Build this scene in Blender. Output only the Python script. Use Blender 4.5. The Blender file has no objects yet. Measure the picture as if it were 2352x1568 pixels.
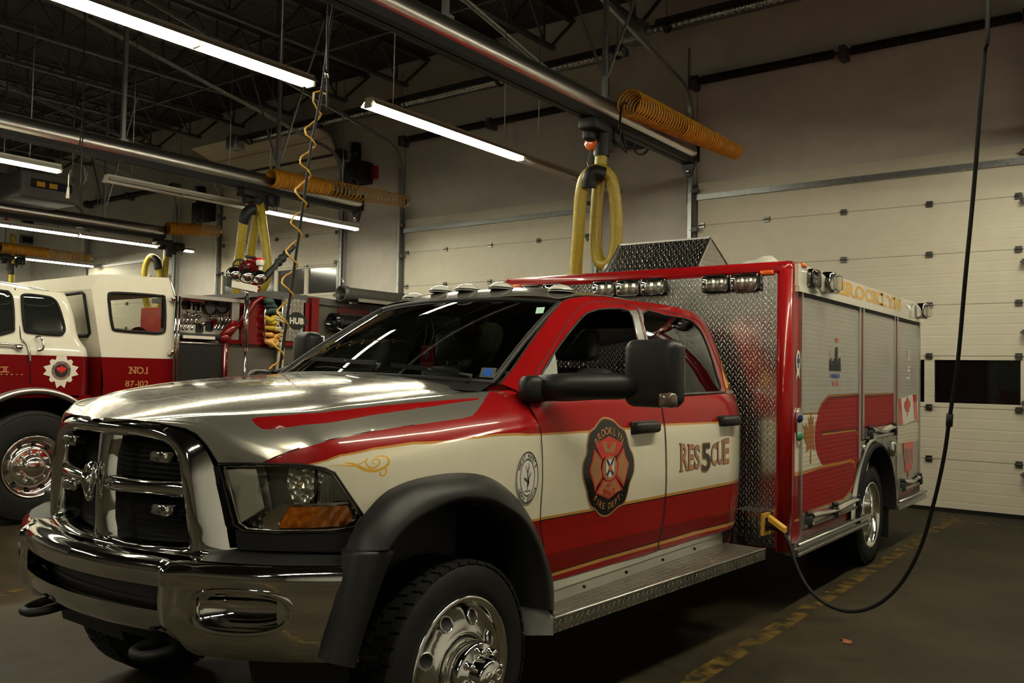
import bpy, math, random
import numpy as np
from math import sin, cos, pi, radians, sqrt, hypot, atan2
from mathutils import Vector, Matrix, geometry
random.seed(7)
SC = bpy.context.scene
COL = SC.collection
V3 = lambda a: np.array(a, float)

# ------------------------------------------------------------------ camera (calibrated from the photograph's vanishing points)
FPX = 1998.0
CAM = V3((3.15, -2.51, 1.52))
def _axes(th=37.0, ph=2.12, ro=1.14):
    th, ph, ro = map(radians, (th, ph, ro))
    f = V3((-sin(th)*cos(ph), cos(th)*cos(ph), sin(ph)))
    r = V3((cos(th), sin(th), 0)); u = np.cross(r, f)
    return r*cos(ro)+u*sin(ro), -r*sin(ro)+u*cos(ro), f
CR, CU, CF = _axes()
def ray(px, py): return CR*(px-1176)/FPX - CU*(py-784)/FPX + CF
def I(px, py, ax, val):
    d = ray(px, py); i = 'xyz'.index(ax); return CAM + d*((val-CAM[i])/d[i])
def D(px, py, dep): return CAM + dep*ray(px, py)
def P(p):
    d = V3(p)-CAM; return (1176+FPX*(d@CR)/(d@CF), 784-FPX*(d@CU)/(d@CF))
cd = bpy.data.cameras.new('camera'); cam = bpy.data.objects.new('camera', cd); COL.objects.link(cam)
cd.sensor_width = 36; cd.lens = FPX/2352*36; cd.clip_start = .05; cd.clip_end = 100
M = Matrix.Identity(4)
for i in range(3):
    M[i][0], M[i][1], M[i][2], M[i][3] = CR[i], CU[i], -CF[i], CAM[i]
cam.matrix_world = M; SC.camera = cam

# ------------------------------------------------------------------ materials
class NT:
    def __init__(s, name):
        s.m = bpy.data.materials.new(name); s.m.use_nodes = True
        s.t = s.m.node_tree; s.t.nodes.clear(); s.out = s.n('ShaderNodeOutputMaterial')
    def n(s, ty, **k):
        o = s.t.nodes.new(ty)
        for a, b in k.items():
            if hasattr(o, a): setattr(o, a, b)
        return o
    def l(s, a, b): s.t.links.new(a, b)
    def mth(s, op, a, b=0.0, c=None):
        o = s.n('ShaderNodeMath'); o.operation = op
        for i, v in enumerate((a, b, c)):
            if v is None: continue
            if isinstance(v, (int, float)): o.inputs[i].default_value = v
            else: s.l(v, o.inputs[i])
        return o.outputs[0]
    def geo(s):
        g = s.n('ShaderNodeNewGeometry'); x = s.n('ShaderNodeSeparateXYZ'); s.l(g.outputs['Position'], x.inputs[0])
        return g.outputs['Position'], x.outputs[0], x.outputs[1], x.outputs[2]
    def noise(s, scale, vec=None, detail=3):
        o = s.n('ShaderNodeTexNoise'); o.inputs['Scale'].default_value = scale; o.inputs['Detail'].default_value = detail
        if vec is not None: s.l(vec, o.inputs['Vector'])
        return o.outputs['Fac']
    def ramp(s, f, stops):
        o = s.n('ShaderNodeValToRGB'); s.l(f, o.inputs[0]); e = o.color_ramp.elements
        while len(e) < len(stops): e.new(.5)
        for i, (p, c) in enumerate(stops): e[i].position = p; e[i].color = (*c, 1) if len(c) == 3 else c
        return o.outputs[0]
    def mix(s, f, a, b):
        o = s.n('ShaderNodeMix'); o.data_type = 'RGBA'
        for i, v in ((0, f), (6, a), (7, b)):
            if isinstance(v, (int, float)): o.inputs[i].default_value = v
            elif isinstance(v, (tuple, list)): o.inputs[i].default_value = (*v, 1)
            else: s.l(v, o.inputs[i])
        return o.outputs[2]
    def bsdf(s, col=(.5, .5, .5), rough=.5, metal=0.0, bump=None, bd=.01, bs=1.0, coat=0.0, spec=None):
        b = s.n('ShaderNodeBsdfPrincipled')
        for k, v in (('Base Color', col), ('Roughness', rough), ('Metallic', metal), ('Coat Weight', coat)):
            if isinstance(v, (tuple, list)): b.inputs[k].default_value = (*v, 1)
            elif isinstance(v, (int, float)): b.inputs[k].default_value = v
            else: s.l(v, b.inputs[k])
        b.inputs['Coat Roughness'].default_value = .04
        if spec is not None: b.inputs['Specular IOR Level'].default_value = spec
        if bump is not None:
            o = s.n('ShaderNodeBump'); o.inputs['Distance'].default_value = bd; o.inputs['Strength'].default_value = bs
            s.l(bump, o.inputs['Height']); s.l(o.outputs[0], b.inputs['Normal'])
        s.l(b.outputs[0], s.out.inputs[0]); return b
MT = {}
def plain(name, col, rough=.5, metal=0.0, coat=0.0, nz=0.06, ns=9, spec=None):
    """simple procedural material: base colour with a faint noise variation"""
    t = NT(name); p = t.geo()[0]; f = t.noise(ns, p)
    lo = tuple(max(0, c*(1-nz)) for c in col); hi = tuple(min(1, c*(1+nz)) for c in col)
    c = t.ramp(f, [(.3, lo), (.7, hi)]); t.bsdf(c, rough, metal, coat=coat, spec=spec); MT[name] = t.m; return t.m
def S(r, g, b):  # sRGB 0-255 -> linear
    return tuple(((c/255)/12.92 if c <= 10 else ((c/255+.055)/1.055)**2.4) for c in (r, g, b))

plain('chrome', (.82, .82, .80), .055, 1.0, nz=.02)
plain('polished', (.80, .79, .76), .12, 1.0, nz=.03)
plain('alu', (.62, .61, .58), .32, 1.0, nz=.05)
plain('galv', (.42, .44, .44), .38, .85, nz=.18, ns=22)
plain('hinge_metal', (.13, .13, .12), .3, .9)
plain('steel_dark', (.10, .10, .10), .5, .4)
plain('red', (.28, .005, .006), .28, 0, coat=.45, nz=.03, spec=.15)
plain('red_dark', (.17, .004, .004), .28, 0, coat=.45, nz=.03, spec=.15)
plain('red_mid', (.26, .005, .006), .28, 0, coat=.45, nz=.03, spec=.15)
plain('red_dull', (.33, .015, .015), .45, nz=.1)
plain('applique', (.13, .13, .115), .35)
plain('silver_paint', (.48, .465, .41), .20, .72, coat=1.0, nz=.02, ns=3)
plain('wall_dark', (.13, .115, .09), .7)
plain('red_engine', (.13, .003, .004), .22, 0, coat=.6, nz=.03, spec=.2)
plain('bezel', (.16, .16, .15), .12, 1.0)
plain('lamp_silver', (.62, .60, .52), .35, .2)
plain('lamp_grey', (.20, .21, .17), .25, .5)
plain('engine_grey', (.085, .078, .062), .45)
plain('white_paint', (.72, .69, .58), .16, 0, coat=.8, nz=.02)
plain('cream', (.78, .73, .57), .18, 0, coat=1.0, nz=.02)
plain('gold', (.55, .27, .06), .25, 0, coat=.6, nz=.05)
plain('gold_bright', (.75, .42, .05), .3, 0, coat=.3)
plain('copper', (.42, .19, .075), .3, 0, coat=.4)
plain('black_gloss', (.008, .008, .009), .12, coat=.5)
plain('black', (.006, .006, .006), .6)
plain('plastic', (.012, .012, .012), .45, nz=.15, ns=60, spec=.28)
plain('plastic_grey', (.045, .045, .04), .45)
plain('rubber', (.010, .010, .0095), .65, nz=.2, ns=30, spec=.2)
plain('orange', (.75, .13, .012), .25, coat=.5)
plain('amber', (1.0, .20, .008), .12, coat=1.0, nz=.45, ns=45)
plain('marker_lens', (.70, .68, .62), .12, coat=1)
plain('grey_panel', (.28, .28, .26), .35, nz=.08)
plain('interior', (.012, .013, .013), .7, nz=.3, ns=12)
plain('interior_grey', (.05, .055, .05), .7, nz=.2)
plain('navy', (.01, .02, .09), .3)
plain('blue', (.02, .09, .38), .3)
plain('green', (.02, .25, .14), .4)
plain('green_tag', (.45, .72, .60), .5)
plain('green_strap', (.02, .05, .04), .8, nz=.3, ns=30)
plain('yellow_strap', (.42, .30, .02), .7, nz=.25, ns=30)
plain('rope', (.50, .45, .34), .85, nz=.25, ns=40)
plain('hose_coil', (.62, .30, .025), .4)
plain('yellow_air', (.80, .45, .05), .35)
plain('smoke', (.10, .07, .05), .2, coat=1)
plain('box_white', (.60, .58, .50), .5)
plain('wall_pipe', (.30, .30, .29), .5, .3)
plain('leaf', (.30, .10, .03), .7, nz=.4, ns=120)
plain('decal_red', (.65, .03, .02), .3, coat=.5)
plain('decal_white', (.75, .73, .66), .35)
plain('door_seam', (.33, .30, .24), .7)
plain('tag_red', (.42, .02, .03), .45)
plain('unit_grey', (.14, .14, .14), .5)

def diamond(name, ax, size=.041, col=(.55, .54, .50), rough=.22, base_metal=1.0, dist=.0022, lean=.45):
    """tread plate: alternating raised lozenges on the plane of the two axes in ax"""
    t = NT(name); pos, x, y, z = t.geo(); a = {'x': x, 'y': y, 'z': z}; hs = []
    for k in (0, 1):   # two staggered lattices, leaning opposite ways
        f = []
        for q in ax:
            u = t.mth('ADD', t.mth('MULTIPLY', a[q], 1/size), .5*k)
            f.append(t.mth('SUBTRACT', t.mth('SUBTRACT', u, t.mth('FLOOR', u)), .5))
        c_, s_ = cos(lean), sin(lean)*(1 if k else -1)
        p = t.mth('MULTIPLY', t.mth('ADD', t.mth('MULTIPLY', f[0], c_), t.mth('MULTIPLY', f[1], s_)), 1/.105)
        q = t.mth('MULTIPLY', t.mth('SUBTRACT', t.mth('MULTIPLY', f[1], c_), t.mth('MULTIPLY', f[0], s_)), 1/.42)
        r2 = t.mth('ADD', t.mth('MULTIPLY', p, p), t.mth('MULTIPLY', q, q))
        hs.append(t.mth('POWER', t.mth('MAXIMUM', t.mth('SUBTRACT', 1.0, r2), 0.0), .55))
    h = t.mth('MAXIMUM', hs[0], hs[1])
    dirt = t.ramp(t.noise(3.0, pos), [(.3, tuple(c*.72 for c in col)), (.75, col)])
    rr = t.mth('ADD', rough, t.mth('MULTIPLY', t.noise(14, pos), .12))
    t.bsdf(dirt, rr, base_metal, bump=h, bd=dist, bs=1.0); MT[name] = t.m; return t.m
diamond('diamond_front', 'xz', rough=.17, dist=.0022)
diamond('diamond_side', 'yz')
diamond('diamond_top', 'xy', .038, col=(.50, .48, .41), rough=.26, lean=.7, dist=.0035)
diamond('diamond_old', 'yz', .06, col=(.55, .55, .52))

def ribbed(name, axis, pitch, col, rough=.4, metal=0, dist=.004, prof='sine', nz=.05, coat=0, spec=.5):
    t = NT(name); pos, x, y, z = t.geo(); a = {'x': x, 'y': y, 'z': z}[axis]
    if prof == 'sine': h = t.mth('SINE', t.mth('MULTIPLY', a, 2*pi/pitch))
    else:
        f = t.mth('FRACT', t.mth('MULTIPLY', a, 1/pitch)); h = t.mth('MINIMUM', t.mth('MULTIPLY', t.mth('PINGPONG', f, .5), 8.0), 1.0)
    c = t.ramp(t.noise(5, pos), [(.3, tuple(k*(1-nz) for k in col)), (.7, tuple(min(1, k*(1+nz)) for k in col))])
    t.bsdf(c, rough, metal, bump=h, bd=dist, coat=coat, spec=spec); MT[name] = t.m; return t.m
ribbed('roller', 'z', .032, (.60, .59, .54), .38, .8, .0009, 'groove')
ribbed('roller_red', 'z', .032, (.27, .006, .007), .42, 0, .0012, 'groove', spec=.12)
ribbed('roller_cream', 'z', .032, (.62, .58, .46), .4, 0, .0012, 'groove', spec=.2)
ribbed('roller_copper', 'z', .032, (.30, .13, .04), .4, 0, .0012, 'groove', spec=.12)
ribbed('roller_gold', 'z', .032, (.46, .22, .05), .4, 0, .0012, 'groove', spec=.12)
ribbed('roller_black', 'z', .032, (.04, .006, .006), .4, 0, .0012, 'groove', spec=.12)
ribbed('door_panel', 'z', .122, (.74, .70, .565), .55, 0, .0018, 'groove', nz=.03)
ribbed('deck', 'x', .20, (.055, .056, .055), .75, .0, .03, 'groove', nz=.2)
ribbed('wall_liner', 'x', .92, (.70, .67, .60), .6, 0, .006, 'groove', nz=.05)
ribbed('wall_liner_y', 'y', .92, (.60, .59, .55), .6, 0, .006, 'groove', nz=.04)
ribbed('heater_metal', 'x', .09, (.45, .45, .42), .25, .9, .006, 'sine', nz=.15)

def floor_mat():
    t = NT('concrete'); pos, x, y, z = t.geo()
    n1 = t.noise(.9, pos, 6); n2 = t.noise(7, pos, 8)
    m = t.mth('ADD', t.mth('MULTIPLY', n1, .65), t.mth('MULTIPLY', n2, .35))
    c = t.ramp(m, [(.34, (.013, .0092, .0042)), (.5, (.027, .0198, .0092)), (.66, (.052, .040, .019))])
    # sealed joints
    j = t.mth('MINIMUM', t.mth('ABSOLUTE', t.mth('SUBTRACT', y, 5.6)), t.mth('ABSOLUTE', t.mth('SUBTRACT', x, 2.9)))
    jm = t.mth('LESS_THAN', j, .006); c = t.mix(jm, c, (.02, .018, .014))
    t.bsdf(c, t.mth('ADD', .50, t.mth('MULTIPLY', n2, .3)), 0, bump=n2, bd=.002, spec=.22); MT['concrete'] = t.m
    t = NT('floor_paint'); pos, x, y, z = t.geo(); n = t.noise(9, pos, 8)
    b = t.bsdf((.26, .155, .02), .6); tr = t.n('ShaderNodeBsdfTransparent'); mx = t.n('ShaderNodeMixShader')
    a = t.ramp(n, [(.44, (0, 0, 0)), (.66, (.45, .45, .45))])
    t.l(a, mx.inputs[0]); t.l(tr.outputs[0], mx.inputs[1]); t.l(b.outputs[0], mx.inputs[2]); t.l(mx.outputs[0], t.out.inputs[0]); MT['floor_paint'] = t.m
floor_mat()

def glass(name, tint, refl=.06, rough=.0, gcol=(1, 1, 1)):
    t = NT(name); tr = t.n('ShaderNodeBsdfTransparent'); tr.inputs[0].default_value = (*tint, 1)
    gl = t.n('ShaderNodeBsdfGlossy'); gl.inputs['Roughness'].default_value = rough; gl.inputs[0].default_value = (*gcol, 1)
    fr = t.n('ShaderNodeFresnel'); fr.inputs[0].default_value = 1.5
    w = t.noise(.8, t.geo()[0], 1)
    f = t.mth('ADD', t.mth('MULTIPLY', fr.outputs[0], .9), refl-.04)
    mx = t.n('ShaderNodeMixShader'); t.l(f, mx.inputs[0]); t.l(tr.outputs[0], mx.inputs[1]); t.l(gl.outputs[0], mx.inputs[2])
    t.l(mx.outputs[0], t.out.inputs[0]); MT[name] = t.m
glass('windshield', (.42, .50, .44), .05)
glass('privacy_glass', (.42, .43, .42), .05)
glass('side_glass', (.75, .76, .72), .045)
glass('clear_lens', (.95, .95, .92), .03)
glass('cab_glass', (.62, .64, .60), .045)
plain('dark_glass', (.004, .005, .006), .04, 0, nz=.02, spec=.35)
plain('old_glass', (.010, .012, .010), .03, 0, nz=.02, spec=1.0)
plain('canopy_glass', (.012, .014, .012), .01, 0, nz=.02, spec=1.0)
plain('door_window', (.05, .05, .047), .12, 0, nz=.02, spec=.6)

def bumpy(name, col, rough, metal, scale, dist, rib=None):
    t = NT(name); pos, x, y, z = t.geo(); n = t.n('ShaderNodeTexVoronoi'); n.inputs['Scale'].default_value = scale; t.l(pos, n.inputs['Vector'])
    h = n.outputs['Distance'] if not rib else t.mth('SINE', t.mth('MULTIPLY', t.mth('ADD', x, y), rib)); t.bsdf(col, rough, metal, bump=h, bd=dist); MT[name] = t.m
bumpy('lamp_reflector', (.62, .61, .54), .22, .65, 46, .010)
bumpy('lamp_ribs', (.55, .53, .46), .25, .55, 40, .003, rib=420)

def ring_hose(name, col):
    plain(name, col, .45, nz=.12, ns=25)
ring_hose('yellow_hose', (.36, .275, .022))
ring_hose('orange_hose', (.60, .27, .02))
def emit(name, col, st):
    t = NT(name); e = t.n('ShaderNodeEmission'); e.inputs[0].default_value = (*col, 1); e.inputs[1].default_value = st
    t.l(e.outputs[0], t.out.inputs[0]); MT[name] = t.m
TUBE = 62.0
emit('tube_lit', (1.0, .93, .70), TUBE)
plain('tube_off', (.55, .54, .50), .3)
plain('fixture', (.55, .53, .45), .5)

# ------------------------------------------------------------------ mesh builder
class MB:
    def __init__(s): s.v = []; s.f = []; s.mi = []; s.k = 0; s.smooth = []
    def add(s, vs, fs, smooth=False):
        o = len(s.v); s.v += [tuple(map(float, p)) for p in vs]
        for f in fs: s.f.append([i+o for i in f]); s.mi.append(s.k); s.smooth.append(smooth)
        return s
    def mat(s, k): s.k = k; return s
    def box(s, a, b):
        x0, y0, z0 = (min(a[i], b[i]) for i in range(3)); x1, y1, z1 = (max(a[i], b[i]) for i in range(3))
        return s.add([(x0, y0, z0), (x1, y0, z0), (x1, y1, z0), (x0, y1, z0), (x0, y0, z1), (x1, y0, z1), (x1, y1, z1), (x0, y1, z1)],
                     [(0, 3, 2, 1), (4, 5, 6, 7), (0, 1, 5, 4), (1, 2, 6, 5), (2, 3, 7, 6), (3, 0, 4, 7)])
    def rbox(s, a, b, r, n=3):
        """box with all vertical+horizontal edges softened (superellipsoid-free: chamfer ring)"""
        a = np.minimum(V3(a), V3(b)) if True else a; b2 = V3(b)
        lo = a; hi = np.maximum(lo, b2); c = (lo+hi)/2; h = (hi-lo)/2; r = min(r, *(h*.99))
        vs = []; N = 4*n; rings = []
        m = n
        prof = [(cos(t), sin(t)) for t in np.linspace(-pi/2, pi/2, 2*m)]
        for k, (cr, sr) in enumerate(prof):
            zz = sr*r + (h[2]-r if k >= m else -(h[2]-r))
            ring = []
            for q in range(4):
                cx = (h[0]-r)*(1 if q in (0, 3) else -1); cy = (h[1]-r)*(1 if q in (0, 1) else -1)
                for j in range(n):
                    an = q*pi/2+j*(pi/2)/(n-1)
                    ring.append(c+V3((cx+r*cr*cos(an), cy+r*cr*sin(an), zz)))
            rings.append(ring)
        fs = []; L = len(rings[0])
        for i in range(len(rings)-1):
            for j in range(L): fs.append((i*L+j, i*L+(j+1) % L, (i+1)*L+(j+1) % L, (i+1)*L+j))
        fs.append(tuple(range(L))[::-1]); fs.append(tuple((len(rings)-1)*L+j for j in range(L)))
        s.add([p for rg in rings for p in rg], fs, True); return s
    def obox(s, c, ex, ey, ez):
        c, ex, ey, ez = map(V3, (c, ex, ey, ez)); vs = []
        for k in (-1, 1):
            for (i, j) in ((-1, -1), (1, -1), (1, 1), (-1, 1)): vs.append(c+i*ex+j*ey+k*ez)
        return s.add(vs, [(0, 3, 2, 1), (4, 5, 6, 7), (0, 1, 5, 4), (1, 2, 6, 5), (2, 3, 7, 6), (3, 0, 4, 7)])
    def bar(s, a, b, w, h=None, up=(0, 0, 1)):
        a, b = V3(a), V3(b); h = h or w; d = b-a; L = np.linalg.norm(d); d = d/L
        up = V3(up)
        if abs(d@up) > .95: up = V3((1, 0, 0))
        x = np.cross(d, up); x /= np.linalg.norm(x); u = np.cross(x, d)
        return s.obox((a+b)/2, x*w/2, d*L/2, u*h/2)
    def tube(s, pts, r, n=10, caps=True, closed=False, smooth=True):
        pts = [V3(p) for p in pts]; m = len(pts); rs = r if hasattr(r, '__len__') else [r]*m
        T = []
        for i in range(m):
            a = pts[i-1] if (i > 0 or closed) else pts[i]; b = pts[(i+1) % m] if (i < m-1 or closed) else pts[i]
            t = b-a; T.append(t/(np.linalg.norm(t)+1e-12))
        up = V3((0, 0, 1)) if abs(T[0][2]) < .9 else V3((1, 0, 0))
        x = np.cross(T[0], up); x /= np.linalg.norm(x); vs = []
        for i in range(m):
            x = x-T[i]*(x@T[i]); x /= np.linalg.norm(x); y = np.cross(T[i], x)
            for j in range(n):
                a = 2*pi*j/n; vs.append(pts[i]+rs[i]*(cos(a)*x+sin(a)*y))
        fs = []
        for i in range(m if closed else m-1):
            for j in range(n):
                k = (i+1) % m; fs.append((i*n+j, i*n+(j+1) % n, k*n+(j+1) % n, k*n+j))
        if caps and not closed:
            s.add(vs, fs, smooth); o = len(s.v)-len(vs)
            s.f.append([o+j for j in range(n)][::-1]); s.f.append([o+(m-1)*n+j for j in range(n)]); s.mi += [s.k]*2; s.smooth += [False]*2
            return s
        return s.add(vs, fs, smooth)
    def lathe(s, prof, c, ax, n=32, smooth=True, a0=0, a1=2*pi):
        """prof: (radius, distance along axis)"""
        c = V3(c); ax = V3(ax); ax /= np.linalg.norm(ax)
        x = np.cross(ax, (0, 0, 1) if abs(ax[2]) < .9 else (1, 0, 0)); x /= np.linalg.norm(x); y = np.cross(ax, x)
        full = abs(a1-a0-2*pi) < 1e-6; vs = []; m = n if full else n+1
        for (r, h) in prof:
            for j in range(m):
                a = a0+(a1-a0)*j/n; vs.append(c+ax*h+r*(cos(a)*x+sin(a)*y))
        fs = []
        for i in range(len(prof)-1):
            for j in range(n):
                k = (j+1) % m; fs.append((i*m+j, i*m+k, (i+1)*m+k, (i+1)*m+j))
        return s.add(vs, fs, smooth)
    def cyl(s, a, b, r, n=16): return s.tube([a, b], r, n)
    def sphere(s, c, r, n=14, m=10, a=(0, pi)):
        r = V3(r) if hasattr(r, '__len__') else V3((r, r, r)); c = V3(c); vs = []; fs = []
        for i in range(m+1):
            t = a[0]+(a[1]-a[0])*i/m
            for j in range(n): vs.append(c+r*V3((sin(t)*cos(2*pi*j/n), sin(t)*sin(2*pi*j/n), cos(t))))
        for i in range(m):
            for j in range(n): fs.append((i*n+j, (i+1)*n+j, (i+1)*n+(j+1) % n, i*n+(j+1) % n))
        return s.add(vs, fs, True)
    def grid(s, fn, us, vs_, smooth=True, flip=False):
        A = [[fn(u, v) for v in vs_] for u in us]; nv = len(vs_); fs = []
        for i in range(len(us)-1):
            for j in range(nv-1):
                q = (i*nv+j, (i+1)*nv+j, (i+1)*nv+j+1, i*nv+j+1); fs.append(q[::-1] if flip else q)
        return s.add([p for r in A for p in r], fs, smooth)
    def prism(s, poly, fn, d0, d1):
        """poly in 2D, fn(a,b,d)->xyz, extruded d0..d1 with earclip caps"""
        n = len(poly); vs = [fn(a, b, d0) for a, b in poly]+[fn(a, b, d1) for a, b in poly]
        fs = [(i, (i+1) % n, n+(i+1) % n, n+i) for i in range(n)]
        tr = geometry.tessellate_polygon([[Vector((a, b, 0)) for a, b in poly]])
        fs += [tuple(t) for t in tr]+[tuple(n+i for i in t[::-1]) for t in tr]
        return s.add(vs, fs)
    def helix(s, a, b, R0, R1, turns, r, n=6, per=14, R2=None):
        a, b = V3(a), V3(b); d = b-a; L = np.linalg.norm(d); d = d/L
        x = np.cross(d, (0, 0, 1) if abs(d[2]) < .9 else (1, 0, 0)); x /= np.linalg.norm(x); y = np.cross(d, x); N = int(turns*per)
        return s.tube([a+d*L*i/N+(R0+(R1-R0)*i/N)*(cos(2*pi*i/per)*x+sin(2*pi*i/per)*y) for i in range(N+1)], r, n)
def mesh_obj(name, mb, mats, parent=None):
    me = bpy.data.meshes.new(name); me.from_pydata(mb.v, [], mb.f)
    mats = mats if isinstance(mats, (list, tuple)) else [mats]
    for m in mats: me.materials.append(MT[m])
    me.polygons.foreach_set('material_index', mb.mi); me.polygons.foreach_set('use_smooth', mb.smooth); me.update()
    import bmesh
    bm = bmesh.new(); bm.from_mesh(me)
    bmesh.ops.remove_doubles(bm, verts=bm.verts, dist=1e-6)
    bmesh.ops.recalc_face_normals(bm, faces=bm.faces); bm.to_mesh(me); bm.free()
    o = bpy.data.objects.new(name, me); COL.objects.link(o)
    if parent is not None:
        o.parent = parent; o.matrix_parent_inverse = WM[parent.name].inverted() if parent.name in WM else Matrix.Identity(4)
    return o
WM = {}
def thing(name, loc, label, cat, group=None):
    o = bpy.data.objects.new(name, None); COL.objects.link(o); o.location = tuple(map(float, loc)); o.empty_display_size = .1
    WM[o.name] = Matrix.Translation(Vector(tuple(map(float, loc))))
    return tag(o, label, cat, group)
def tag(o, label=None, cat=None, group=None, kind=None):
    if label: o['label'] = label
    if cat: o['category'] = cat
    if group: o['group'] = group
    if kind: o['kind'] = kind
    return o
def lab(o, s): o['label'] = s; return o
def struct(name, mb, mats, parent=None):
    o = mesh_obj(name, mb, mats, parent)
    if parent is None: o['kind'] = 'structure'
    return o
def spl(pts, n=8, closed=False):
    """Catmull-Rom through points"""
    p = [V3(q) for q in pts]; m = len(p); out = []
    g = (lambda i: p[i % m]) if closed else (lambda i: p[max(0, min(m-1, i))])
    for i in range(m if closed else m-1):
        a, b, c, d = g(i-1), g(i), g(i+1), g(i+2)
        for k in range(n):
            t = k/n; out.append(.5*((2*b)+(-a+c)*t+(2*a-5*b+4*c-d)*t*t+(-a+3*b-3*c+d)*t**3))
    if not closed: out.append(p[-1])
    return out
def rrect(x0, y0, x1, y1, r, n=5):
    out = []
    for (cx, cy, a) in ((x1-r, y1-r, 0), (x0+r, y1-r, 90), (x0+r, y0+r, 180), (x1-r, y0+r, 270)):
        for k in range(n+1):
            t = radians(a+90*k/n); out.append((cx+r*cos(t), cy+r*sin(t)))
    return out
def inpoly(pts, poly):
    x, y = pts[:, 0], pts[:, 1]; ins = np.zeros(len(pts), bool); q = np.array([p[:2] for p in poly], float); j = len(q)-1
    for i in range(len(q)):
        (xi, yi), (xj, yj) = q[i], q[j]
        if yi != yj: ins ^= ((yi > y) != (yj > y)) & (x < (xj-xi)*(y-yi)/(yj-yi)+xi)
        j = i
    return ins
def patch(fn, outer, holes=(), paint=(), step=(.04, .04), mb=None, base=0, flip=False):
    """triangulated piece of the surface fn(a,b), bounded by outer, minus holes; paint = [(polygon, material index)] later wins"""
    mb = mb or MB(); polys = [outer]+list(holes)+[p for p, _ in paint]
    o = np.array([p[:2] for p in outer], float); lo, hi = o.min(0), o.max(0)
    vs = []; es = []
    for pl in polys:
        pl = [tuple(map(float, p[:2])) for p in pl]; out = []
        for i in range(len(pl)):   # subdivide long edges
            a, b = pl[i], pl[(i+1) % len(pl)]; k = max(1, int(max(abs(a[0]-b[0])/step[0], abs(a[1]-b[1])/step[1])))
            out += [(a[0]+(b[0]-a[0])*t/k, a[1]+(b[1]-a[1])*t/k) for t in range(k)]
        n0 = len(vs); vs += out; es += [(n0+i, n0+(i+1) % len(out)) for i in range(len(out))]
    gx = np.arange(lo[0]+step[0]*.37, hi[0], step[0]); gy = np.arange(lo[1]+step[1]*.41, hi[1], step[1])
    if len(gx) and len(gy):
        G = np.array([(x, y) for x in gx for y in gy]); G = G[inpoly(G, outer)]; vs += [tuple(g) for g in G]
    r = geometry.delaunay_2d_cdt([Vector(v) for v in vs], es, [], 0, 1e-6)
    pv = np.array([tuple(v) for v in r[0]]); tri = np.array([tuple(f) for f in r[2]]); c = pv[tri].mean(1)
    keep = inpoly(c, outer)
    for h in holes: keep &= ~inpoly(c, h)
    mi = np.full(len(tri), base)
    for pl, k in paint: mi[inpoly(c, pl)] = k
    off = len(mb.v); mb.v += [tuple(map(float, fn(a, b))) for a, b in pv]
    for t, m_, kp in zip(tri, mi, keep):
        if kp:
            t = [int(i)+off for i in t]; mb.f.append(t[::-1] if flip else t); mb.mi.append(int(m_)); mb.smooth.append(True)
    return mb
def stroke(pts, w, closed=False):
    """polygon around a polyline in 2D"""
    p = [V3(q[:2]) for q in pts]; L = []; R = []; n = len(p)
    for i in range(n):
        a = p[max(0, i-1)]; b = p[min(n-1, i+1)]; d = b-a; d /= np.linalg.norm(d)+1e-12; nn = V3((-d[1], d[0]))
        ww = w[i] if hasattr(w, '__len__') else w
        L.append(tuple(p[i]+nn*ww/2)); R.append(tuple(p[i]-nn*ww/2))
    return L+R[::-1]
class Surf:
    """parametric surface with pixel inversion: find (a,b) whose point projects on a pixel, nearest branch to the camera"""
    def __init__(s, fn, a, b, n=120):
        s.fn = fn; s.A = np.linspace(*a, n); s.B = np.linspace(*b, n); s.lim = (a, b)
        pts = np.array([[fn(x, y) for y in s.B] for x in s.A]); d = pts-CAM; w = d@CF
        s.px = 1176+FPX*(d@CR)/w; s.py = 784-FPX*(d@CU)/w; s.w = w
    def inv(s, px, py):
        e = np.hypot(s.px-px, s.py-py); e = e+s.w*1.5; i, j = np.unravel_index(e.argmin(), e.shape); a, b = s.A[i], s.B[j]
        for _ in range(8):
            h = 1e-4; q = V3(P(s.fn(a, b))); qa = (V3(P(s.fn(a+h, b)))-q)/h; qb = (V3(P(s.fn(a, b+h)))-q)/h
            J = np.array([qa, qb]).T
            try: dlt = np.linalg.solve(J+1e-9*np.eye(2), V3((px, py))-q)
            except Exception: break
            dlt = np.clip(dlt, -.05, .05); a += dlt[0]; b += dlt[1]
        return (a, b)
    def poly(s, pts): return [s.inv(*p) for p in pts]
# ------------------------------------------------------------------ lettering
_G = {}
def glyph(ch, bold=0.0):
    key = (ch, bold)
    if key in _G: return _G[key]
    cu = bpy.data.curves.new('g', 'FONT'); cu.body = ch; cu.size = 1; cu.offset = bold; cu.resolution_u = 3
    o = bpy.data.objects.new('g', cu); COL.objects.link(o); bpy.context.view_layer.update()
    dg = bpy.context.evaluated_depsgraph_get(); me = o.evaluated_get(dg).to_mesh()
    vs = [(v.co.x, v.co.y) for v in me.vertices]; fs = [tuple(p.vertices) for p in me.polygons]
    bpy.data.objects.remove(o); bpy.data.curves.remove(cu); _G[key] = (vs, fs); return _G[key]
SLAB = {'B': [(0, 0), (0, 1)], 'R': [(0, 0), (0, 1), (1, 0)], 'E': [(0, 0), (0, 1)], 'K': [(0, 0), (0, 1), (1, 0), (1, 1)], 'L': [(0, 0), (0, 1)],
        'Y': [(0, 1), (1, 1), (.5, 0)], 'N': [(0, 0), (0, 1), (1, 1)], 'U': [(0, 1), (1, 1)], 'O': [], 'S': [], 'C': [], '5': []}
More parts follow.
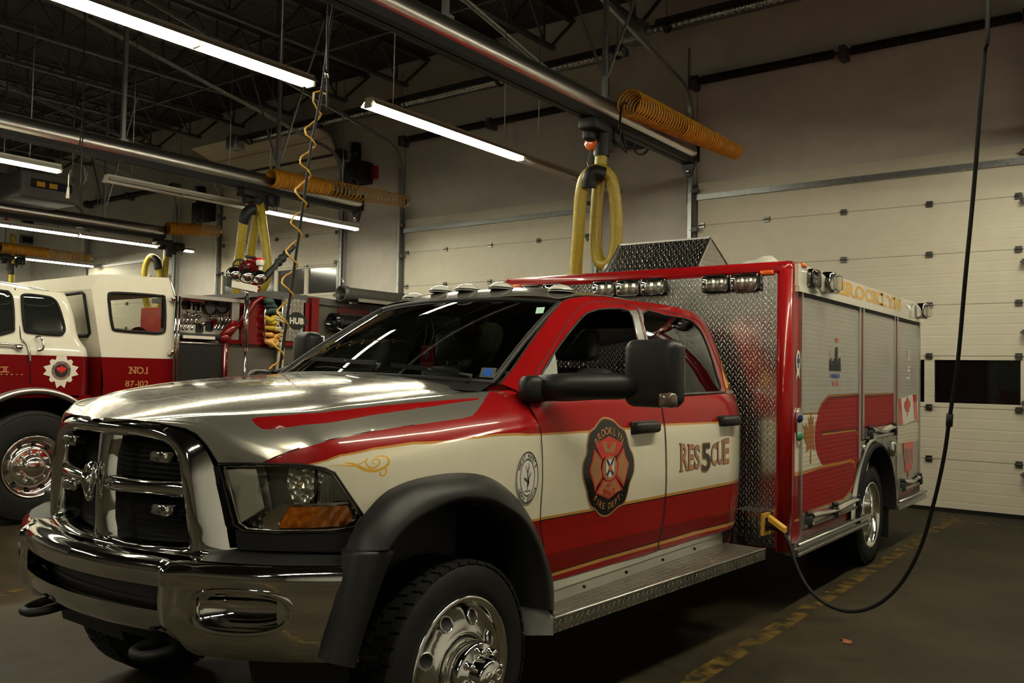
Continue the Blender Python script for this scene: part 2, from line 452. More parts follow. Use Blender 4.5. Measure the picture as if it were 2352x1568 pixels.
def text(mb, s, fn, h, w=None, bold=.0, slab=0.0, track=.08, xs=1.0, nn=(.0006, 0, 0)):
    """text of cap height h placed with fn(a,b); returns width"""
    x = 0; sc = h/.70
    outs = []
    for ch in s:
        if ch == ' ': x += h*.45*xs; continue
        vs, fs = glyph(ch, bold)
        if not vs: continue
        x0 = min(v[0] for v in vs); x1 = max(v[0] for v in vs)
        outs.append((ch, x, x0, x1, vs, fs)); x += (x1-x0)*sc*xs+h*track
    W = x-h*track; k = (w/W) if w else 1.0
    for ch, xx, x0, x1, vs, fs in outs:
        mb.add([fn((xx+(v[0]-x0)*sc*xs-W/2)*k, v[1]*sc) for v in vs], fs)
        if slab:
            cw = (x1-x0)*sc*xs
            for (sx, sy) in SLAB.get(ch, []):
                cx = xx+cw*(sx*.82+.09); a0, a1 = (cx-slab*1.4-W/2)*k, (cx+slab*1.4-W/2)*k; b0 = 0 if sy == 0 else h-slab*.62; b1 = b0+slab*.62
                mb.add([V3(fn(*q))+V3(nn) for q in ((a0, b0), (a1, b0), (a1, b1), (a0, b1))], [(0, 1, 2, 3)])
    return W*k
MAPLE = [(0, 1), (.13, .74), (.3, .84), (.23, .45), (.45, .68), (.5, .56), (.78, .6), (.68, .38), (.8, .27), (.42, -.02), (.5, -.2), (.07, -.13), (.09, -.55), (-.09, -.55), (-.07, -.13), (-.5, -.2), (-.42, -.02), (-.8, .27), (-.68, .38), (-.78, .6), (-.5, .56), (-.45, .68), (-.23, .45), (-.3, .84), (-.13, .74)]
def flat(mb, poly, fn):
    tr = geometry.tessellate_polygon([[Vector((a, b, 0)) for a, b in poly]]); return mb.add([fn(a, b) for a, b in poly], [tuple(t) for t in tr])
def pl(xs, ys):
    xs = np.array(xs, float); ys = np.array(ys, float)
    # smooth monotone-ish interpolation (cubic hermite)
    h = np.diff(xs); dl = np.diff(ys)/h; m = np.zeros(len(xs)); m[0] = dl[0]; m[-1] = dl[-1]
    for i in range(1, len(xs)-1): m[i] = 0 if dl[i-1]*dl[i] <= 0 else 2*dl[i-1]*dl[i]/(dl[i-1]+dl[i])
    def f(x):
        x = min(max(x, xs[0]), xs[-1]); i = min(len(xs)-2, max(0, int(np.searchsorted(xs, x)-1))); t = (x-xs[i])/h[i]
        return float((2*t**3-3*t*t+1)*ys[i]+(t**3-2*t*t+t)*h[i]*m[i]+(-2*t**3+3*t*t)*ys[i+1]+(t**3-t*t)*h[i]*m[i+1])
    return f
# ------------------------------------------------------------------ the hall
WY = 8.90           # face of the wall with the bay doors
XL, XR, YF, ZC = -22.6, 7.0, -13.0, 7.2
m = MB(); m.box((XL, YF, -.2), (XR, WY, 0)); struct('floor', m, 'concrete')
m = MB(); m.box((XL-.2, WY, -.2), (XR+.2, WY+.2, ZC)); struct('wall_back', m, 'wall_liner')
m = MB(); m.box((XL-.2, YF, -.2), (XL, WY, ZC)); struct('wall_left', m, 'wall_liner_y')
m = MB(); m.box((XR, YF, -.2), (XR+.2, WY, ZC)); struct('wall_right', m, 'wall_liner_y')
m = MB(); m.box((XL-.2, YF-.2, -.2), (XR+.2, YF, ZC)); struct('wall_front', m, 'wall_dark')
m = MB(); m.box((XL-.2, YF-.2, ZC), (XR+.2, WY+.2, ZC+.2)); struct('ceiling', m, 'deck')
# painted bay stripes on the floor, worn
for x in (float(I(1774, 1448, 'z', 0)[0]), -3.0):
    m = MB(); m.box((x-.055, YF+.5, .0005), (x+.055, WY-.4, .002)); struct('floor_marking', m, 'floor_paint')
m = MB(); m.box((1.15, 8.12, .0005), (2.6, 8.2, .002)); struct('floor_marking', m, 'floor_paint')
# open-web roof joists
for i, x in enumerate(np.arange(-21.4, 6.6, 1.55)):
    m = MB()
    m.bar((x, YF+.02, 6.52), (x, WY-.55, 6.52), .09, .05).bar((x, YF+.02, 7.12), (x, WY-.02, 7.12), .09, .05)
    y = YF+.1; k = 0
    while y < WY-1.0:
        m.bar((x, y, 6.54), (x, y+.42, 7.10), .03); m.bar((x, y+.42, 7.10), (x, y+.84, 6.54), .03)
        m.bar((x, y+.84, 6.54), (x, y+.84, 7.10), .025); y += .84
    m.bar((x, WY-.62, 6.53), (x, WY-.05, 7.08), .04)
    struct('beam', m, 'steel_dark')
for y in (-8.5, -3.0, 2.4, 6.4):
    m = MB(); m.bar((XL+.1, y, 6.50), (XR-.1, y, 6.50), .04, .04); m.bar((XL+.1, y+.05, 7.05), (XR-.1, y+.05, 7.05), .04, .04); struct('beam', m, 'steel_dark')

def bay_door(n, x0, x1, lift=0.0, tz=5.25, windows=True):
    H = .61; yF = WY-.075; root = None
    m = MB(); nz = 7
    for k in range(nz):
        z0 = k*H+lift+.004; z1 = (k+1)*H+lift-.004
        if z1 > 5.42: continue
        if k == 2 and windows:
            m.mat(0).box((x0, yF, z0), (x1, WY-.005, z0+.055)).box((x0, yF, z1-.04), (x1, WY-.005, z1))
            q = (x1-x0)/4
            for j in range(5):
                c = x0+q*j; m.box((max(x0, c-.055), yF, z0+.055), (min(x1, c+.055), WY-.005, z1-.04))
        else: m.mat(0).box((x0, yF, z0), (x1, WY-.005, z1))
        m.mat(1).box((x0, yF+.004, z0-.010), (x1, WY-.01, z0+.001))
    top = min(nz*H+lift, 5.49)
    root = struct('door_%d' % n, m, ['door_panel', 'door_seam'])
    # rubber sill, reinforcing strut, header trim
    m = MB(); m.box((x0, yF-.01, lift), (x1, yF+.03, lift+.045)); mesh_obj('bottom_seal', m, 'rubber', root)
    m = MB(); zs = 4.02+lift if lift == 0 else 5.05
    m.box((x0+.0, yF-.05, zs), (x1, yF, zs+.075)); m.box((x0, yF-.055, zs), (x1, yF-.05, zs+.02)); mesh_obj('strut', m, 'galv', root)
    if windows:
        q = (x1-x0)/4
        for j in range(4):
            m = MB(); m.box((x0+q*j+.055, yF+.03, 2*H+lift+.055), (x0+q*(j+1)-.055, yF+.04, 3*H+lift-.04)); mesh_obj('window_pane', m, 'dark_glass' if lift == 0 else 'door_window', root)
    for k in range(1, nz):
        z = k*H+lift
        if z > 5.3: continue
        for j in range(0, 5):
            x = x0+(x1-x0)*j/4
            if j == 0: x += .07
            if j == 4: x -= .07
            m = MB(); m.box((x-.035, yF-.022, z-.036), (x+.035, yF, z-.006)).box((x-.035, yF-.022, z+.006), (x+.035, yF, z+.036))
            m.tube([(x-.042, yF-.02, z), (x+.042, yF-.02, z)], .011, 8); mesh_obj('hinge', m, 'hinge_metal', root)
    for sx, xx in ((-1, x0-.07), (1, x1+.07)):
        m = MB()
        path = [(xx, yF-.06, 0), (xx, yF-.06, tz-.1)]+[(xx, yF-.06-.5*(1-cos(t)), tz-.1+.5*sin(t)) for t in np.linspace(.1, 1.35, 9)]
        e = V3(path[-1]); path.append(tuple(e+V3((0, -5.2, 1.0))))
        P0 = [V3(p) for p in path]
        for a, b in zip(P0[:-1], P0[1:]): m.bar(a, b, .06, .012, up=(1, 0, 0)); m.bar(a+V3((sx*.03, 0, 0)), b+V3((sx*.03, 0, 0)), .012, .065, up=(1, 0, 0))
        m.box((xx+sx*.035, yF-.02, 0), (xx+sx*.075, yF+.06, tz)); mesh_obj('track', m, 'galv', root)
        m = MB()
        for z in (.5, 1.3, 2.1, 2.9, 3.6, 4.15): m.box((xx-sx*.01, yF-.10, z+lift*.4-.03), (xx-sx*.10, yF-.045, z+lift*.4+.03)); m.tube([(xx-sx*.12, yF-.07, z+lift*.4), (xx+sx*.02, yF-.07, z+lift*.4)], .012, 8)
        mesh_obj('roller_bracket', m, 'steel_dark', root)
        m = MB(); m.tube([(xx-sx*.05, yF-.02, .1), (xx-sx*.05, yF-.02, 5.6)], .004, 5); mesh_obj('lift_cable', m, 'steel_dark', root)
    zs = 5.70; xm = (x0+x1)/2; ys = WY-.17
    m = MB(); m.tube([(x0-.12, ys, zs), (x1+.12, ys, zs)], .016, 8)
    for xx in (x0-.06, xm, x1+.06): m.box((xx-.04, ys-.05, zs-.09), (xx+.04, WY-.005, zs+.08))
    mesh_obj('spring_shaft', m, 'steel_dark', root)
    for (a, b) in ((x0+.06, xm-.12), (xm+.10, x1-.03)):
        m = MB(); L = b-a; m.helix((a, ys, zs), (b, ys, zs), .048, .048, L/.030, .0135, 5, 10); m.tube([(a, ys, zs), (b, ys, zs)], .042, 10)
        mesh_obj('torsion_spring', m, 'black', root)
    for xx in (x0-.02, x1+.02):
        m = MB(); m.lathe([(0, -.03), (.09, -.03), (.07, -.01), (.09, .03), (0, .03)], (xx, ys, zs), (1, 0, 0), 18); mesh_obj('cable_drum', m, 'steel_dark', root)
    return root
bay_door(1, -2.14, 1.88)
bay_door(2, -7.86, -3.90)
bay_door(3, -13.42, -9.62, lift=1.75, tz=5.35)
bay_door(4, -19.2, -15.3)
m = MB(); m.box((-13.35, WY-.012, .0), (-9.70, WY-.004, 2.2)); mesh_obj('opening', m, 'black', bpy.data.objects['door_3'])
# the raised door's upper sections lean back along the sloping track
m = MB()
for k, (y0, z0, y1, z1) in enumerate(((WY-.10, 5.50, WY-.34, 5.98), (WY-.36, 6.0, WY-.92, 6.18))):
    m.obox(((-13.42-9.62)/2, (y0+y1)/2, (z0+z1)/2), (1.88, 0, 0), (0, (y1-y0)/2, (z1-z0)/2), (0, .02*(z1-z0)/.5, -.02*(y1-y0)/.5))
mesh_obj('door_section', m, 'door_panel', bpy.data.objects['door_3'])

def opener(px, py, label):
    p = I(px, py, 'y', WY-.2); t = thing('door_opener', (p[0], p[1], p[2]-.25), label, 'door opener', 'electric door openers high on the wall')
    x, y, z = p
    m = MB(); m.rbox((x-.2, y-.16, z-.22), (x+.22, y+.19, z+.18), .02); mesh_obj('housing', m, 'black', t)
    m = MB(); m.lathe([(0, -.19), (.10, -.18), (.115, 0), (.10, .17), (0, .18)], (x-.06, y-.02, z+.38), (0, 0, 1), 18); mesh_obj('motor', m, 'plastic', t)
    m = MB(); m.box((x-.1, y-.18, z+.24), (x-.06, y-.11, z+.55)); mesh_obj('conduit', m, 'galv', t)
    m = MB(); m.lathe([(.11, -.02), (.13, -.02), (.13, .02), (.11, .02), (.11, -.02)], (x+.08, y-.17, z-.28), (0, 1, 0), 20).box((x-.27, y-.1, z-.26), (x-.05, y-.02, z-.22)); mesh_obj('chain_wheel', m, 'steel_dark', t)
    return t
opener(822, 395, 'black electric door opener box beside the raised third door')
opener(466, 485, 'black electric door opener box left of the raised door, half behind the unlit light')
opener(1476, 300, 'black door opener box behind the hose carriage over the rescue truck')
for (px, py, px2, py2) in ((1588, 430, 1586, 545), (1583, 110, 1576, 420)):
    a = I(px, py, 'y', WY-.03); b = I(px2, py2, 'y', WY-.03); m = MB(); m.tube([(a[0], a[1], a[2]), (a[0], a[1], b[2]-.3)], .013, 8); tag(mesh_obj('conduit', m, 'wall_pipe'), None, None, None, 'structure')
p = I(860, 396, 'y', WY-.06); m = MB(); m.box((p[0]-.05, p[1]-.03, p[2]-.12), (p[0]+.05, p[1]+.055, p[2]+.12)); tag(mesh_obj('switch_box', m, 'red_dull'), 'small red electrical switch box on the wall beside a door opener', 'switch box')

# ------------------------------------------------------------------ fluorescent fixtures
LZ = 4.22
lens = {}
def fixture(x, y0, y1, lit, label, grp, LZ=LZ):
    t = thing('fluorescent_fixture', (x, (y0+y1)/2, LZ), label, 'ceiling light', grp)
    m = MB(); m.box((x-.055, y0, LZ+.026), (x+.055, y1, LZ+.085))
    m.add([(x-.055, y0, LZ+.06), (x-.115, y0, LZ+.002), (x-.115, y1, LZ+.002), (x-.055, y1, LZ+.06)], [(0, 1, 2, 3)])
    m.add([(x+.055, y0, LZ+.06), (x+.115, y0, LZ+.002), (x+.115, y1, LZ+.002), (x+.055, y1, LZ+.06)], [(0, 1, 2, 3)])
    for y in (y0, (y0+y1)/2, y1):
        m.box((x-.05, y-.012, LZ-.02), (x+.05, y+.012, LZ+.03))
    mesh_obj('housing', m, 'fixture', t)
    ym = (y0+y1)/2
    for a, b in ((y0+.015, ym-.015), (ym+.015, y1-.015)):
        for dx in (-.027, .027):
            m = MB(); m.tube([(x+dx, a, LZ), (x+dx, b, LZ)], .019, 8); mesh_obj('tube', m, 'tube_lit' if lit else 'tube_off', t)
    for y in (y0+.35, y1-.35):
        m = MB(); m.tube([(x, y, LZ+.08), (x, y, 6.5)], .006, 5); mesh_obj('hanger', m, 'galv', t)
FL = 2.44
def fy(px, py, z=LZ): return I(px, py, 'z', z)
G = {k: 'fluorescent lights in the %s row' % v for k, v in (('a', 'first'), ('b', 'second'), ('c', 'third'), ('d', 'fourth'), ('r', 'right-hand'))}
xa = (fy(710, 195)[0]+fy(1195, 365)[0])/2; yA = fy(710, 197)[1]; yB = fy(845, 243)[1]
fixture(xa, yA-FL, yA, True, 'lit twin tube fluorescent light, long bright bar across the upper left, nearest in view', G['a'])
fixture(xa, yA-2*FL-.02, yA-FL-.02, True, 'lit fluorescent light just entering the frame at the top left corner', G['a'])
yb = fy(1195, 366)[1]; fixture(xa, yB, yb, True, 'lit fluorescent light ending left of the yellow hose that hangs over the rescue truck', G['a'])
fixture(xa, yb+.02, yb+.02+FL, False, 'unlit fluorescent light passing behind the yellow hose over the rescue truck', G['a'])
xb, ye, zb_ = I(820, 527, 'y', 7.6); y4 = fy(125, 397, zb_)[1]; y3 = fy(245, 415, zb_)[1]
fixture(xb, y4-FL, y4, True, 'lit fluorescent light ending under the loop of black cable', G['b'], zb_)
fixture(xb, y4-2*FL-.02, y4-FL-.02, True, 'lit fluorescent light left of the frame in the second row', G['b'], zb_)
fixture(xb, y3, (y3+ye)/2, False, 'unlit fluorescent light left of the middle yellow hose', G['b'], zb_)
fixture(xb, (y3+ye)/2+.02, ye, True, 'lit fluorescent light crossing in front of the raised door', G['b'], zb_)
xc, yc, zc_ = I(443, 578, 'y', 8.0)
for k in range(4): fixture(xc, yc-(k+1)*FL+.02, yc-k*FL, True, ['lit fluorescent light at the far end of the third row, behind the third yellow hose', 'lit fluorescent light second from the far end of the third row', 'lit fluorescent light at the left edge in the third row', 'lit fluorescent light beyond the left edge in the third row'][k], G['c'], zc_)
xd, yd, zd_ = I(213, 612, 'y', 8.6)
for k in range(2): fixture(xd, yd-(k+1)*FL+.02, yd-k*FL, True, ['lowest lit fluorescent light, just above the white cab roof', 'lit fluorescent light left of the lowest one, above the white cab roof'][k], G['d'], zd_)
for (x, y, lab_) in ((2.6, -.9, 'lit fluorescent light right of the rescue truck cab beyond the frame'), (2.6, 1.56, 'lit fluorescent light right of the rescue truck box beyond the frame'), (2.6, 5.2, 'lit fluorescent light beyond the frame close to the nearest bay door'), (2.5, -5.2, 'lit fluorescent light behind the camera right of the rescue truck'),
                     (2.5, -9.5, 'lit fluorescent light farthest behind the camera on the right'), (xa, -8.2, 'lit fluorescent light behind the camera over the first gap'),
                     (xb, -6.5, 'lit fluorescent light behind the camera over the second gap')):
    fixture(x, y, y+FL, True, lab_, G['r'])

# ------------------------------------------------------------------ radiant tube heaters below the roof
def heater(x0, x1, y, z, label):
    t = thing('radiant_heater', ((x0+x1)/2, y, z), label, 'heater', 'radiant tube heaters below the roof')
    m = MB(); m.tube([(x0+.3, y, z), (x1, y, z)], .055, 14); mesh_obj('burner_tube', m, 'heater_metal', t)
    m = MB(); pr = [(-.17, -.02), (-.12, .07), (0, .10), (.12, .07), (.17, -.02)]
    for (a, b), (c, d) in zip(pr[:-1], pr[1:]): m.add([(x0+.5, y+a, z+b), (x1, y+a, z+b), (x1, y+c, z+d), (x0+.5, y+c, z+d)], [(0, 1, 2, 3)])
    mesh_obj('reflector', m, 'steel_dark', t)
    m = MB(); m.rbox((x0, y-.12, z-.14), (x0+.30, y+.12, z+.14), .02); mesh_obj('burner_box', m, 'galv', t)
    m = MB(); m.box((x0-.01, y-.07, z-.08), (x0+.0, y+.07, z+.08)); mesh_obj('inspection_plate', m, 'wall_pipe', t)
    n = int((x1-x0)/1.9)
    for i in range(n+1):
        x = x0+.6+i*(x1-x0-.7)/max(1, n); m = MB(); m.lathe([(.07, -.02), (.095, -.02), (.095, .02), (.07, .02)], (x, y, z), (1, 0, 0), 14); mesh_obj('strap', m, 'black', t)
        m = MB(); m.tube([(x, y, z+.09), (x, y, 6.5)], .005, 5); mesh_obj('hanger', m, 'steel_dark', t)
hy = 7.8; pa = I(530, 331, 'y', hy); pb = I(1440, 82, 'y', hy)
heater(pa[0], pb[0]-.05, hy, pa[2], 'silver radiant tube heater running left from the burner box beside the nearest hose rail')
heater(pb[0], pb[0]+5.4, hy, pb[2], 'silver radiant tube heater above the nearest bay door')

# ------------------------------------------------------------------ exhaust extraction rails, hoses and spiral covers
RZ = 4.20
def rail(xr, yend, y0, label, hang):
    t = thing('exhaust_rail', (xr, (y0+yend)/2, RZ), label, 'exhaust rail', 'exhaust extraction rails along the bays')
    m = MB(); pr = [(-.085, -.08), (-.11, -.02), (-.10, .06), (-.05, .105), (.05, .105), (.10, .06), (.11, -.02), (.085, -.08)]
    n = len(pr); vs = [(xr+a, y0, RZ+b) for a, b in pr]+[(xr+a, yend, RZ+b) for a, b in pr]
    m.add(vs, [(i, (i+1) % n, n+(i+1) % n, n+i) for i in range(n)], True); mesh_obj('duct', m, 'alu', t)
    m = MB(); m.box((xr-.075, y0, RZ-.15), (xr-.01, yend, RZ-.08)).box((xr+.01, y0, RZ-.15), (xr+.075, yend, RZ-.08)); mesh_obj('rubber_lips', m, 'black', t)
    m = MB(); m.box((xr-.12, yend, RZ-.13), (xr+.12, yend+.02, RZ+.12))
    m.add([(xr-.10, yend+.01, RZ-.10), (xr+.10, yend+.01, RZ-.10), (xr+.03, yend+.01, RZ-.30), (xr-.03, yend+.01, RZ-.30), (xr-.10, yend-.05, RZ-.10), (xr+.10, yend-.05, RZ-.10), (xr+.03, yend-.05, RZ-.30), (xr-.03, yend-.05, RZ-.30)],
          [(0, 1, 2, 3), (7, 6, 5, 4), (0, 3, 7, 4), (1, 5, 6, 2), (3, 2, 6, 7)]); mesh_obj('end_cap', m, 'black', t)
    m = MB(); m.sphere((xr, yend-.06, RZ-.24), (.02, .02, .02)); mesh_obj('bolt', m, 'polished', t)
    for y in hang:
        m = MB(); m.bar((xr, y, RZ+.10), (xr, y, 6.5), .045, .045); m.box((xr-.05, y-.05, RZ+.09), (xr+.05, y+.05, RZ+.13)); mesh_obj('hanger', m, 'galv', t)
        if y > yend-3 or y == hang[0]:
            for s in (-1, 1):
                m = MB(); m.bar((xr, y+s*.04, RZ+.35), (xr+s*.75, y+s*.15, 6.5), .022, .022); mesh_obj('brace', m, 'galv', t)
    return t
def ribtube(path, r, pitch=.026, n=16, amp=.035):
    p = [V3(q) for q in path]; L = [0]
    for a, b in zip(p[:-1], p[1:]): L.append(L[-1]+np.linalg.norm(b-a))
    N = int(L[-1]/pitch*2); q = []; L = np.array(L); A = np.array(p)
    for i in range(N+1):
        s_ = L[-1]*i/N; q.append([np.interp(s_, L, A[:, k]) for k in range(3)])
    return MB().tube(q, [r*(1+(amp if i % 2 else -amp)) for i in range(N+1)], n)
def carriage(c, label, xr, hose_px, dep, saddle_px, ball_px, r=.062, end=None, hook=None, label2=''):
    x, y, z = c; t = thing('hose_carriage', (x, y, RZ-.3), label, 'hose carriage', 'trolleys running under the exhaust rails')
    m = MB(); m.rbox((xr-.10, y-.30, RZ-.26), (xr+.10, y+.05, RZ-.15), .02).rbox((xr-.05, y-.02, RZ-.42), (xr+.07, y+.16, RZ-.2), .03).rbox((xr-.07, y+.10, RZ-.34), (xr+.11, y+.32, RZ-.17), .04)
    m.rbox((xr-.12, y-.2, RZ-.34), (xr-.01, y-.06, RZ-.22), .03); mesh_obj('trolley', m, 'black', t)
    m = MB(); m.lathe([(.075, 0), (.08, .02), (.08, .20), (.09, .22), (.09, .26), (0, .26)], (xr, y, RZ-.48), (0, 0, 1), 18); mesh_obj('hose_collar', m, 'plastic', t)
    b = D(*ball_px, dep); m = MB(); m.lathe([(0, -.035), (.055, -.035), (.085, -.015), (.085, .015), (.055, .035), (0, .035)], b, CF*.7+V3((.4, 0, 0)), 22); mesh_obj('balancer_reel', m, 'orange', t)
    m = MB(); m.tube([b+V3((0, 0, .04)), (b[0], b[1], RZ-.24)], .008, 6); m.tube([V3((x, y, RZ-.2))+V3((.08, .08, -.1)), V3((x+.17, y+.2, RZ-.42)), V3((x+.1, y+.22, RZ-.2))], .01, 6); mesh_obj('cable', m, 'black', t)
    path = [V3((xr, y, RZ-.40))]+[D(px, py, dep+dd) for (px, py, dd) in hose_px]
    ht = thing('exhaust_hose', path[-1], label2, 'exhaust hose', 'yellow exhaust hoses hanging in loops')
    mesh_obj('hose', ribtube(spl(path, 8), r), 'yellow_hose', ht)
    sp = spl([D(px, py, dep+dd) for (px, py, dd) in saddle_px], 6); m = MB(); m.tube(sp, r*1.22, 14); mesh_obj('saddle', m, 'plastic', ht)
    if hook is not None:
        h = D(*hook, dep-.05); m = MB(); m.tube([b, h], .004, 5); m.tube([h, h+V3((.02, 0, -.06)), D(saddle_px[0][0], saddle_px[0][1]-6, dep)], .010, 6); mesh_obj('hook', m, 'steel_dark', ht)
    return t
def coilcover(a, b, r0, r1, turns, label, solid=None, wr=.011, tip=True):
    t = thing('spiral_hose_cover', (V3(a)+V3(b))/2, label, 'coil hose', 'amber spiral hoses beside the rail ends')
    m = MB().helix(a, b, r0, r1, turns, wr, 6, 18); mesh_obj('coil', m, 'hose_coil', t)
    if solid:
        a_, b_ = V3(a), V3(b); f0, f1 = solid; m = MB(); d = (b_-a_)/np.linalg.norm(b_-a_)
        q0, q1 = a_+(b_-a_)*f0, a_+(b_-a_)*f1; N = 60
        m.tube([q0+(q1-q0)*i/N for i in range(N+1)], [(r0+(r1-r0)*(f0+(f1-f0)*i/N))*(.93 if i % 2 else .89) for i in range(N+1)], 18, caps=False); mesh_obj('sheath', m, 'orange_hose', t)
    if tip:
        b_ = V3(b); d = (b_-V3(a)); d /= np.linalg.norm(d)
        m = MB().tube([b_, b_+d*.05, b_+d*.09], [r1*.55, r1*.4, .02], 12); mesh_obj('fitting', m, 'polished', t)
    return t
xA = I(1585, 330, 'y', 6.9)[0]-.02
endA = I(1578, 335, 'y', 6.95); yAe = 6.95
rail(-1.38, 6.95, YF+1, 'silver exhaust rail directly above the rescue truck, nearest in view', (-5.5, -2.0, I(1023, 30, 'x', -1.38)[1], I(1389, 205, 'x', -1.38)[1]))
rail(-7.20, 7.05, YF+1, 'silver exhaust rail second in view, ending in front of the raised door', (-4.0, -1.0, I(283, 290, 'x', -7.2)[1], I(638, 385, 'x', -7.2)[1]))
rail(-12.85, 7.05, YF+1, 'silver exhaust rail third in view, beyond the loop of black cable', (-1.0, 1.5, I(240, 470, 'x', -12.85)[1]))
rail(-18.5, 6.9, YF+1, 'farthest silver exhaust rail near the left wall', (-1.0, 4.0))
cA = I(1383, 290, 'x', -1.38)
dA = float((V3((-1.38, cA[1], 4.0))-CAM)@CF)
carriage((-1.38, cA[1], RZ), 'black hose trolley with orange reel under the rail above the rescue truck', -1.38,
         [(1379, 380, 0), (1372, 450, .02), (1368, 520, .02), (1368, 570, 0), (1376, 600, -.04), (1391, 609, -.1), (1407, 592, -.12), (1415, 550, -.12), (1415, 480, -.12), (1406, 420, -.12), (1388, 393, -.12), (1366, 392, -.12), (1345, 408, -.1), (1334, 450, -.08), (1329, 530, -.05), (1323, 620, 0), (1321, 720, 0)],
         dA, [(1352, 432, -.12), (1354, 408, -.14), (1366, 396, -.15), (1388, 401, -.14)], (1361, 327), hook=(1350, 372), label2='yellow ribbed exhaust hose looped behind the roof of the rescue truck, brightest of the hoses')
cB = I(594, 425, 'x', -7.2); dB = float((V3((-7.2, cB[1], 4.0))-CAM)@CF)
carriage((-7.2, cB[1], RZ), 'black hose trolley with orange reel under the second rail', -7.2,
         [(597, 470, 0), (604, 520, -.1), (612, 580, -.15), (614, 630, -.15), (604, 660, -.1), (589, 668, 0), (577, 655, .1), (573, 620, .15), (579, 560, .1), (590, 500, .05), (592, 483, -.1), (581, 478, -.2), (568, 488, -.25), (559, 512, -.25), (553, 560, -.2), (548, 600, -.15), (543, 660, -.1), (541, 760, 0)],
         dB, [(586, 481, -.2), (575, 482, -.24), (565, 492, -.27), (558, 512, -.26)], (575, 459), hook=(565, 474), label2='yellow ribbed exhaust hose hanging in loops behind the round floodlights')
cC = I(388, 537, 'x', -12.85); dC = float((V3((-12.85, cC[1], 4.0))-CAM)@CF)
carriage((-12.85, cC[1], RZ), 'black hose trolley with orange reel under the third rail', -12.85,
         [(384, 575, 0), (379, 620, 0), (374, 680, 0), (355, 715, 0), (338, 700, 0), (331, 650, -.1), (334, 612, -.1), (346, 590, -.1), (360, 600, -.1), (368, 640, -.1), (369, 700, 0)],
         dC, [(352, 592, -.15), (360, 599, -.16), (364, 618, -.15)], (367, 562), label2='yellow exhaust hose rising in an arch behind the white canopy')
cD = I(32, 490, 'x', -17.3); dD = float((V3((-17.3, cD[1], 4.0))-CAM)@CF)
cy = I(28, 495, 'x', -18.5)[1]
carriage((-18.5, cy, RZ), 'black hose trolley with orange reel under the farthest rail', -18.5,
         [(30, 540, 0), (28, 590, 0), (26, 660, 0)], float((V3((-18.5, cy, 4.0))-CAM)@CF), [(27, 606, 0), (26, 630, 0)], (14, 508), label2='yellow exhaust hose hanging at the left edge above the white cab')
a = I(1443, 235, 'x', -1.02); b = I(1692, 350, 'x', -1.02)
coilcover(a, b, .135, .085, 46, 'amber spiral hose angled along the rail end above the rescue truck', solid=(.42, 1.0), wr=.010)
m = MB(); c1 = I(1440, 238, 'x', -1.05); m.tube(spl([(-1.30, cA[1]+.2, RZ-.25), c1+V3((0, -.1, -.05)), c1], 6), .012, 6); mesh_obj('air_line', m, 'black', bpy.data.objects['spiral_hose_cover'])
a = I(622, 408, 'x', -7.0); b = I(935, 463, 'x', -7.0)
coilcover(a, b, .135, .095, 34, 'amber spiral hose with an open coil in front of the raised door', solid=(0, .38), wr=.008)
a = I(384, 524, 'x', -12.65); b = I(503, 531, 'x', -12.65)
coilcover(a, b, .13, .11, 26, 'amber spiral hose at the end of the third rail', solid=(0, .6), wr=.008)
a = I(0, 568, 'x', -18.3); b = I(232, 574, 'x', -18.3); b[1] = min(b[1], 8.4); b[2] = a[2]
coilcover(a, b, .13, .10, 40, 'amber spiral hose in front of the bright left wall', solid=(0, .5), wr=.008)

# ------------------------------------------------------------------ cables and reels hanging in the hall
t = thing('cable_loop', D(180, 400, 9.6), 'coil of black cable hanging in a loop below the second rail', 'cable')
c = D(179, 402, 9.6); ux = CR; uz = CU; m = MB(); pts = []
for k in range(97):
    a = 2*pi*k/32; rr = .105*(1+.10*sin(k*.7)); pts.append(c+ux*rr*cos(a)*.86+uz*rr*1.22*sin(a)+CF*.012*(k/32))
m.tube(pts, .007, 6); m.tube(spl([D(176, 345, 9.6), D(183, 330, 9.6), D(190, 250, 9.6), D(193, 130, 9.6), D(196, 0, 9.6)], 5), .007, 6)
m.tube(spl([D(186, 425, 9.6), D(187, 385, 9.6), D(188, 340, 9.6), D(192, 300, 9.6)], 5), .008, 6); mesh_obj('cable', m, 'black', t)
m = MB(); m.tube([D(157, 430, 9.6), D(155, 455, 9.6)], [.012, .02], 8); m.tube(spl([D(158, 400, 9.6), D(157, 430, 9.6)], 3), .007, 6); mesh_obj('plug', m, 'cream', t)
t = thing('air_line_drop', D(700, 860, 6.9), 'black cable drop hanging at a slant in front of the far fire engine', 'cable')
drop = spl([D(776, -40, 6.2), D(758, 60, 6.3), D(752, 110, 6.3), D(738, 215, 6.3), D(716, 330, 6.3), D(695, 480, 6.3), D(672, 640, 6.3), D(655, 760, 6.3), D(640, 862, 6.3)], 8)
m = MB(); m.tube(drop, .011, 8); mesh_obj('cable', m, 'black', t)
m = MB(); m.tube(spl([D(757, -30, 6.2), D(752, 60, 6.2), D(752, 170, 6.2), D(751, 252, 6.2)], 6), .009, 6); mesh_obj('pull_cord', m, 'black', t)
m = MB(); m.tube([D(750, 160, 6.2), D(751, 180, 6.2)], .014, 8); mesh_obj('coupling', m, 'polished', t)
m = MB(); pts = [D(748, 216, 6.3), D(735, 209, 6.3), D(720, 213, 6.3), D(719, 232, 6.3), D(731, 255, 6.3)]
dd = [V3(p) for p in drop]; N = 400
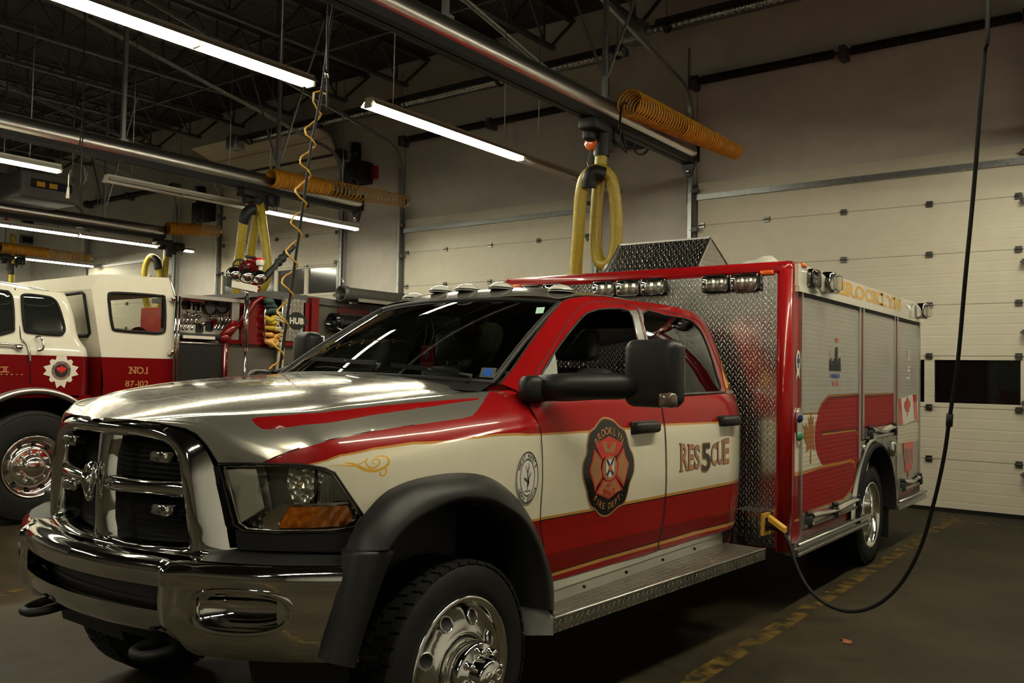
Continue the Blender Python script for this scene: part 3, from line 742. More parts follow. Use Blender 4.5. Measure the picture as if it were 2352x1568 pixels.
for k in range(N):
    f = k/N; py = 262+f*(850-262); j = min(range(len(dd)), key=lambda i: abs(P(dd[i])[1]-py)); c = dd[j]; a = 2*pi*f*8.5
    pts.append(c+CR*(-.02+.045*cos(a)-.012*f)+CU*(.008*sin(a))+CF*.04*sin(a)-CU*0+CU*0)
ys = [P(p)[1] for p in pts[5:]]
for k in range(N):  # exact heights
    f = k/N; py = 262+f*(850-262); pts[5+k] = pts[5+k]+CU*((P(pts[5+k])[1]-py)/FPX*6.3)
mm = MB(); mm.tube(pts, .0065, 6); tag(mesh_obj('coiled_air_hose', mm, 'yellow_air'), 'thin yellow coiled air hose spiralling down around the slanting black cable', 'air hose')

# shore power cord of the rescue truck
t = thing('shore_power_cord', D(1775, 1205, 5.55), 'black power cord plugged into the rescue truck and rising to the ceiling', 'power cord')
dc = [(1797, 1218, 5.50), (1815, 1255, 5.42), (1832, 1305, 5.3), (1858, 1352, 5.2), (1900, 1388, 5.1), (1955, 1404, 5.0), (2015, 1388, 4.92), (2070, 1338, 4.85), (2115, 1255, 4.78), (2146, 1150, 4.7), (2168, 1050, 4.62), (2181, 960, 4.55), (2200, 830, 4.45), (2217, 640, 4.3), (2236, 440, 4.2), (2251, 250, 4.1), (2262, 120, 4.05), (2270, 0, 4.0)]
pts = [D(*q) for q in dc]; e = pts[-1]; pts += [V3((e[0]+.02, e[1]+.02, 5.0)), V3((e[0]+.03, e[1]+.03, 6.5))]
m = MB(); m.tube(spl(pts, 8), .0105, 10); mesh_obj('cord', m, 'rubber', t)
m = MB(); m.tube([D(2180, 978, 4.56), D(2182, 950, 4.54)], .017, 8); mesh_obj('cable_tie', m, 'black', t)
a, b = D(1768, 1197, 5.56), D(1801, 1222, 5.50); m = MB(); d = (b-a); L = np.linalg.norm(d); d /= L
m.obox((D(1772, 1192, 5.55)+D(1800, 1214, 5.49))/2, d*.062, CU*.016, np.cross(d, CU)*.028); mesh_obj('plug_cover', m, 'gold_bright', t)
m = MB(); m.tube([D(1764, 1204, 5.60), D(1780, 1210, 5.55), D(1797, 1218, 5.50)], [.028, .024, .013], 10); mesh_obj('plug', m, 'black', t)

# unit heater, louvres and hanging wires on the left
p = D(85, 440, 14.5); t = thing('unit_heater', p, 'grey unit heater box hanging high on the left above the white cab', 'heater')
m = MB(); m.rbox(p+V3((-.55, -.45, -.2)), p+V3((.45, .5, .25)), .06); mesh_obj('cabinet', m, 'unit_grey', t)
m = MB(); m.box(p+V3((.452, -.3, -.02)), p+V3((.47, .35, .12))); mesh_obj('grille', m, 'black', t)
for k, (a_, c_) in enumerate(((-.22, 'gold_bright'), (-.02, 'gold_bright'), (.16, 'navy'))):
    m = MB(); m.box(p+V3((.47, a_, 0)), p+V3((.476, a_+.13, .08))); mesh_obj('sticker', m, c_, t)
for dx, dy in ((-.45, -.35), (.35, .4)):
    m = MB(); m.tube([p+V3((dx, dy, .2)), (p[0]+dx, p[1]+dy, 6.5)], .01, 5); mesh_obj('hanger_rod', m, 'galv', t)
def wallpt(px, py): return I(px, py, 'x', XL)
# dark window openings high on the left wall
k = 1
for (x0, y0, x1, y1) in ((50, 495, 104, 522), (46, 538, 100, 566)):
    a, b = wallpt(x0, y0), wallpt(x1, y1)
    m = MB(); m.box((XL+.005, a[1], a[2]), (XL+.05, b[1], b[2])); o = struct('window_%d' % k, m, 'unit_grey'); k += 1
    q = MB(); q.box((XL+.05, a[1]+.05, b[2]+.05), (XL+.058, b[1]-.05, a[2]-.05)); mesh_obj('glass_pane', q, 'dark_glass', o)
a, b = wallpt(121, 493), wallpt(131, 585); m = MB(); m.box((XL+.005, a[1], a[2]), (XL+.12, b[1], b[2])); struct('trim_1', m, 'steel_dark')
# ------------------------------------------------------------------ the rescue truck: body box
TR = thing('rescue_truck', (0, 2.5, 0), 'red, cream and silver crew cab rescue truck with chrome grille and aluminium box body', 'rescue truck')
def T(name, mb, mats, parent=None, label=None):
    o = mesh_obj(name, mb, mats, parent or TR)
    if parent is not None and parent is not TR: pass
    if label: o['label'] = label
    return o
def child(o, name, mb, mats, label=None):
    c = mesh_obj(name, mb, mats); c.parent = o
    c.matrix_parent_inverse = Matrix.Identity(4) if o.type == 'MESH' and o.parent is None else WMesh(o).inverted()
    if label: c['label'] = label
    return c
def WMesh(o):
    m = Matrix.Identity(4)
    if o.parent is None: return Matrix.Translation(o.location)
    return WMesh(o.parent) @ o.matrix_parent_inverse @ Matrix.Translation(o.location)
BX, BY0, BY1, BZ0, BZ1 = 1.19, 3.10, 6.84, .40, 2.30
# shell (sides behind the shutters, roof, back, floor)
def wedge(poly_yz, x0, x1, mb): return mb.prism(poly_yz, lambda a, b, d: (d, a, b), x0, x1)
m = MB()
arch = [(5.13+.60*cos(t), .42+.60*sin(t)) for t in np.linspace(0, pi, 15)]
side = [(BY0+.05, BZ0), (BY0+.05, BZ1), (BY1, BZ1), (BY1, BZ0)]+[(y, max(z, BZ0)) for y, z in arch if z > BZ0]
wedge(side, -BX+.012, BX-.012, m)
T('body_shell', m, 'red')
# rounded red extrusions framing the front
m = MB(); R = .055
for s in (-1, 1):
    m.tube([(s*(BX-R), BY0+R-.01, BZ0), (s*(BX-R), BY0+R-.01, BZ1-R)], R, 20); m.sphere((s*(BX-R), BY0+R-.01, BZ1-R), R, 16, 10)
    m.box((s*(BX-.085), BY0-.006, BZ0+.003), (s*(BX-R), BY0+.06, BZ1-.02)).box((s*(BX-.012), BY0+R, BZ0), (s*(BX+.0), 3.30, BZ1-.16))
m.tube([(-(BX-R), BY0+R-.01, BZ1-R), ((BX-R), BY0+R-.01, BZ1-R)], R, 20); m.box((-BX+R, BY0-.006, BZ1-.085), (BX-R, BY0+.05, BZ1-R))
for s in (-1, 1): m.tube([(s*(BX-.045), BY0+.06, BZ1-.035), (s*(BX-.045), BY1, BZ1-.035)], .04, 12)
T('front_frame', m, 'red')
m = MB(); m.box((-BX+.08, BY0, BZ0+.02), (BX-.075, BY0+.05, BZ1-.055)); T('front_panel', m, 'diamond_front', label='bright tread plate wall facing the cab')
# roof coffer of tread plate
xr_ = .52; f0 = I(1603, 607, 'x', xr_); ap = I(1633, 545, 'x', xr_); bk = I(1657, 603, 'x', xr_)
xl_ = -.235
m = MB(); prof = [(f0[1], BZ1-.01), (ap[1], ap[2]), (bk[1]+.25, BZ1-.01)]
m.prism(prof, lambda a, b, d: (d, a, b), xl_, xr_); cof = T('roof_coffer', m, 'diamond_front', label='tread plate ridge cover on the box roof')
m = MB(); m.bar((xl_, ap[1], ap[2]), (xr_, ap[1], ap[2]), .012).bar((xr_, f0[1], BZ1), (xr_, ap[1], ap[2]), .012).bar((xr_, bk[1]+.25, BZ1), (xr_, ap[1], ap[2]), .012).bar((xl_, f0[1], BZ1), (xl_, ap[1], ap[2]), .012)
child(cof, 'edge_trim', m, 'alu')
m = MB(); m.sphere((-.33, 3.62, BZ1+.02), (.20, .22, .15), 20, 12, (0, pi/2)); T('roof_vent', m, 'plastic', label='black rounded roof vent')
t = thing('folded_tarp', (.78, 3.75, BZ1), 'small off-white bundle lying on the roof of the rescue truck box', 'tarp')
m = MB(); rnd = random.Random(3)
m.grid(lambda u, v: (.62+.30*u, 3.5+.5*v, BZ1+.002+.11*(sin(pi*u)**.4)*(sin(pi*v)**.4)*(1+.18*sin(9*u+5*v)+.1*cos(17*v+4*u))), np.linspace(0, 1, 24), np.linspace(0, 1, 30)); mesh_obj('bundle', m, 'box_white', t)

def warn_light(c, w, h, nrm, up=(0, 0, 1), name='warning_light'):
    """chrome bezel with clear ribbed lens, facing nrm"""
    c, nrm, up = V3(c), V3(nrm), V3(up); sx = np.cross(up, nrm)
    fn = lambda a, b, d: c+sx*a+up*b+nrm*d
    out = rrect(-w/2, -h/2, w/2, h/2, .028, 5); inn = rrect(-w/2+.014, -h/2+.014, w/2-.014, h/2-.014, .02, 5); n = len(out)
    m = MB(); vs = [fn(a, b, 0) for a, b in out]+[fn(a, b, .035) for a, b in out]+[fn(a*.97, b*.96, .045) for a, b in out]+[fn(a, b, .042) for a, b in inn]+[fn(a, b, .012) for a, b in inn]
    for k in range(4): m.add([], []) if False else None
    fs = []
    for k in range(4):
        for i in range(n): fs.append((k*n+i, k*n+(i+1) % n, (k+1)*n+(i+1) % n, (k+1)*n+i))
    m.add(vs, fs, True); o = T(name, m, 'bezel')
    q = MB(); W, H = w/2-.014, h/2-.014
    q.grid(lambda u, v: fn(u*W, v*H, .014+.020*(1-abs(v)**2)*(.75+.25*cos(u*9))), np.linspace(-1, 1, 19), np.linspace(-1, 1, 13)); child(o, 'reflector', q, 'alu')
    q = MB(); q.grid(lambda u, v: fn(u*W, v*H, .060-.015*(u**4+v**4)/1.2), np.linspace(-1, 1, 9), np.linspace(-1, 1, 9)); child(o, 'lens', q, 'clear_lens')
    q = MB()
    for k, (a, b) in enumerate(((-W*.8, -H*.8), (W*.8, -H*.8), (-W*.8, H*.8), (W*.8, H*.8))): q.sphere(fn(a, b, .044), .005, 8, 6)
    q.tube([fn(-W*.6, 0, .032), fn(W*.6, 0, .032)], .006, 8); child(o, 'flash_tube', q, 'clear_lens')
    return o
for x in (-.875, -.665, -.205, 0.0, .205, .68, .888): warn_light((x, BY0, 2.163), .20, .128, (0, -1, 0))
for x, z in ((1.035, 2.222), (-1.04, 2.222)):
    m = MB(); m.rbox((x-.045, BY0-.022, z-.016), (x+.045, BY0+.005, z+.016), .009); T('marker_light', m, 'orange', label='orange marker light')
# side: header panel, shutters, frames
m = MB(); m.box((BX-.005, 3.19, 2.135), (BX+.022, 6.80, 2.285)); m.box((BX-.005, 3.19, 2.10), (BX+.030, 6.80, 2.137)); hd = T('header_panel', m, 'white_paint', label='off-white header above the shutters')
m = MB(); m.box((BX-.004, 3.3, 2.078), (BX+.012, 6.78, 2.102)); child(hd, 'drip_gap', m, 'black')
m = MB(); fn = lambda a, b: (BX+.0235, 5.01+a, 2.163+b)
text(m, 'BROOKLYN', fn, .102, w=1.86, bold=.040, slab=.026, track=.06, xs=1.5); child(hd, 'lettering', m, 'gold_bright', label='gold slab lettering BROOKLYN')
def side_light(y, z):
    return warn_light((BX+.022, y, z), .20, .135, (1, 0, 0), name='scene_light')
warn_light((BX+.022, 3.44, 2.205), .17, .13, (1, 0, 0), name='scene_light')
def drum(y, z):
    m = MB(); m.rbox((BX+.02, y-.09, z-.075), (BX+.12, y+.09, z+.075), .03, 4); o = T('scene_light', m, 'chrome')
    q = MB(); q.rbox((BX+.10, y-.07, z-.058), (BX+.145, y+.07, z+.058), .025, 4); child(o, 'lens', q, 'clear_lens')
    q = MB(); q.grid(lambda u, v: (BX+.124-.02*(u*u+v*v), y+u*.068, z+v*.05), np.linspace(-1, 1, 9), np.linspace(-1, 1, 7)); child(o, 'reflector', q, 'polished')
drum(3.70, 2.20); drum(6.60, 2.205)
m = MB(); m.rbox((BX+.0, 3.24, 2.268), (BX+.035, 3.33, 2.295), .008); T('marker_light', m, 'orange', label='orange marker light')
PX = lambda pts: [(lambda q: (q[1], q[2]))(I(a, b, 'x', BX)) for a, b in pts]
def band(pts, w): return stroke(PX(pts), w)
RM = ['roller', 'roller_red', 'roller_cream', 'roller_gold', 'roller_black', 'roller_copper']
fx = lambda a, b: (BX+.004, a, b)
# shutter 1
def leafpoly(cy, cz, s, sy=1.0): return [(cy+a*s*sy, cz+b*s) for a, b in MAPLE]
lobe = [(1830, 1090), (1887, 1071), (1925, 1064), (1953, 1057), (1961, 1061), (1965, 1080), (1960, 1110), (1950, 1130), (1937, 1145), (1900, 1158), (1862, 1172), (1830, 1184)]
bigr = [(1901, 909), (1886, 926), (1877, 948), (1870, 975), (1868, 1002), (1870, 1030), (1877, 1052), (1887, 1071), (1925, 1064), (1953, 1057), (1962, 1060), (1965, 1085), (1962, 1112), (1985, 1105), (1985, 906)]
o1 = [(3.315, .52), (3.315, 2.085), (4.655, 2.085), (4.655, .52)]
paint = [(PX([(1830, 951), (1880, 949), (1880, 1075), (1830, 1090)]), 2), (band([(1830, 951), (1879, 949)], .012), 5),
         (PX(bigr), 1), (PX(lobe), 1), (PX([(1960, 1110), (1968, 1085), (1967, 1060), (1990, 1056), (1990, 1130), (1950, 1132)]), 1),
         (band([(1877, 948), (1886, 926), (1901, 909), (1975, 904), (1990, 903)], .016), 5), (band([(1905, 913), (1975, 908), (1990, 907)], .012), 4),
         (band([(1877, 952), (1871, 975), (1869, 1002), (1871, 1030), (1878, 1052), (1887, 1070)], .010), 2),
         (band([(1906, 914), (1894, 935), (1887, 965), (1886, 993), (1945, 986), (1990, 983)], .010), 4), (band([(1888, 998), (1945, 990), (1964, 988), (1970, 1000)], .012), 3),
         (band(lobe[:9], .020), 3), (band(lobe[8:], .014), 5),
         (leafpoly(*(lambda q: (q[1]+.005, q[2]))(I(1860, 1021, 'x', BX)), .235, .9), 5)]
# red covers the right half of the leaf
paint.append((PX([(1877, 948), (1870, 975), (1868, 1002), (1870, 1030), (1877, 1052), (1885, 1068), (1905, 1060), (1905, 960), (1890, 940)]), 1))
paint += [(band([(1877, 952), (1871, 975), (1869, 1002), (1871, 1030), (1878, 1052), (1887, 1070)], .010), 2), (band([(1906, 914), (1894, 935), (1887, 965), (1886, 993), (1905, 991)], .010), 4), (band([(1888, 998), (1907, 995)], .012), 3)]
sh1 = T('roller_shutter', patch(fx, o1, paint=paint, step=(.12, .12)), RM, label='aluminium roller shutter with red swoosh and copper maple leaf')
o2 = [(4.80, 1.12), (4.80, 2.085), (5.765, 2.085), (5.765, 1.12)]
paint = [(PX([(1970, 907), (2060, 903), (2060, 976), (1970, 986)]), 1), (PX([(1970, 986), (2060, 976), (2060, 1040), (1970, 1050)]), 2), (band([(1970, 907), (2060, 903)], .016), 5), (band([(1970, 910.5), (2060, 906)], .010), 4), (band([(1970, 986), (2060, 976)], .014), 5), (band([(1970, 983), (2060, 973)], .010), 4)]
sh2 = T('roller_shutter', patch(fx, o2, paint=paint, step=(.12, .12)), RM, label='aluminium roller shutter above the rear wheel with a red band')
o3 = [(5.905, .52), (5.905, 2.07), (6.745, 2.07), (6.745, .52)]
paint = [(PX([(2050, 968), (2075, 976), (2090, 968), (2120, 966), (2120, 1009), (2050, 1021)]), 2)]
sh3 = T('roller_shutter', patch(fx, o3, paint=paint, step=(.12, .12)), RM, label='rearmost roller shutter with a flag and cream band')
# waving flag
def q2(px, py, e=.006): r_ = I(px, py, 'x', BX); return (BX+.004+e, r_[1], r_[2])
def pxpoly(mb, pts, e=.003): return mb.prism([(a, -b) for a, b in pts], lambda a, b, d: q2(a, -b, e+d), 0, .002)
fl = [(2062, 912), (2070, 914), (2080, 910), (2092, 906), (2103, 904), (2105, 920), (2108, 966), (2097, 965), (2086, 970), (2076, 976), (2062, 974)]
m = MB(); pxpoly(m, fl); child(sh3, 'flag_decal', m, 'decal_white', label='waving flag decal')
m = MB(); pxpoly(m, [(2062, 914), (2067, 915), (2071, 972), (2062, 973)], .0055); pxpoly(m, [(2094, 906), (2102, 905), (2106, 965), (2098, 963)], .0055)
c = I(2081.5, 939, 'x', BX); flat(m, [(a*.155, b*.125) for a, b in MAPLE], lambda a, b: (BX+.0125, c[1]+a, c[2]+b)); child(sh3, 'maple_leaf', m, 'decal_red', label='red maple leaf and bars of the flag')
m = MB(); pxpoly(m, [(2072, 1017), (2096, 1013), (2095, 1060), (2092, 1078), (2088, 1074), (2084, 1100), (2081, 1080), (2077, 1085), (2076, 1050)]); child(sh3, 'flame_decal', m, 'decal_red')
m = MB()
for k in range(7): pxpoly(m, [(2074+k*3, 1030), (2075.3+k*3, 1030), (2075.3+k*3, 1058+4*(k % 3)), (2074+k*3, 1058+4*(k % 3))], .0052)
child(sh3, 'flame_gaps', m, 'alu')
m = MB(); c = I(2086, 838, 'x', BX)
text(m, 'R', lambda a, b: (BX+.008, c[1]+a, c[2]+.05+b), .09, bold=.03, slab=.02); 
for k in range(4): m.box((BX+.007, c[1]-.05+.02*k*(-1)**k, c[2]-.03-.035*k), (BX+.0075, c[1]+.03, c[2]-.008-.035*k))
child(sh3, 'small_emblem', m, 'decal_white')
# skyline memorial decal on shutter 1
m = MB(); c = I(1916, 838, 'x', BX); F2 = lambda a, b: (BX+.0075, c[1]+a, c[2]+b)
def rc(mb, a0, b0, a1, b1): return mb.add([F2(a0, b0), F2(a1, b0), F2(a1, b1), F2(a0, b1)], [(0, 1, 2, 3)])
rc(m, -.13, -.045, .14, .0)
for a, h, w_ in ((-.12, .035, .02), (-.09, .05, .015), (-.06, .03, .03), (-.02, .045, .02), (.015, .13, .022), (.05, .135, .022), (.09, .05, .02), (.12, .06, .02), (-.125, .10, .006)): rc(m, a-w_/2, 0, a+w_/2, h)
child(sh1, 'skyline_decal', m, 'black', label='black skyline decal')
m = MB(); text(m, 'REMEMBER', lambda a, b: F2(a+.005, b-.095), .03, w=.24, bold=.02); child(sh1, 'lettering', m, 'blue', label='blue lettering under the skyline')
m = MB(); text(m, '9-11', lambda a, b: F2(a+.005, b-.155), .035, w=.14, bold=.03); rc(m, 0.02, .17, .08, .20); child(sh1, 'numbers', m, 'decal_red')
# shutter side rails
def frame_bar(y0, y1, z0, z1, d=.014, mt='alu', nm='shutter_rail'):
    m = MB(); m.box((BX-.004, y0, z0), (BX+d, y1, z1)); return T(nm, m, mt)
for (a, b, z0) in ((3.290, 3.318, .46), (4.655, 4.70, .46), (4.755, 4.80, 1.05), (5.765, 5.80, 1.05), (5.86, 5.905, .46), (6.745, 6.79, .46)): frame_bar(a, b, z0, 2.10)
frame_bar(4.702, 4.753, .46, 2.10, .003, 'red', 'divider'); frame_bar(5.802, 5.858, .9, 2.10, .003, 'red', 'divider')
# latch bars with handles
def latch(y0, y1, z0, legs):
    m = MB(); m.box((BX+.002, y0+.02, z0), (BX+.02, y1-.02, z0+.085)); m.bar((BX+.03, y0+.03, z0+.012), (BX+.03, y1-.0, z0+.012), .02, .02); o = T('latch_bar', m, 'alu', label='aluminium lift bar at the foot of the shutter')
    m = MB(); yh = (y0+y1)/2; m.grid(lambda u, v: (BX+.022+.035*sin(pi*v), y0+.14+(y1-y0-.28)*u, z0+.03+.055*v+.01*cos(2*pi*u)), np.linspace(0, 1, 14), np.linspace(0, 1, 6)); child(o, 'lift_bar', m, 'polished')
    for y in legs:
        m = MB(); m.rbox((BX+.0, y-.035, z0-.005), (BX+.055, y+.035, z0+.075), .012); m.lathe([(0, 0), (.022, .002), (.022, .03), (0, .03)], (BX+.03, y, z0+.075), (0, 0, 1), 12); child(o, 'latch_foot', m, 'black')
        m = MB(); m.tube([(BX+.02, y+.02, z0), (BX+.05, y+.05, z0+.02)], .007, 6); child(o, 'latch_pin', m, 'polished')
latch(3.32, 4.66, .53, (3.40, 3.98, 4.56)); latch(4.82, 5.80, 1.05, (4.90, 5.68)); latch(5.92, 6.76, .53, (6.0, 6.68))
# painted bands on the front edge strip and small round decals
def strip(z0, z1, mt, nm='paint_band'): m = MB(); m.box((BX-.001, 3.205, z0), (BX+.003, 3.288, z1)); return T(nm, m, mt)
strip(.91, 1.17, 'cream', 'cream_band'); strip(.885, .91, 'gold', 'gold_line'); strip(.60, .885, 'red_dark', 'dark_band'); strip(.585, .60, 'gold', 'gold_line')
m = MB(); cy, cz = 3.247, 1.64
pol = [(.04*cos(t), .075*sin(t)) for t in np.linspace(-.9, pi+.9, 24)]+[(-.035, -.12), (-.02, -.105), (0, -.085), (.02, -.105), (.035, -.12)]
m.prism(pol, lambda a, b, d: (BX+.0035+d, cy+a, cz+b), 0, .001); o = T('ribbon_decal', m, 'decal_white', label='white ribbon decal')
m = MB(); m.prism([(.012, .05), (-.012, .05), (-.012, .018), (-.028, .018), (-.028, -.012), (-.012, -.012), (-.012, -.045), (.012, -.045), (.012, -.012), (.028, -.012), (.028, .018), (.012, .018)], lambda a, b, d: (BX+.0047+d, cy+a, cz+b), 0, .0005); child(o, 'cross', m, 'navy')
m = MB(); pol = [(.040*cos(t), .125*sin(t)) for t in np.linspace(0, 2*pi, 32)[:-1]]; m.prism(pol, lambda a, b, d: (BX+.003+d, 3.247+a, 1.205+b), 0, .012); o = T('shore_power_gauge', m, 'chrome', label='chrome oval with a blue and a green lamp')
for zz, mt in ((1.265, 'navy'), (1.145, 'green')):
    m = MB(); m.lathe([(0, .022), (.022, .018), (.032, .004), (.034, 0)], (BX+.014, 3.247, zz), (1, 0, 0), 20); child(o, 'lamp', m, mt)
# lower rub rail
for (a, b) in ((3.15, 4.82), (5.80, 6.90)):
    m = MB()
    m.box((BX-.10, a, .385), (BX+.045, b, .415)).box((BX-.04, a, .415), (BX+.02, b, .455)).box((BX-.04, a, .372), (BX+.05, b, .388)); m.tube([(BX+.045, a, .445), (BX+.045, b, .445)], .012, 8); T('rub_rail', m, 'alu')
# wheel surround: tread plate panel with arch, chrome arch ring, filler door, grab
ap_ = [(4.70, .47)]+[(4.70, 1.04), (5.86, 1.04), (5.86, .47)]+[(5.13+.56*cos(t), .42+.56*sin(t)) for t in np.linspace(.1, pi-.1, 22)]
m = MB(); m.prism(ap_, lambda a, b, d: (BX-.004+d, a, b), 0, .012); T('wheel_panel', m, 'diamond_side', label='tread plate panel around the rear wheel')
m = MB(); th = np.linspace(-.02, pi+.02, 30)
m.grid(lambda t, k: (BX+[.004, .035, .05, .035, -.25][int(k)], 5.13+[.60, .585, .565, .545, .54][int(k)]*cos(t), .42+[.60, .585, .565, .545, .54][int(k)]*sin(t)), th, range(5)); T('wheel_arch_trim', m, ['rubber'], label='black rear wheel arch ring')
m = MB(); m.grid(lambda t, k: (BX+[.008, .03, .034, .012][int(k)], 5.13+[.665, .65, .62, .60][int(k)]*cos(t), .42+[.665, .65, .62, .60][int(k)]*sin(t)), np.linspace(pi*.52, pi+.02, 20), range(4)); T('arch_moulding', m, 'polished')
m = MB(); pol = [(.075*cos(t), .105*sin(t)) for t in np.linspace(0, 2*pi, 28)[:-1]]; m.prism(pol, lambda a, b, d: (BX+.008+d, 4.83+a, .90+b), 0, .015); T('fuel_door', m, 'chrome')
m = MB(); m.rbox((BX+.005, 5.60, .86), (BX+.05, 5.80, .99), .02); o = T('step_light', m, 'chrome')
m = MB(); m.rbox((BX+.045, 5.62, .88), (BX+.06, 5.78, .97), .012); child(o, 'lens', m, 'clear_lens')
for s in (-1, 1): m = MB(); m.box((s*.62, 5.70, .14), (s*1.17, 5.715, .62)); T('mud_flap', m, 'rubber')
# shore power inlet box on the front wall
m = MB(); m.box((.89, 2.94, .50), (1.065, BY0+.01, .665)); ib = T('inlet_box', m, 'diamond_front', label='tread plate power inlet box')
m = MB(); m.box((1.065, 2.955, .515), (1.078, BY0-.015, .650)); child(ib, 'inlet_plate', m, 'gold_bright', label='yellow inlet cover plate')
m = MB(); m.box((1.076, 2.985, .54), (1.085, BY0-.045, .625)); child(ib, 'socket', m, 'black')
# chassis
m = MB()
for s in (-1, 1): m.box((s*.36, -.65, .50), (s*.46, 6.7, .68))
for y in (-.5, .9, 2.3, 4.2, 6.3): m.box((-.4, y-.04, .52), (.4, y+.04, .64))
m.tube([(-.95, 5.13, .40), (.95, 5.13, .40)], .06, 12); m.sphere((0, 5.13, .40), .17); m.tube([(-.9, 0, .38), (.9, 0, .38)], .05, 12); m.sphere((.2, 0, .38), .13); m.box((-.5, .2, .35), (.5, 1.0, .6)).box((-.9, 2.9, .42), (.9, 3.1, .55))
T('chassis', m, 'black')

# ------------------------------------------------------------------ wheels
def tyre(mb, c, R=.405, W=.225, ax=1):
    x, y, z = c; w = W/2; rr = .27
    prof = [(rr-.012, -w*.78), (rr+.01, -w*.95), (rr+.05, -w*1.0), (R-.06, -w*1.02), (R-.022, -w*.92), (R-.010, -w*.80), (R-.010, w*.80), (R-.022, w*.92), (R-.06, w*1.02), (rr+.05, w*1.0), (rr+.035, w*1.015), (rr+.01, w*.95), (rr-.012, w*.78)]
    mb.lathe([(a, b) for a, b in prof], c, (1, 0, 0), 72)
    # tread blocks
    nb = 46
    for k in range(nb):
        for j in range(4):
            a = 2*pi*(k+(.5 if j % 2 else 0))/nb; xx = (-w*.72+j*w*.48); hw = w*.20; da = pi/nb*.80
            sk = .22*(1 if j < 2 else -1)
            vs = []
            for rad in (R-.012, R):
                for (u, v) in ((-1, -1), (1, -1), (1, 1), (-1, 1)):
                    an = a+da*v+sk*u*da*.8; vs.append((x+xx+hw*u*(1 if rad < R else .93), y+rad*cos(an), z+rad*sin(an)))
            mb.add(vs, [(4, 5, 6, 7), (0, 1, 5, 4), (1, 2, 6, 5), (2, 3, 7, 6), (3, 0, 4, 7)])
def wheel(c, side, dish, name='wheel', hub=True, rear=False):
    c = V3(c); ax = V3((side, 0, 0)); grp = None
    m = MB(); tyre(m, c)
    if rear: tyre(m, c-ax*.28)
    o = T(name, m, 'rubber', label='rear dual wheel with deep polished rim' if rear else 'front wheel with polished hand-hole rim')
    L = lambda pr, mt, nm, n=48: child(o, nm, MB().lathe(pr, c, ax, n), mt)
    w = .1125
    if not rear:
        L([(.268, w*.72), (.276, w*.92), (.272, w*1.0), (.258, w*.98), (.246, w*.78), (.240, w*.55), (.150, w*.95), (.142, w*1.0), (.132, w*.98), (.128, w*.4), (.10, w*.2)], 'polished', 'rim')
        for k in range(8):
            a = 2*pi*(k+.5)/8; r_ = .197; p = c+V3((side*w*.765, r_*cos(a), r_*sin(a))); n_ = V3((side*.91, .40*cos(a), .40*sin(a))); n_ /= np.linalg.norm(n_)
            m = MB(); m.mat(0).lathe([(0, .006), (.026, .006)], p, n_, 20).mat(1).lathe([(.026, .006), (.0275, .009), (.031, .009), (.033, .002)], p, n_, 20); child(o, 'hand_hole', m, ['black', 'polished'])
        L([(.128, w*.9), (.118, w*1.0), (.112, w*1.0)], 'black', 'hub_gap')
        L([(.122, w*.7), (.120, w*1.55), (.112, w*1.68), (.072, w*1.70), (.070, w*1.75), (.068, w*2.15), (.060, w*2.25), (0, w*2.3)], 'chrome', 'hub_cover')
        for k in range(8):
            a = 2*pi*(k+.2)/8; p = c+V3((side*w*1.66, .094*cos(a), .094*sin(a)))
            m = MB(); m.lathe([(.017, 0), (.017, .006), (.0125, .008), (.0125, .032), (.009, .038), (0, .039)], p, ax, 12); child(o, 'lug_nut', m, 'chrome')
        # small relief on the hub
        m = MB(); q = c+ax*(w*2.3); m.sphere(q+V3((0, 0, .012)), (.004, .016, .018), 10, 8).sphere(q+V3((0, 0, -.016)), (.004, .009, .018), 10, 8)
        for s in (-1, 1): m.lathe([(.018, -.003), (.022, 0), (.018, .003)], q+V3((0, s*.026, .012)), ax, 14)
        child(o, 'hub_emblem', m, 'polished')
    else:
        L([(.268, w*.8), (.276, w*.95), (.272, w*1.02), (.255, w*.98), (.244, w*.80), (.236, w*.3), (.238, -w*.1), (.225, -w*.5), (.15, -w*.75), (.12, -w*.70), (.10, -w*.7)], 'polished', 'rim')
        L([(.10, -w*.75), (.095, w*.2), (.06, w*.35), (0, w*.38)], 'polished', 'hub_cover')
        for k in range(8):
            a = 2*pi*(k+.5)/8; p = c+V3((-side*w*.66, .19*cos(a), .19*sin(a))); m = MB(); m.lathe([(0, .003), (.026, .003)], p, ax, 16); child(o, 'hand_hole', m, 'black')
    return o
wheel((.925, .03, .405), 1, 0); wheel((-.925, .03, .405), -1, 0)
wheel((1.065, 5.13, .405), 1, 1, rear=True); wheel((-1.065, 5.13, .405), -1, 1, rear=True)
print('coffer', f0, ap, bk)
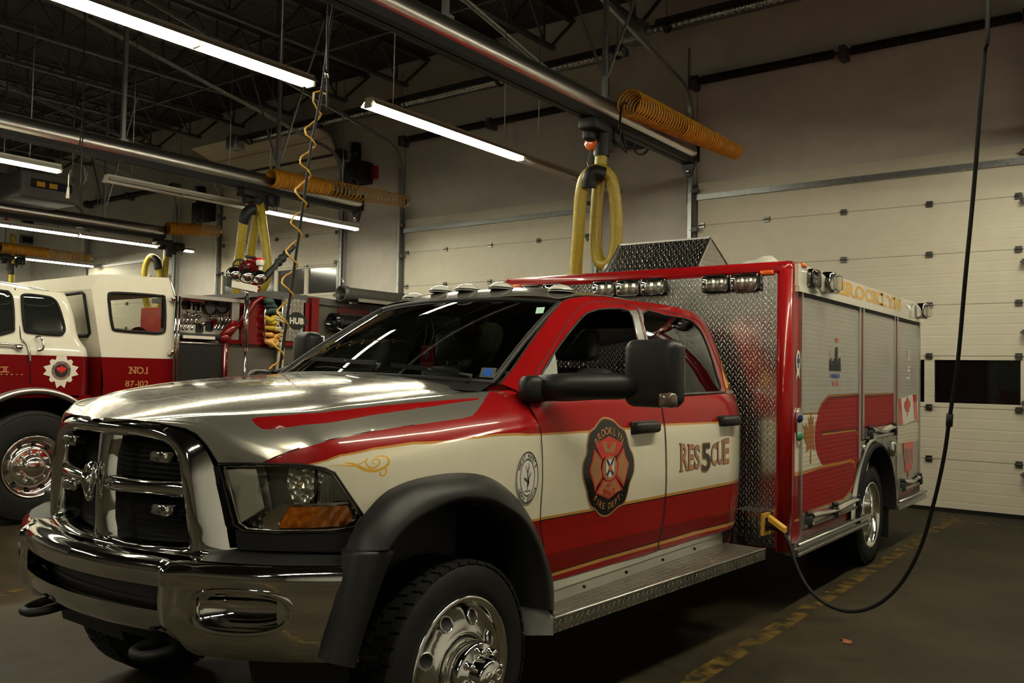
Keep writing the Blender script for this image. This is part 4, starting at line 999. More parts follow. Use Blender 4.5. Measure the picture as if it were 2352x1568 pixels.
# ------------------------------------------------------------------ the rescue truck: cab
wy = pl([-.86, -.84, -.80, -.76, -.72, -.68, -.62, -.54, -.44, -.30, -.10, .2, .64], [.05, .18, .33, .46, .565, .655, .765, .865, .935, .985, 1.008, 1.012, 1.010])
hy_ = pl([-.86, -.80, -.70, -.50, -.20, .20, .64], [1.325, 1.352, 1.392, 1.440, 1.476, 1.502, 1.518])
zs_ = pl([-.86, -.76, -.72, -.68, -.62, -.50, -.20, .20, .64], [1.335, 1.325, 1.30, 1.265, 1.235, 1.232, 1.265, 1.305, 1.335])
kf = pl([-.86, -.76, -.62, -.45, .64], [.12, .35, .75, 1.0, 1.0])
QX = [0, .28, .50, .61, .68, .75, .83, .90, .955, .985, 1.0, 1.0, .997, .985]
def fc(t, q):
    y = -.86+1.50*t**1.5; w, h, zs, k = wy(y), hy_(y), zs_(y), kf(y)
    Z = [h, h-.004*k, h-.020*k, h-.042*k, h-.062*k, h-.072*k, h-.070*k, None, None, zs-.012, zs-.06, 1.02, .78, .45]
    top = Z[6]; Z[7] = top-(top-zs)*.36; Z[8] = top-(top-zs)*.74
    n = len(QX)-1; s = q*n; i = min(int(s), n-1); f = s-i
    g = lambda A, j: A[max(0, min(n, j))]
    def cr(A):
        a, b, c, d = g(A, i-1), g(A, i), g(A, i+1), g(A, i+2)
        return .5*(2*b+(c-a)*f+(2*a-5*b+4*c-d)*f*f+(3*b-a-3*c+d)*f**3)
    Zn = list(Z)
    return V3((w*cr(QX), y, cr(Zn)))
FC = Surf(fc, (0, 1), (0, 1), 150)
XB = pl([.40, .60, .80, 1.0, 1.2, 1.3, 1.38, 1.44, 1.50, 1.70, 1.85, 1.93, 1.965, 2.0], [.965, .985, 1.0, 1.008, 1.006, .995, .975, .945, .920, .845, .775, .715, .665, .60])
XWS = lambda z: .75-.11*(z-1.475)/.435
def cs(y, z):
    x = XB(z)
    if z > 1.36:
        d = y-(.53+(z-1.475)*1.607); f = min(1, (z-1.36)/.10)
        if d < .30: x = x-f*(x-XWS(z))*(1-max(d, -.1)/.30)**2
    if y > 2.55: x -= .05*((y-2.55)/.3)**2
    if y < .64 and z < 1.36: x = min(x, fc(1, .9)[0]+.0) if False else x
    return V3((x, y, z))
CS = Surf(cs, (.25, 2.95), (.42, 1.985), 150)
def both(mb):
    """mirror copy of a patch"""
    n = len(mb.v); mb.v += [(-x, y, z) for x, y, z in mb.v]; k = len(mb.f)
    for i in range(k): mb.f.append([j+n for j in mb.f[i]][::-1]); mb.mi.append(mb.mi[i]); mb.smooth.append(mb.smooth[i])
    return mb
def mirror(mb):
    mb.v = [(-x, y, z) for x, y, z in mb.v]; mb.f = [f[::-1] for f in mb.f]; return mb
def tq(y, q): return (((y+.86)/1.5)**(1/1.5), q)
# --- hood
hf = [(300, 958), (360, 970), (425, 983), (452, 997), (474, 1020), (488, 1042), (501, 1063)]
hs = [(560, 1063), (604, 1063), (630, 1050), (680, 1031), (760, 1009), (850, 991), (950, 976), (1060, 961), (1084, 955), (1096, 943), (1123, 902), (1118, 890)]
fr = FC.poly(hf[2:]); qf = fr[0][1]
front_in = [tq(-.8395+.36*x*x*1.0, None) for x in ()]
edge = FC.poly(hf[1:]+hs)
print('hood edge', [(round(a, 3), round(b, 3), [round(float(k), 3) for k in fc(a, b)]) for a, b in edge])
def hood_poly():
    # centre front -> corner -> along the wrap -> rear -> centre
    a = [(0.0, 0.0), (0.0, .62)]
    a += [p for p in edge]
    rear = [tq(.28+.30*x*x, q) for x, q in ((.80, .52), (.7, .43), (.55, .28), (.35, .14), (.2, .06), (0, 0))]
    return a+rear
HP = hood_poly()
stripe = FC.poly([(577, 963), (590, 958), (700, 949.5), (850, 934), (1000, 920.5), (1100, 913.5), (1100, 917.5), (1000, 932), (850, 954), (700, 975), (622, 986), (602, 985), (586, 974)])
hood = patch(fc, HP, paint=[(stripe, 1)], step=(.022, .022))
T('hood', both(hood), ['silver_paint', 'red'], label='silver hood with a red spear on each shoulder')
# --- fender with cream band
hl = [(503, 1066), (600, 1064.5), (700, 1067), (745, 1075), (768, 1085), (803, 1137), (838, 1188), (822, 1214), (760, 1222), (640, 1224), (560, 1219), (538, 1205)]
cream_top = [(700, 1072), (712, 1067.5), (780, 1046), (858, 1030), (948, 1017.5), (1096, 1004.5), (1215, 998.5), (1262, 996)]
fen = [(604, 1063)]+hs[2:]+[(1150, 883), (1180, 893), (1209, 912), (1228, 960), (1240.5, 1000), (1243.5, 1100), (1239, 1195), (1249, 1270), (1255, 1325), (1222, 1325), (1190, 1235), (1140, 1175), (1060, 1148), (985, 1160), (920, 1200), (880, 1262), (812, 1262), (838, 1190), (803, 1137), (768, 1084), (745, 1074), (700, 1066)]
FP = FC.poly(fen)
creamp = FC.poly(cream_top+[(1262, 1187), (1190, 1200), (900, 1300), (790, 1300), (838, 1190), (803, 1137), (760, 1084)])
gl = stroke(FC.poly(cream_top), .006)
def ysafe(P_): return P_
gold_line = FC.poly([(700, 1074), (712, 1069), (780, 1048.5), (858, 1033), (948, 1020.5), (1096, 1007), (1215, 1001), (1262, 998)]); gold2 = FC.poly([(700, 1069), (712, 1064.5), (780, 1043.5), (858, 1027.5), (948, 1014.5), (1096, 1002), (1215, 996), (1262, 994)])
goldp = gold_line+gold2[::-1]
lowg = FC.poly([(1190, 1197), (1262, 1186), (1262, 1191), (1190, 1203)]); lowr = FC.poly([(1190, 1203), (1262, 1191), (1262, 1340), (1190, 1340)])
def curl(pts, ws): return stroke(FC.poly(pts), [w_*.00078 for w_ in ws])
def pxspl(pts, n=5): return [tuple(p) for p in spl([(a, b) for a, b in pts], n)]
def pxs(pts, ws):
    """tapering brush stroke given in picture outline, laid on the fender surface"""
    P_ = pxspl(pts, 4); W = np.interp(np.linspace(0, 1, len(P_)), np.linspace(0, 1, len(ws)), ws)
    return FC.poly(stroke(P_, list(W)))
scroll = [pxs([(757, 1070), (785, 1068), (812, 1070), (832, 1062), (845, 1052)], [1, 2.5, 4, 3, 1]), pxs([(790, 1062), (812, 1066), (835, 1077), (858, 1081), (878, 1076), (892, 1064), (890, 1051), (876, 1047), (860, 1049)], [1, 6, 9, 7, 6, 6, 5, 4, 1]),
          pxs([(846, 1052), (840, 1062), (848, 1073), (862, 1073), (872, 1063), (868, 1054), (858, 1055), (856, 1063), (863, 1066)], [1, 4, 5, 4, 4, 4, 3, 3, 1]), pxs([(884, 1071), (887, 1084), (880, 1092), (872, 1089), (876, 1083)], [5, 4, 4, 4, 2])]
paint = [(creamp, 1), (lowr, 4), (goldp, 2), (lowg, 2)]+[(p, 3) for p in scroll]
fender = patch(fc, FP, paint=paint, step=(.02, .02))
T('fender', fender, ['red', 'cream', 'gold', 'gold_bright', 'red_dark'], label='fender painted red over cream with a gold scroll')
FM = ['red', 'cream', 'gold', 'gold_bright', 'red_dark']
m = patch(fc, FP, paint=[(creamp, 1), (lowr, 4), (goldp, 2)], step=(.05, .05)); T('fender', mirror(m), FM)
m = MB(); sl = [tuple(p) for p in FC.poly([(540, 1216), (640, 1226), (760, 1224), (824, 1216), (840, 1190), (846, 1200), (808, 1266), (700, 1266), (545, 1262)])]
T('valance', patch(fc, sl, step=(.02, .02)), 'plastic'); T('valance', mirror(patch(fc, sl, step=(.04, .04))), 'plastic')
# inner structure so nothing is see-through
m = MB(); m.box((-.80, -.50, .62), (.80, .25, 1.20)); T('engine_bay', m, 'black')
th = np.linspace(-.35, pi+.35, 20)
for s in (-1, 1): m = MB(); m.grid(lambda t, x: (s*x, .02+.52*cos(t), .52+.54*sin(t)), th, [.45, .99]); T('wheel_liner', m, 'black')
# --- flares
def flare(side):
    outer = [(805, 1262), (822, 1222), (850, 1180), (895, 1133), (960, 1099), (1050, 1085), (1125, 1097), (1190, 1150), (1235, 1228), (1256, 1300), (1266, 1340), (1266, 1400)]
    lip = [(893, 1262), (920, 1225), (950, 1196), (990, 1172), (1030, 1152), (1074, 1142), (1120, 1146), (1156, 1160), (1200, 1190), (1235, 1250), (1254, 1320), (1262, 1400)]
    O = spl([(lambda q: V3((1.0, q[1], q[2])))(I(a, b, 'x', 1.005)) for a, b in outer], 4); Lp = spl([(lambda q: V3((1.095, q[1], q[2])))(I(a, b, 'x', 1.095)) for a, b in lip], 4)
    n = min(len(O), len(Lp)); m = MB()
    def f(i, k):
        i = int(i); a, b = O[i], Lp[i]
        inn = V3((.98, b[1]*.96+.02*.04, b[2]-.012-.02*0)); c0 = V3((.02, .52)); v = V3((b[1], b[2]))-c0; v2 = v*.93
        C = {0: a+V3((-.02, 0, 0)), 1: a+V3((.012, 0, 0)), 2: a*.72+b*.28+V3((.022, 0, 0)), 3: a*.42+b*.58+V3((.022, 0, 0)), 4: a*.12+b*.88+V3((.010, 0, 0)), 5: b, 6: V3((b[0]-.012, c0[0]+v[0]*.975, c0[1]+v[1]*.975)), 7: V3((.92, c0[0]+v2[0], c0[1]+v2[1]))}
        return C[int(k)]
    m.grid(f, range(n), range(8))
    # lower front piece between bumper and wheel
    if side < 0: mirror(m)
    return T('wheel_flare', m, 'plastic', label='black plastic wheel arch flare')
flare(1); flare(-1)
def lowpiece(side):
    A = [(804, 1266), (790, 1330), (775, 1400), (760, 1470), (747, 1520)]; B = [(905, 1266), (880, 1330), (852, 1410), (830, 1480), (815, 1535)]
    a = spl([I(x, y, 'x', 1.035) for x, y in A], 4); b = spl([I(x, y, 'x', 1.09) for x, y in B], 4); m = MB()
    def f(i, k):
        i, k = int(i), int(k); p, q = a[i], b[i]
        return [p+V3((-.06, .02, 0)), p, p*.6+q*.4+V3((.018, 0, 0)), q, q+V3((-.17, .03, 0))][k]
    m.grid(f, range(len(a)), range(5))
    p, q = a[0], b[0]; m.add([p+V3((-.06, .02, 0)), p, p*.6+q*.4+V3((.018, 0, 0)), q, q+V3((-.17, .03, 0))], [(0, 1, 2, 3, 4)])
    if side < 0: mirror(m)
    T('air_dam', m, 'plastic', label='black plastic piece between bumper and front wheel')
lowpiece(1); lowpiece(-1)
# --- cab side aperture, doors, glass
outer = [(1150, 881), (1180, 845), (1215, 793), (1250, 744), (1283, 697), (1308, 685), (1345, 680), (1395, 682), (1450, 690), (1510, 697), (1560, 706), (1600, 721), (1625, 739), (1643, 767), (1661, 815), (1682, 880), (1701, 935), (1714, 985), (1717, 1050), (1713, 1110), (1702, 1165), (1690, 1192), (1680, 1213), (1500, 1268), (1265, 1336), (1255, 1325), (1249, 1270), (1239, 1195), (1243.5, 1100), (1240.5, 1000), (1228, 960), (1209, 912), (1180, 893)]
fd = [(1336, 701), (1360, 694), (1400, 693), (1460, 704), (1470, 735), (1492, 820), (1513, 905), (1521, 950), (1527, 1000), (1529, 1100), (1524, 1180), (1512, 1245), (1507, 1266), (1400, 1297), (1266, 1335), (1257, 1325), (1251, 1270), (1241, 1195), (1246, 1100), (1243, 1000), (1231, 960), (1212, 915), (1214, 890), (1235, 850), (1275, 785), (1310, 730)]
fw = [(1362, 715), (1385, 710), (1445, 714), (1462, 768), (1483, 850), (1498, 906), (1400, 911), (1232, 920), (1226, 908), (1233, 885), (1262, 830), (1300, 775), (1340, 727)]
rd = [(1463, 705), (1520, 713), (1580, 727), (1607, 742), (1625, 775), (1650, 835), (1680, 905), (1697, 940), (1706, 985), (1709, 1050), (1707, 1100), (1697, 1150), (1680, 1180), (1668, 1214), (1600, 1236), (1509, 1264), (1514, 1245), (1526, 1180), (1531, 1100), (1529, 1000), (1523, 950), (1515, 905), (1494, 820), (1473, 735)]
rw = [(1477, 719), (1530, 724), (1576, 732), (1598, 745), (1616, 769), (1634, 815), (1648, 862), (1655, 899), (1600, 902), (1521, 905), (1500, 820)]
rndp = lambda p: [tuple(q) for q in spl(p, 3, closed=True)]
O_, FD, FW, RD, RW = (CS.poly(p) for p in (outer, rndp(fd), rndp(fw), rndp(rd), rndp(rw)))
ct = [(1230, 998), (1349, 991), (1440, 984), (1527, 975), (1720, 963.5)]; cb = [(1230, 1191), (1361, 1168), (1525, 1136), (1690, 1103), (1720, 1097)]
sh = lambda pts, d: [(a, b+d) for a, b in pts]
Cream = CS.poly(ct+cb[::-1]); G1 = CS.poly(sh(ct, -2.5)+sh(ct, 2.5)[::-1]); G2 = CS.poly(sh(cb, -1)+sh(cb, 5)[::-1]); K2 = CS.poly(sh(cb, 5)+sh(cb, 7.5)[::-1])
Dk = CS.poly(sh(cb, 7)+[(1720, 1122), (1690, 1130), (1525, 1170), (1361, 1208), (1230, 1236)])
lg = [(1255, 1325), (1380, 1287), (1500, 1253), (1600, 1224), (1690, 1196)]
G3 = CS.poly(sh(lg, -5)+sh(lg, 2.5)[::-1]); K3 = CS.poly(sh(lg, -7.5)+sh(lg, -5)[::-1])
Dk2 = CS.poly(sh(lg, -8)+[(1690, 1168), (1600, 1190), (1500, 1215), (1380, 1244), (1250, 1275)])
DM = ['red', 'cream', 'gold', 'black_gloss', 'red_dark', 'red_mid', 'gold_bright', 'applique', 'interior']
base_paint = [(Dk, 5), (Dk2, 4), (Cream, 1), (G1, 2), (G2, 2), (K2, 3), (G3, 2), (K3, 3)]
bp1 = [(CS.poly([(1444, 712), (1466, 712), (1500, 850), (1521, 908), (1500, 912)]), 7)]
def sidepart(name, poly, holes, paint, label=None, st=(.03, .03)):
    # thickness return around the hole edges: offset inner skin
    m = patch(cs, poly, holes, paint, st); a = T(name, m, DM, label=label)
    m2 = patch(cs, poly, holes, [(p, k) for p, k in paint if k != 7], (.08, .08)); T(name, mirror(m2), DM, label=(label.replace('left', 'right') if label else None)); return a
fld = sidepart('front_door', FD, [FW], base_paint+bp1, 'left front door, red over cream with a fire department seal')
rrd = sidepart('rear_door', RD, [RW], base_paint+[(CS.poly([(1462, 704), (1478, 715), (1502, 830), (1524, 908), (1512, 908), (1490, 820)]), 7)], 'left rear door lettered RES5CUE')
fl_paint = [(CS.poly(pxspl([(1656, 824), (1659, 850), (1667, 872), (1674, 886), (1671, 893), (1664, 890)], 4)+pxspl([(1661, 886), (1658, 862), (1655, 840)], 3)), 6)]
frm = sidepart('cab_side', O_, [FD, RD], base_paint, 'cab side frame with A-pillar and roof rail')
# dark seams and inner door frames seen through the gaps
def inset(f, d): return lambda a, b: f(a, b)+V3((-d, 0, 0))
m = patch(inset(cs, .012), O_, [FW, RW], step=(.08, .08)); T('door_jamb', m, 'black'); T('door_jamb', mirror(patch(inset(cs, .012), O_, [FW, RW], step=(.15, .15))), 'black')
for par_, pl_ in ((fld, FD), (rrd, RD)): q = MB(); q.tube([cs(a, b)+V3((.0005, 0, 0)) for a, b in pl_], .0026, 5, closed=True, caps=False); child(par_, 'door_gap', q, 'black')
q = MB(); q.tube([fc(a, b)+V3((.0008, 0, .0008)) for a, b in HP[3:15]], .0018, 5, caps=False); T('hood_gap', q, 'black')
for nm, W_, mt in (('window', FW, 'side_glass'), ('window', RW, 'privacy_glass')):
    for s in (1, -1):
        if W_ is FW and s > 0: continue   # the driver's window is rolled down
        g = patch(inset(cs, .006), W_, step=(.06, .06)); 
        if s < 0: mirror(g)
        child(fld if W_ is FW else rrd, 'window_glass', g, mt)
    q = MB(); cl = [cs(a, b)+V3((-.004, 0, 0)) for a, b in W_]; q.tube(cl, .006, 6, closed=True, caps=False); child(fld if W_ is FW else rrd, 'window_seal', q, 'black')
m = MB(); m.tube([cs(*CS.inv(a, b))+V3((.004, 0, 0)) for a, b in ((1505, 908), (1560, 906), (1610, 903.5), (1661, 900))], .009, 6); child(rrd, 'belt_moulding', m, 'plastic_grey')
m = MB(); m.tube([cs(*CS.inv(a, b))+V3((.002, 0, 0)) for a, b in ((1232, 921), (1300, 917), (1400, 912), (1500, 908))], .008, 6); child(fld, 'belt_moulding', m, 'plastic')
m = MB(); tri = CS.poly([(1240, 868), (1262, 838), (1276, 812), (1282, 862)]); child(fld, 'quarter_trim', patch(inset(cs, .003), tri, step=(.03, .03)), 'grey_panel')
# gold flame and badge on the rear pillar
def csn(y, z, e):
    p = cs(y, z); a = cs(y+.002, z)-p; b = cs(y, z+.002)-p; n = np.cross(a, b); n /= np.linalg.norm(n); return p+n*e*(1 if n[0] > 0 else -1)
def on_cs(poly, e=.002, st=(.03, .03)): return patch(lambda a, b: csn(a, b, e), poly, step=st)
fp = CS.poly(pxspl([(1657, 822), (1658, 845), (1664, 865), (1672, 880), (1678, 889)], 4)+[(1674, 884), (1670, 880), (1672, 890), (1667, 893), (1663, 880), (1660, 868)]+pxspl([(1658, 855), (1656, 840), (1656, 826)], 3))
child(frm, 'flame_decal', on_cs(fp, .003), 'gold_bright', label='gold scroll on the rear pillar')
bd = CS.poly([(1667, 896), (1682, 896), (1682, 904), (1667, 904)]); child(frm, 'badge', on_cs(bd, .004), 'alu')
# roof, windshield, rear wall
zc_r = pl([1.12, 1.22, 1.45, 2.2, 2.45, 2.6], [1.916, 1.975, 2.015, 2.028, 2.018, 1.95]); ze_r = pl([1.0, 1.23, 1.4, 1.7, 2.3, 2.45, 2.6], [1.87, 1.915, 1.942, 1.958, 1.952, 1.935, 1.86])
def roof(u, v):
    y0 = 1.125+.09*u*u; y = y0+(2.58-y0)*v; xe = float(cs(max(y, 1.24), min(1.97, ze_r(y)))[0]) if y > 1.2 else .64
    return V3((u*(xe*.985), y, ze_r(y)+(zc_r(y)-ze_r(y))*(1-abs(u)**2.6)))
m = MB(); m.grid(roof, np.linspace(-1, 1, 41), np.linspace(0, 1, 28)); T('roof', m, 'silver_paint', label='silver cab roof')
def ws(u, v):
    a = V3((.755*u, .30+.235*u*u, 1.500-.022*u*u)); b = V3((.643*u, 1.125+.09*u*u, 1.918-.028*abs(u)**2.4)); p = a*(1-v)+b*v
    return p+V3((0, -.35, .60))*.045*4*v*(1-v)*(1-u*u*.5)
WS = Surf(ws, (-1, 1), (0, 1), 60)
m = MB(); m.grid(ws, np.linspace(-1, 1, 31), np.linspace(-.04, 1, 18)); wsh = T('windshield', m, 'windshield')
m = MB(); band_ = [ws(u, 0.0) for u in np.linspace(-1, 1, 20)]+[ws(1, v) for v in np.linspace(.05, 1, 10)]+[ws(u, 1) for u in np.linspace(.95, -1, 20)]+[ws(-1, v) for v in np.linspace(.95, .05, 10)]
m.tube(band_, .014, 8, closed=True, caps=False); child(wsh, 'windshield_seal', m, 'black')
def on_ws(pts, mt, nm, e=.003, label=None):
    pts = WS.poly(pts); return child(wsh, nm, patch(lambda a, b: ws(a, b)+V3((0, -.5, .8))*e, pts, step=(.1, .1)), mt, label)
on_ws([(1233, 707), (1252, 706), (1248, 720), (1230, 721)], 'green_tag', 'inspection_sticker', label='pale green inspection sticker')
on_ws([(1107, 845), (1141, 846), (1136, 869), (1101, 867)], 'interior_grey', 'sticker_sleeve'); on_ws([(1114, 848), (1132, 849), (1127, 866), (1109, 865)], 'blue', 'permit_sticker', .005, label='blue permit sticker')
back = [cs(y, z) for z, y in ((.45, 2.70), (.6, 2.80), (.8, 2.845), (1.0, 2.86), (1.2, 2.865), (1.4, 2.83), (1.6, 2.79), (1.8, 2.66), (1.9, 2.56), (1.93, 2.5))]
BYf = lambda z: float(np.interp(z, [b_[2] for b_ in back], [b_[1] for b_ in back])); BXf = lambda z: float(np.interp(z, [b_[2] for b_ in back], [b_[0] for b_ in back]))
bfn = lambda a, b: V3((a, BYf(b)-.005, b))
bo = [(BXf(z)*.99, z) for z in (.45, .6, .8, 1.0, 1.2, 1.4, 1.6, 1.8, 1.9, 1.93)]; bo = bo+[(-a, b) for a, b in bo[::-1]]; bh = rrect(-.62, 1.46, .62, 1.84, .06)
rw_ = T('cab_back', patch(bfn, bo, [bh], step=(.1, .1)), 'red'); T('rear_trim', patch(lambda a, b: bfn(a, b)+V3((0, -.03, 0)), bo, [bh], step=(.1, .1)), 'interior'); child(rw_, 'rear_window', patch(bfn, bh, step=(.2, .2)), 'privacy_glass')
m = MB(); m.box((-.94, .42, .50), (.94, 2.76, .66)); T('cab_floor', m, 'black')
m = MB(); m.grid(lambda u, v: ws(u, 0)*(1-v)+V3((.80*u, (.19+.20*u*u) if abs(u) < 2 else 0, 1.462-.02*u*u))*v, np.linspace(-1, 1, 21), np.linspace(-.1, 1, 6)); cowl = T('cowl', m, 'plastic')
# wipers
for (p0, p1, p2) in (((880, 846), (800, 838), (722, 832)), ((1090, 873), (990, 858), (905, 848))):
    a, b, c = (ws(*WS.inv(*p))+V3((0, -.02, .02)) for p in (p0, p1, p2)); m = MB(); m.tube([a+V3((0, -.03, -.03)), a, b], .008, 6); w_ = T('wiper', m, 'black'); q = MB(); q.bar(b+(b-c)*.8, c, .008, .02); child(w_, 'wiper_blade', q, 'rubber')
p = fc(*FC.inv(787, 848)); m = MB(); m.sphere(p+V3((0, 0, .012)), (.016, .022, .013), 10, 8); T('washer_nozzle', m, 'black')
# roof marker lights
for x, y, z in ((-.56, 1.40, 1.955), (-.22, 1.27, 1.985), (0, 1.245, 1.988), (.22, 1.27, 1.985), (.55, 1.37, 1.95)):
    u = x/.66; zz = ze_r(y)+(zc_r(y)-ze_r(y))*(1-abs(u)**2.6)
    m = MB(); m.sphere((x, y, zz-.002), (.062, .085, .042), 20, 8, (0, pi/2)); o = T('roof_marker', m, 'marker_lens', label='clear cab roof marker light'); q = MB(); q.tube([(x+.058*cos(t), y+.08*sin(t), zz+.004) for t in np.linspace(0, 2*pi, 20)[:-1]], .006, 6, closed=True, caps=False); child(o, 'gasket', q, 'plastic')
# --- interior
m = MB(); m.grid(lambda u, v: (u*.82, .45+.42*v+.05*u*u*(1-v), 1.43-.02*v-.10*max(0, v-.7)*3), np.linspace(-1, 1, 15), np.linspace(0, 1, 8)); m.rbox((-.80, .80, .95), (.80, .95, 1.34), .04); T('dashboard', m, 'interior')
for s in (-1, 1):
    m = MB(); m.rbox((s*.46-.26, 1.15, .86), (s*.46+.26, 1.62, 1.0), .05).rbox((s*.46-.25, 1.60, .95), (s*.46+.25, 1.74, 1.56), .06); st = T('seat', m, 'interior'); q = MB(); q.rbox((s*.46-.14, 1.62, 1.60), (s*.46+.14, 1.73, 1.78), .045); child(st, 'headrest', q, 'interior')
    for d in (-.05, .05): q = MB(); q.tube([(s*.46+d, 1.67, 1.54), (s*.46+d, 1.67, 1.62)], .006, 6); child(st, 'headrest_post', q, 'polished')
m = MB(); m.rbox((-.75, 2.15, .86), (.75, 2.55, 1.0), .05).rbox((-.75, 2.48, .95), (.75, 2.62, 1.50), .06); T('rear_bench', m, 'interior')
m = MB(); c = V3((.46, 1.00, 1.36)); ax = V3((0, .9, .42)); ax /= np.linalg.norm(ax); u_ = V3((1, 0, 0)); v_ = np.cross(ax, u_)
m.tube([c+.19*(cos(t)*u_+sin(t)*v_) for t in np.linspace(0, 2*pi, 33)[:-1]], .014, 8, closed=True, caps=False); 
for a in (.2, 2.9, 4.7): m.tube([c, c+.19*(cos(a)*u_+sin(a)*v_)], .014, 6)
m.sphere(c, .06, 12, 8); m.tube([c, (.46, .75, 1.22)], .03, 8); T('steering_wheel', m, 'interior_grey')
m = MB(); m.grid(lambda u, v: V3((u*.60, 1.2+1.25*v, 1.90+.03*(1-u*u))), np.linspace(-1, 1, 7), np.linspace(0, 1, 5)); T('headliner', m, 'interior')
mp = I(992, 742, 'y', 1.0); m = MB(); m.rbox(mp+V3((-.12, -.012, -.035)), mp+V3((.12, .02, .035)), .015); m.tube([mp, mp+V3((0, .04, .10))], .008, 6); T('rear_view_mirror', m, 'interior_grey')
# --- accountability tag hanging inside the windshield
tp = I(980, 820, 'y', .72); t = thing('hanging_tag', tp, 'red hanging tag marked BFD 5 behind the windshield of the rescue truck', 'tag')
m = MB(); m.box(tp+V3((-.042, -.002, -.062)), tp+V3((.042, .002, .062))); mesh_obj('card', m, 'tag_red', t)
m = MB(); fn = lambda a, b: tp+V3((a, -.0035, b)); text(m, 'BFD', lambda a, b: fn(a, b+.012), .016, w=.036, bold=.02); text(m, '5', lambda a, b: fn(a, b-.008), .015, bold=.02)
text(m, 'ON - THE', lambda a, b: fn(a, b+.046), .008, w=.055, bold=.02); text(m, '## - ## - ##', lambda a, b: fn(a, b-.036), .008, w=.07, bold=.02); mesh_obj('lettering', m, 'green_tag', t)
m = MB(); m.tube(spl([tp+V3((-.02, 0, .06)), tp+V3((-.026, .02, .12)), mp+V3((-.02, -.02, 0)), mp+V3((.01, -.02, .02)), tp+V3((.026, .02, .12)), tp+V3((.02, 0, .06))], 6), .002, 5); mesh_obj('cord', m, 'alu', t)
# --- door furniture
def handle(quad, par):
    (x0, y0), (x1, y1) = quad; a = cs(*CS.inv(x0, (y0+y1)/2)); b = cs(*CS.inv(x1, (y0+y1)/2-3)); h = .032; b = V3((b[0], min(b[1], a[1]+.25, 2.80), b[2])); m = MB()
    m.rbox((min(a[0], b[0])+.0, a[1], a[2]-h), (max(a[0], b[0])+.048, b[1], a[2]+h*.85), .022, 4); o = child(par, 'door_handle', m, 'plastic')
    q = MB(); q.rbox((a[0]-.002, a[1]-.006, a[2]-h*1.1), (b[0]+.014, b[1]+.006, a[2]+h), .012); child(par, 'handle_bezel', q, 'plastic')
handle(((1449, 968), (1519, 996)), fld); handle(((1650, 955), (1690, 979)), rrd)
def mirror_unit(s, off):
    M_ = lambda q: q if s > 0 else mirror(q)
    ox, oy, oz = off; sh_ = lambda p: (p[0]+ox, p[1]+oy, p[2]+oz); wx = .26 if s > 0 else .17
    m = MB(); m.rbox(sh_((1.485-wx, .845, 1.385)), sh_((1.485, .985, 1.682)), .05, 6); o = T('side_mirror', M_(m), 'plastic', label='black towing mirror')
    m = MB(); m.tube([(.955, .60, 1.462), (1.06, .67, 1.470), sh_((1.22, .83, 1.474)), sh_((1.30, .90, 1.474))], [.056, .060, .060, .045], 14) if s > 0 else m.tube([(.94, .66, 1.46), sh_((1.34, .90, 1.474))], .05, 12)
    m.rbox((.90, .50, 1.395), (1.00, .64, 1.515), .04); child(o, 'mirror_arm', M_(m), 'plastic')
    m = MB(); m.rbox(sh_((1.505-wx, .983, 1.41)), sh_((1.465, .992, 1.66)), .03); child(o, 'mirror_glass', M_(m), 'polished')
    m = MB(); m.rbox(sh_((1.405, .838, 1.388)), sh_((1.484, .90, 1.455)), .022, 4); child(o, 'turn_lens', M_(m), 'smoke', 'smoked mirror turn lens')
mirror_unit(1, (0, 0, 0)); mirror_unit(-1, (-.33, .09, .07))
# --- running board
A = I(1271, 1419, 'z', .50); B = I(1757, 1259, 'z', .50); xi = .90
print('board', A, B)
for s in (1, -1):
    m = MB(); y0, y1 = A[1], min(B[1], 3.06); m.add([(xi, y0, .50), (A[0], y0, .50), (B[0], y1, .50), (xi, y1, .50)], [(0, 1, 2, 3)])
    if s < 0: mirror(m)
    rb = T('running_board', m, 'diamond_top', label='tread plate running board')
    m = MB(); n = 2; m.add([(A[0], y0, .50), (A[0]+.004, y0, .494), (A[0]+.004, y0, .437), (A[0]-.02, y0, .43), (B[0], y1, .50), (B[0]+.004, y1, .494), (B[0]+.004, y1, .437), (B[0]-.02, y1, .43)], [(0, 4, 5, 1), (1, 5, 6, 2), (2, 6, 7, 3)]); m.add([(xi, y0, .43), (A[0]-.02, y0, .43), (B[0]-.02, y1, .43), (xi, y1, .43)], [(0, 3, 2, 1)])
    m.add([(xi, y1, .43), (B[0], y1, .43), (B[0], y1, .5), (xi, y1, .5)], [(0, 1, 2, 3)])
    if s < 0: mirror(m)
    child(rb, 'board_edge', m, 'diamond_side')
    m = MB(); m.tube([(A[0]+.001, y0, .499), (B[0]+.001, y1, .499)], .006, 6)
    m.box((xi+.035, y0, .50), (xi+.045, 2.62, .545)); m.add([(xi+.04, y0, .545), (xi+.055, y0, .615), (xi+.055, 2.56, .615), (xi+.04, 2.62, .545)], [(0, 1, 2, 3)])
    if s < 0: mirror(m)
    child(rb, 'rocker_trim', m, 'alu')
    for yb in (.62, 1.02, 1.42, 1.82, 2.22):
        m = MB(); m.sphere((s*(xi+.047), yb, .523), .008, 8, 6); child(rb, 'bolt', m, 'black')
    m = MB(); m.add([(A[0]+.004, y0-.004, .43), (A[0]+.004, y0-.004, .503), (xi+.06, y0-.004, .62), (xi-.12, y0-.12, .62), (xi-.12, y0-.14, .40)], [(0, 1, 2, 3, 4)])
    if s < 0: mirror(m)
    child(rb, 'end_plate', m, 'grey_panel')
